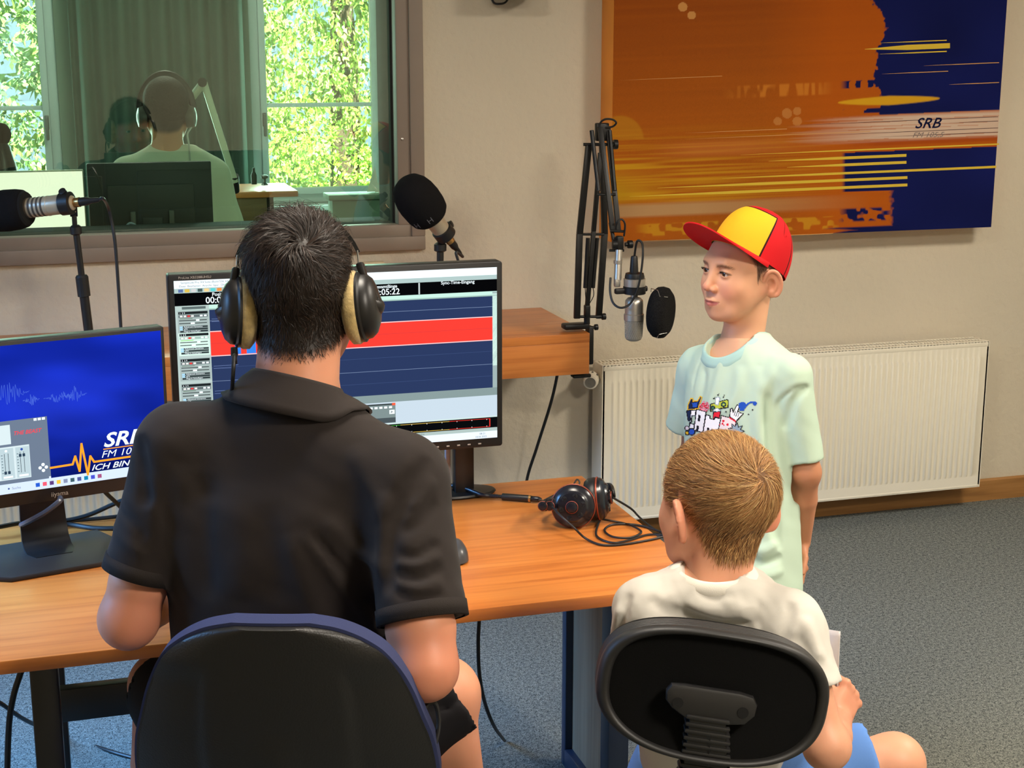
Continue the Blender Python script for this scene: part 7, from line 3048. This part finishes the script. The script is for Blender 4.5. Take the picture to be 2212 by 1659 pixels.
# ---- the smaller chair with an oval back and bellows
kc = thing('task_chair', 'small office chair with black oval back and ribbed bellows holding the boy', 'chair', (.95, 2.1, 0), 'office chairs')
ROLL = 9.0
oC = Jp(1545, 1506, 2.10)
axx = RT * math.cos(R(ROLL)) - UP * math.sin(R(ROLL))
axn = -(FW * .97 + np.array([0, 0, 1.0]) * .10)
axn /= np.linalg.norm(axn)
axx = axx - axn * (axx @ axn)
axx /= np.linalg.norm(axx)
axy = np.cross(axn, axx)
A_, B_ = .1655, .0955


def oval(a, s=1.0, ex=2.6):
    c_, s_ = math.cos(a), math.sin(a)
    return np.array([A_ * s * np.sign(c_) * abs(c_) ** (2 / ex), B_ * s * np.sign(s_) * abs(s_) ** (2 / ex)])


def op(a, s, h, egg=True):
    p = oval(a, s)
    bend = .030 * (p[0] / A_) ** 2
    return oC + axx * p[0] + axy * p[1] + axn * (h - bend)


def ring_mesh(rows, N=96):
    """rows of (scale, height) swept round the oval"""
    vs, fs = [], []
    for s, h in rows:
        for i in range(N):
            vs.append(op(2 * math.pi * i / N, s, h))
    for j in range(len(rows) - 1):
        for i in range(N):
            a, b = j * N + i, j * N + (i + 1) % N
            fs.append((a, b, b + N, a + N))
    return vs, fs


M_fab = mat('black chair fabric', lin(16, 16, 16), 1.0, bump=(700, .4, .001), spec=.08)
vs, fs = ring_mesh([(.90, .004), (.60, .0005), (.3, -.001), (.02, -.0015)])
MB().add(vs, fs).build('back_fabric', M_fab, kc, angle=0)
M_rim = mat('black rubber rim', lin(30, 29, 29), .5, spec=.5)
vs, fs = ring_mesh([(.885, .0), (.90, .009), (.935, .014), (.975, .013), (1.0, .006), (1.005, -.004), (.99, -.008)])
MB().add(vs, fs).build('back_rim', M_rim, kc, angle=0)
for i in range(5):
    h = -.012 - i * .0075
    vs, fs = ring_mesh([(.975, h + .004), (1.0 - .002 * i, h + .003), (1.004 - .002 * i, h), (1.0 - .002 * i, h - .003), (.975, h - .004)])
    MB().add(vs, fs).build('edge_rib', M_rim, kc, angle=0)
vs, fs = ring_mesh([(.965, -.040), (.97, -.060), (.90, -.070), (.5, -.072), (.02, -.073)])
MB().add(vs, fs).build('back_cushion', M_fab, kc, angle=0)
# bracket with two screw holes
bC = oC + (Jp(1531, 1516, 2.10) - Jp(1545, 1506, 2.10))
Mo = np.stack([axx, axy, axn], 1)
bk_ = MB().prism([(x_, y_) for x_, y_ in [(-.064, .012), (-.058, .022), (-.04, .024), (.04, .024), (.058, .021), (.065, .010), (.064, -.006), (.052, -.020), (.03, -.024), (-.03, -.024), (-.052, -.012), (-.062, -.002)]], .0, .016, Mo, bC + axn * .004, bev=.005)
bo_ = bk_.build('bracket', M_rim, kc)
for s in (-1, 1):
    MB().lathe([(.0078, .0006), (.0078, .0012), (.0, .0012)], bC + axx * s * .046 + axn * .0202 - axy * .002, axn, 18, cap=False).build('screw_hole', mat('hole black', lin(4, 4, 4), .9), bo_)
bw0 = Jp(1527, 1545, 2.095)
for i in range(16):
    c_ = bw0 + np.array([0, 0, -1.0]) * (.0115 * i) + cF_ * .002 * i
    w_ = .056 + .0016 * i
    MB().box(c_, (w_ + .006, .034, .0062), np.stack([axx, cF_, np.cross(axx, cF_)], 1), bev=.0025).box(c_ - np.array([0, 0, .0058]), (w_ - .004, .028, .0075), np.stack([axx, cF_, np.cross(axx, cF_)], 1), bev=.002).build('bellows_rib', M_rim, kc)
s2 = np.array([.985, 2.17, .425])
MB().box(s2, (.38, .36, .06), Mch, bev=.026, seg=3).build('seat', mat('olive chair fabric', lin(104, 112, 52), .95, bump=(800, .5, .001)), kc)
MB().tube([bw0 + np.array([0, 0, -.02]), bw0 + np.array([0, 0, -.18]) + cF_ * .03, bw0 + np.array([0, 0, -.36]) + cF_ * .06, s2 + np.array([0, 0, -.045]) - cF_ * .12, s2 + np.array([0, 0, -.04])], .014, 8, 5, flat=.5).build('back_bar', M_rim, kc)
MB().box(s2 + np.array([0, 0, -.035]), (.30, .28, .02), Mch, bev=.008).build('seat_pan', M_rim, kc)
swivel_base(kc, (s2[0], s2[1]), .40, M_rim)
# ================================================================== things in the neighbouring room
fp_ = thing('person', 'person in pale T-shirt with headphones seen from behind through the studio glass', 'person', (.45, 5.75, 0))
fc = on(360, 246, 1, 5.75)
fM = face_frame((.12, 1, 0), roll=0, pitch=-4)
fn = on(362, 318, 1, 5.75)
FS = Solid()
for p in head_solid(False, face=True).pr:
    f_, l_, h_, k_2, o_2 = p
    FS.pr.append((lambda P, f_=f_: f_((P - fc) @ fM), fc - .14, fc + .14, k_2, o_2))
FS.cone(fc + fM @ np.array([0, -.02, -.05]), fn, .055, .058, k=.02)
fsL, fsR = on(278, 376, 1, 5.75), on(458, 384, 1, 5.75)
feL, feR = on(255, 560, 1, 5.72), on(512, 540, 1, 5.75)
fpel = np.array([.42, 5.78, .96])
FS.loft(fpel, np.eye(3), [-.08, 0, .2, .34, .40], [.15, .15, .15, .15, .09], [.10, .10, .10, .09, .07], k=.02)
for sh, el, sg in ((fsL, feL, -1), (fsR, feR, 1)):
    FS.chain([fn - np.array([0, 0, .03]), sh, el], [.05, .045, .042], k=.03)
    wr = el + np.array([-sg * .02, .24, .02])
    FS.chain([el, wr], [.042, .028], k=.02)
    hand(FS, wr, (0, 1, -.1), (0, 0, 1), (-sg, 0, 0), 1.0)
for sg in (-1, 1):
    FS.chain([fpel + np.array([sg * .085, 0, -.05]), fpel + np.array([sg * .09, .02, -.42]), np.array([fpel[0] + sg * .09, fpel[1], .08])], [.085, .06, .04], k=.03)
    FS.cone(np.array([fpel[0] + sg * .09, fpel[1] - .03, .045]), np.array([fpel[0] + sg * .09, fpel[1] + .15, .035]), .042, .034, k=.02)
Vq, Qq = FS.mesh(.0075)
ll_ = (Vq - fc) @ fM
hw2 = man_scalp(ll_) * (np.linalg.norm(ll_, axis=1) < .16)
cc_ = SK_MAN * np.ones((len(Vq), 1))
cc_ = cc_ * (1 - hw2[:, None]) + np.array(lin(40, 30, 24)[:3]) * hw2[:, None]
np_mesh('body', Vq, Qq, M_skin, fp_, cc_)
np_mesh('hair', *(lambda r: (r[0], r[1]))((lambda S_: S_.mesh(.007))(Solid().ell(fc + fM @ np.array([0, -.022, .045]), (.084, .103, .092), fM, k=0))), mat('dark hair mass', lin(26, 20, 18), .7, bump=(160, .8, .004)), fp_)
TSF = Solid()
TSF.loft(fpel, np.eye(3), [-.02, .1, .22, .34, .40, .43], [.185, .18, .185, .185, .13, .075], [.125, .12, .12, .115, .09, .065], k=0)
for sh, el in ((fsL, feL), (fsR, feR)):
    e_ = sh + (el - sh) * .82
    TSF.chain([fn - np.array([0, 0, .06]), sh], [.065, .060], k=.04)
    TSF.cone(sh, e_, .062, .058, k=.03, cut1=0)
TSF.warp(lambda P: -.003 * noise3(P, 24, 101))
Vq, Qq = TSF.mesh(.007)
np_mesh('t_shirt', relax(Vq, Qq, 1, .4), Qq, mat('pale grey cotton', lin(214, 214, 196), .9), fp_)
TRF = Solid()
TRF.loft(fpel, np.eye(3), [-.12, 0, .05], [.165, .165, .16], [.115, .115, .11], k=0)
for sg in (-1, 1):
    TRF.chain([fpel + np.array([sg * .085, 0, -.06]), fpel + np.array([sg * .09, .02, -.42]), np.array([fpel[0] + sg * .09, fpel[1], .12])], [.098, .078, .066], k=.03)
Vq, Qq = TRF.mesh(.012)
np_mesh('trousers', Vq, Qq, mat('dark trousers', lin(44, 48, 60), .9), fp_)
fh = thing('headphones', 'headphones worn by the person behind the studio glass', 'headphones', tuple(fc))
for sg in (-1, 1):
    ax = fM @ np.array([sg, -.15, 0.0])
    MB().lathe([(.02, -.004), (.040, -.004), (.042, .010), (.036, .024), (.016, .030), (0, .030)], fc + fM @ np.array([sg * .078, -.005, -.012]), ax, 24, cap=False).build('cup', mat('grey headphone shell', lin(80, 80, 76), .4), fh)
MB().tube([fc + fM @ np.array([.098 * math.cos(a), .0, .01 + .136 * math.sin(a)]) for a in np.linspace(R(5), R(175), 17)], .007, 8, flat=1.8).build('headband', M_hpb, fh)
MB().tube([fc + fM @ np.array([.088, -.02, -.05]), on(405, 290, 1, 5.66), on(408, 312, 1, 5.64), on(412, 360, 1, 5.70)], .0035, 6, 5).build('cable', mat('pale cable', lin(210, 210, 205), .4), fh)

# standing desk with monitor seen from the back
fd = thing('standing_desk', 'high wooden studio desk of the neighbouring room behind the glass', 'desk', (.3, 6.0, 0))
for dn, bx_, sz_ in (('tabletop', (-.02, 5.36, 1.015), (1.10, .36, .03)),):
    MB().box(bx_, sz_, bev=.003).build(dn, M_wood, fd)
cR2 = on(640, 410, 1, 6.45)
MB().box((cR2[0] - .30, 6.45 + .15, cR2[2] - .012), (.60, .40, .025), bev=.003).build('side_top', M_wood, fd)
MB().box((cR2[0] - .33, 6.45, cR2[2] - .075), (.40, .03, .10), bev=.003).build('apron', wood_mat('dull brown wood', lin(110, 84, 54), lin(128, 100, 66), lin(140, 112, 76)), fd)
for xx, yy, hh in ((-.5, 5.3, 1.0), (-.5, 5.5, 1.0), (.48, 5.3, 1.0), (.48, 5.5, 1.0), (cR2[0] - .08, 6.75, cR2[2] - .03), (cR2[0] - .54, 6.75, cR2[2] - .03)):
    MB().box((xx, yy, hh / 2), (.04, .04, hh), bev=.003).build('leg', M_blackmetal, fd)
fm_ = thing('monitor', 'dark monitor seen from its back through the studio glass', 'monitor', (.3, 5.36, 1.03), 'far room monitors')
m0, m1 = on(186, 353, 1, 5.36), on(455, 353, 1, 5.36)
mbk = mat('dark monitor back', lin(52, 46, 44), .55)
mcx, mw = (m0[0] + m1[0]) / 2, m1[0] - m0[0]
MB().box((mcx, 5.36, m0[2] - .145), (mw, .03, .29), bev=.005).build('housing', mbk, fm_)
MB().box((mcx, 5.338, m0[2] - .16), (mw * .7, .02, .17), bev=.006).build('rear_cover', mat('rear cover', lin(62, 55, 52), .6), fm_)
for sg in (-1, 1):
    MB().box((mcx + sg * .065, 5.322, m0[2] - .22), (.018, .014, .11), bev=.003).build('bracket_arm', mat('grey bracket', lin(96, 90, 84), .5), fm_)
MB().box((mcx, 5.33, 1.10), (.07, .012, .14), bev=.003).build('stand', mbk, fm_)
MB().box((mcx, 5.36, 1.036), (.2, .16, .012), bev=.003).build('stand_base', mbk, fm_)
MB().tube([on(268, 505, 1, 5.29), on(274, 488, 1, 5.29), on(283, 482, 1, 5.29), on(296, 490, 1, 5.29), on(304, 508, 1, 5.29)], .004, 8, 6).build('cable', mat('pale blue cable', lin(150, 160, 180), .4), fm_)
# bright white screen at the far left, and a silhouetted microphone
fs_ = thing('monitor', 'bright white screen at the far left behind the studio glass', 'monitor', (-.1, 5.5, 1.03), 'far room monitors')
a0, a1 = on(-60, 372, 1, 5.42), on(180, 369, 1, 5.42)
MB().box(((a0[0] + a1[0]) / 2, 5.435, a0[2] - .105), (a1[0] - a0[0], .025, .21), bev=.004).build('housing', mat('pale housing', lin(190, 188, 170), .5), fs_)
MB().box(((a0[0] + a1[0]) / 2, 5.4215, a0[2] - .105), (a1[0] - a0[0] - .008, .002, .20)).build('screen_image', emit_mat('white lit screen', lin(255, 246, 222), 1.5), fs_, smooth=False)
MB().box(((a0[0] + a1[0]) / 2, 5.45, 1.08), (.05, .02, .11), bev=.004).build('stand', mbk, fs_)
MB().box(((a0[0] + a1[0]) / 2, 5.43, 1.036), (.16, .12, .012), bev=.003).build('stand_base', mbk, fs_)
fmi = thing('microphone', 'dark studio microphone on an arm at the far left behind the glass', 'microphone', tuple(on(5, 300, 1, 5.7)))
MB().sphere(on(4, 290, 1, 5.7), (.032, .032, .04), 18, 12).build('foam_head', M_foam, fmi)
MB().lathe([(.018, 0), (.03, .02), (.045, .08), (.055, .14)], on(2, 305, 1, 5.7), (.02, 0, -1), 18).build('shock_mount', M_blackmetal, fmi)
MB().tube([on(10, 370, 1, 5.7), on(-40, 440, 1, 5.75), np.array([-.35, 5.6, 1.03])], .010, 8, 5).build('arm', M_blackmetal, fmi)
# silver boom arm beside the person
bo2 = thing('boom_arm', 'silver microphone boom arm beside the person behind the glass', 'boom arm', tuple(on(505, 400, 1, 6.05)))
M_alu = mat('pale aluminium', lin(190, 196, 180), .45, .5)
for nm, a_, b_ in (('lower_arm', on(508, 395, 1, 6.05), on(440, 178, 1, 6.05)), ('upper_arm', on(438, 180, 1, 6.05), on(375, 262, 1, 6.2))):
    mb = MB()
    bar(mb, a_, b_, .026, .02)
    mb.build(nm, M_alu, bo2)
MB().cyl(on(437, 178, 1, 6.03), on(437, 178, 1, 6.08), .018).build('joint', M_blackmetal, bo2)
MB().cyl(on(508, 412, 1, 6.1), on(506, 380, 1, 6.05), .018).build('foot', M_blackmetal, bo2)
MB().sphere(on(372, 268, 1, 6.2), .03, 16, 10).build('microphone_head', M_foam, bo2)
# little things on the far desk and sill
ks = MB().lathe([(.014, 0), (.016, .003), (.006, .012), (.006, .026), (.015, .030), (.016, .040), (.010, .044)], on(572, 400, 1, 6.5), (0, 0, 1), 14)
tag(ks.build('small_stand', mat('dull steel', lin(120, 130, 130), .4, .6)), 'tiny metal stand on the far wooden desk behind the glass', 'stand')
bt_ = MB().lathe([(.012, 0), (.013, .04), (.006, .055), (.006, .07)], on(549, 398, 1, 6.5), (0, 0, 1), 14)
tag(bt_.build('small_bottle', mat('dark bottle', lin(60, 66, 60), .4)), 'small dark bottle on the far wooden desk behind the glass', 'bottle')
for k, (px_, py_, hh, ww, lb_) in enumerate(((806, 414, .125, .062, 'taller white folded paper cone on the far window ledge'), (823, 415, .100, .062, 'shorter white folded paper cone on the far window ledge'))):
    pc0 = on(px_, py_, 1, 7.2)
    mb = MB().add([pc0 + np.array([-ww / 2, 0, 0]), pc0 + np.array([ww / 2, 0, 0]), pc0 + np.array([ww * .2, .04, 0]), pc0 + np.array([ww * .22, .012, hh])], [(0, 1, 3), (1, 2, 3), (2, 0, 3), (0, 2, 1)])
    tag(mb.build('paper_cone', mat('white card', lin(240, 238, 226), .8), smooth=False), lb_, 'paper', 'folded papers')
lw = on(815, 416, 1, 7.2)
MB_ = MB().box((lw[0], 7.22, lw[2] - .014), (.5, .16, .026), bev=.004).box((lw[0], 7.22, (lw[2] - .03) / 2), (.46, .12, lw[2] - .03), bev=.004)
tag(MB_.build('ledge_cabinet', mat('pale green cabinet', lin(120, 146, 130), .7)), 'pale narrow cabinet carrying the folded papers behind the glass', 'cabinet')

# ================================================================== garden trees outside
def foliage(name, label, cx, cy, z0, z1, wx, wy, n, seed, cols, size, droop):
    rs = np.random.RandomState(seed)
    t = thing(name, label, 'tree', (cx, cy, -1.2))
    tr = MB().tube([(cx, cy + .5, -1.2), (cx + .05, cy + .5, z1 * .4), (cx, cy + .45, z1)], [.16, .12, .04], 10, 4)
    tr.build('trunk', mat('bark', lin(92, 74, 58), .95, bump=(30, .8, .01)), t)
    # sprays: long drooping leaves gathered along twigs
    tw = rs.rand(n // 26, 3)
    P0 = np.stack([cx + (tw[:, 0] - .5) * wx, cy + (tw[:, 1] - .5) * wy, z0 + (z1 - z0) * tw[:, 2]], 1)
    k = 26
    A = np.repeat(P0, k, 0)
    m = len(A)
    s = np.tile(np.linspace(0, 1, k), len(P0))
    dirs = np.repeat(np.stack([rs.randn(len(P0)) * .5, rs.randn(len(P0)) * .5, -droop + rs.randn(len(P0)) * .35], 1), k, 0)
    C = A + dirs * (s * .34)[:, None] + rs.randn(m, 3) * .012
    ld = dirs * .8 + rs.randn(m, 3) * .55
    ld[:, 2] -= .3 * droop
    ld /= np.linalg.norm(ld, axis=1)[:, None]
    sd = np.cross(ld, rs.randn(m, 3))
    sd /= np.linalg.norm(sd, axis=1)[:, None] + 1e-9
    L = (size * (.6 + .8 * rs.rand(m)))[:, None]
    W = L * .28
    V = np.stack([C, C + ld * L * .45 + sd * W, C + ld * L, C + ld * L * .45 - sd * W], 1).reshape(-1, 3)
    F = np.arange(m * 4).reshape(-1, 4)
    cc = np.array([lin(*c)[:3] for c in cols])[rs.randint(0, len(cols), m)] * (.7 + .6 * rs.rand(m))[:, None]
    o = np_mesh('leaves', V, F, mat('tree leaves', (1, 1, 1, 1), .6, vc=True), t, np.repeat(cc, 4, 0), smooth=False)
    o['kind'] = 'stuff'
    return t


GR = [(176, 200, 92), (200, 218, 110), (130, 170, 66), (216, 226, 140)]
foliage('spruce_tree', 'drooping sunlit spruce filling the right garden window', 2.2, 11.6, -.2, 3.2, 3.2, 1.2, 42000, 1, GR, .045, 1.0)
foliage('garden_shrub', 'bright leafy shrub low in the right garden window', 2.0, 10.6, -.9, 1.15, 2.6, .8, 20000, 2, [(150, 190, 60), (176, 206, 80), (196, 220, 100)], .036, -.3)
foliage('garden_tree', 'mottled pale tree in the left garden window', -.6, 11.0, -.5, 3.0, 2.2, 1.0, 15000, 3, [(120, 160, 90), (170, 190, 120), (140, 170, 130)], .05, .6)
g_ = MB().box((1, 16, -1.25), (40, 14, .1))
struct(g_.build('ground', mat('garden grass', lin(110, 140, 60), 1.0, var=(3, .3)), smooth=False), 'sunlit garden lawn outside the far windows', 'lawn')
hg = foliage('hedge', 'tall pale green hedge closing off the garden', 1.5, 14.0, -1.2, 4.2, 11.0, .8, 30000, 5, [(130, 165, 80), (160, 190, 100)], .12, .4)
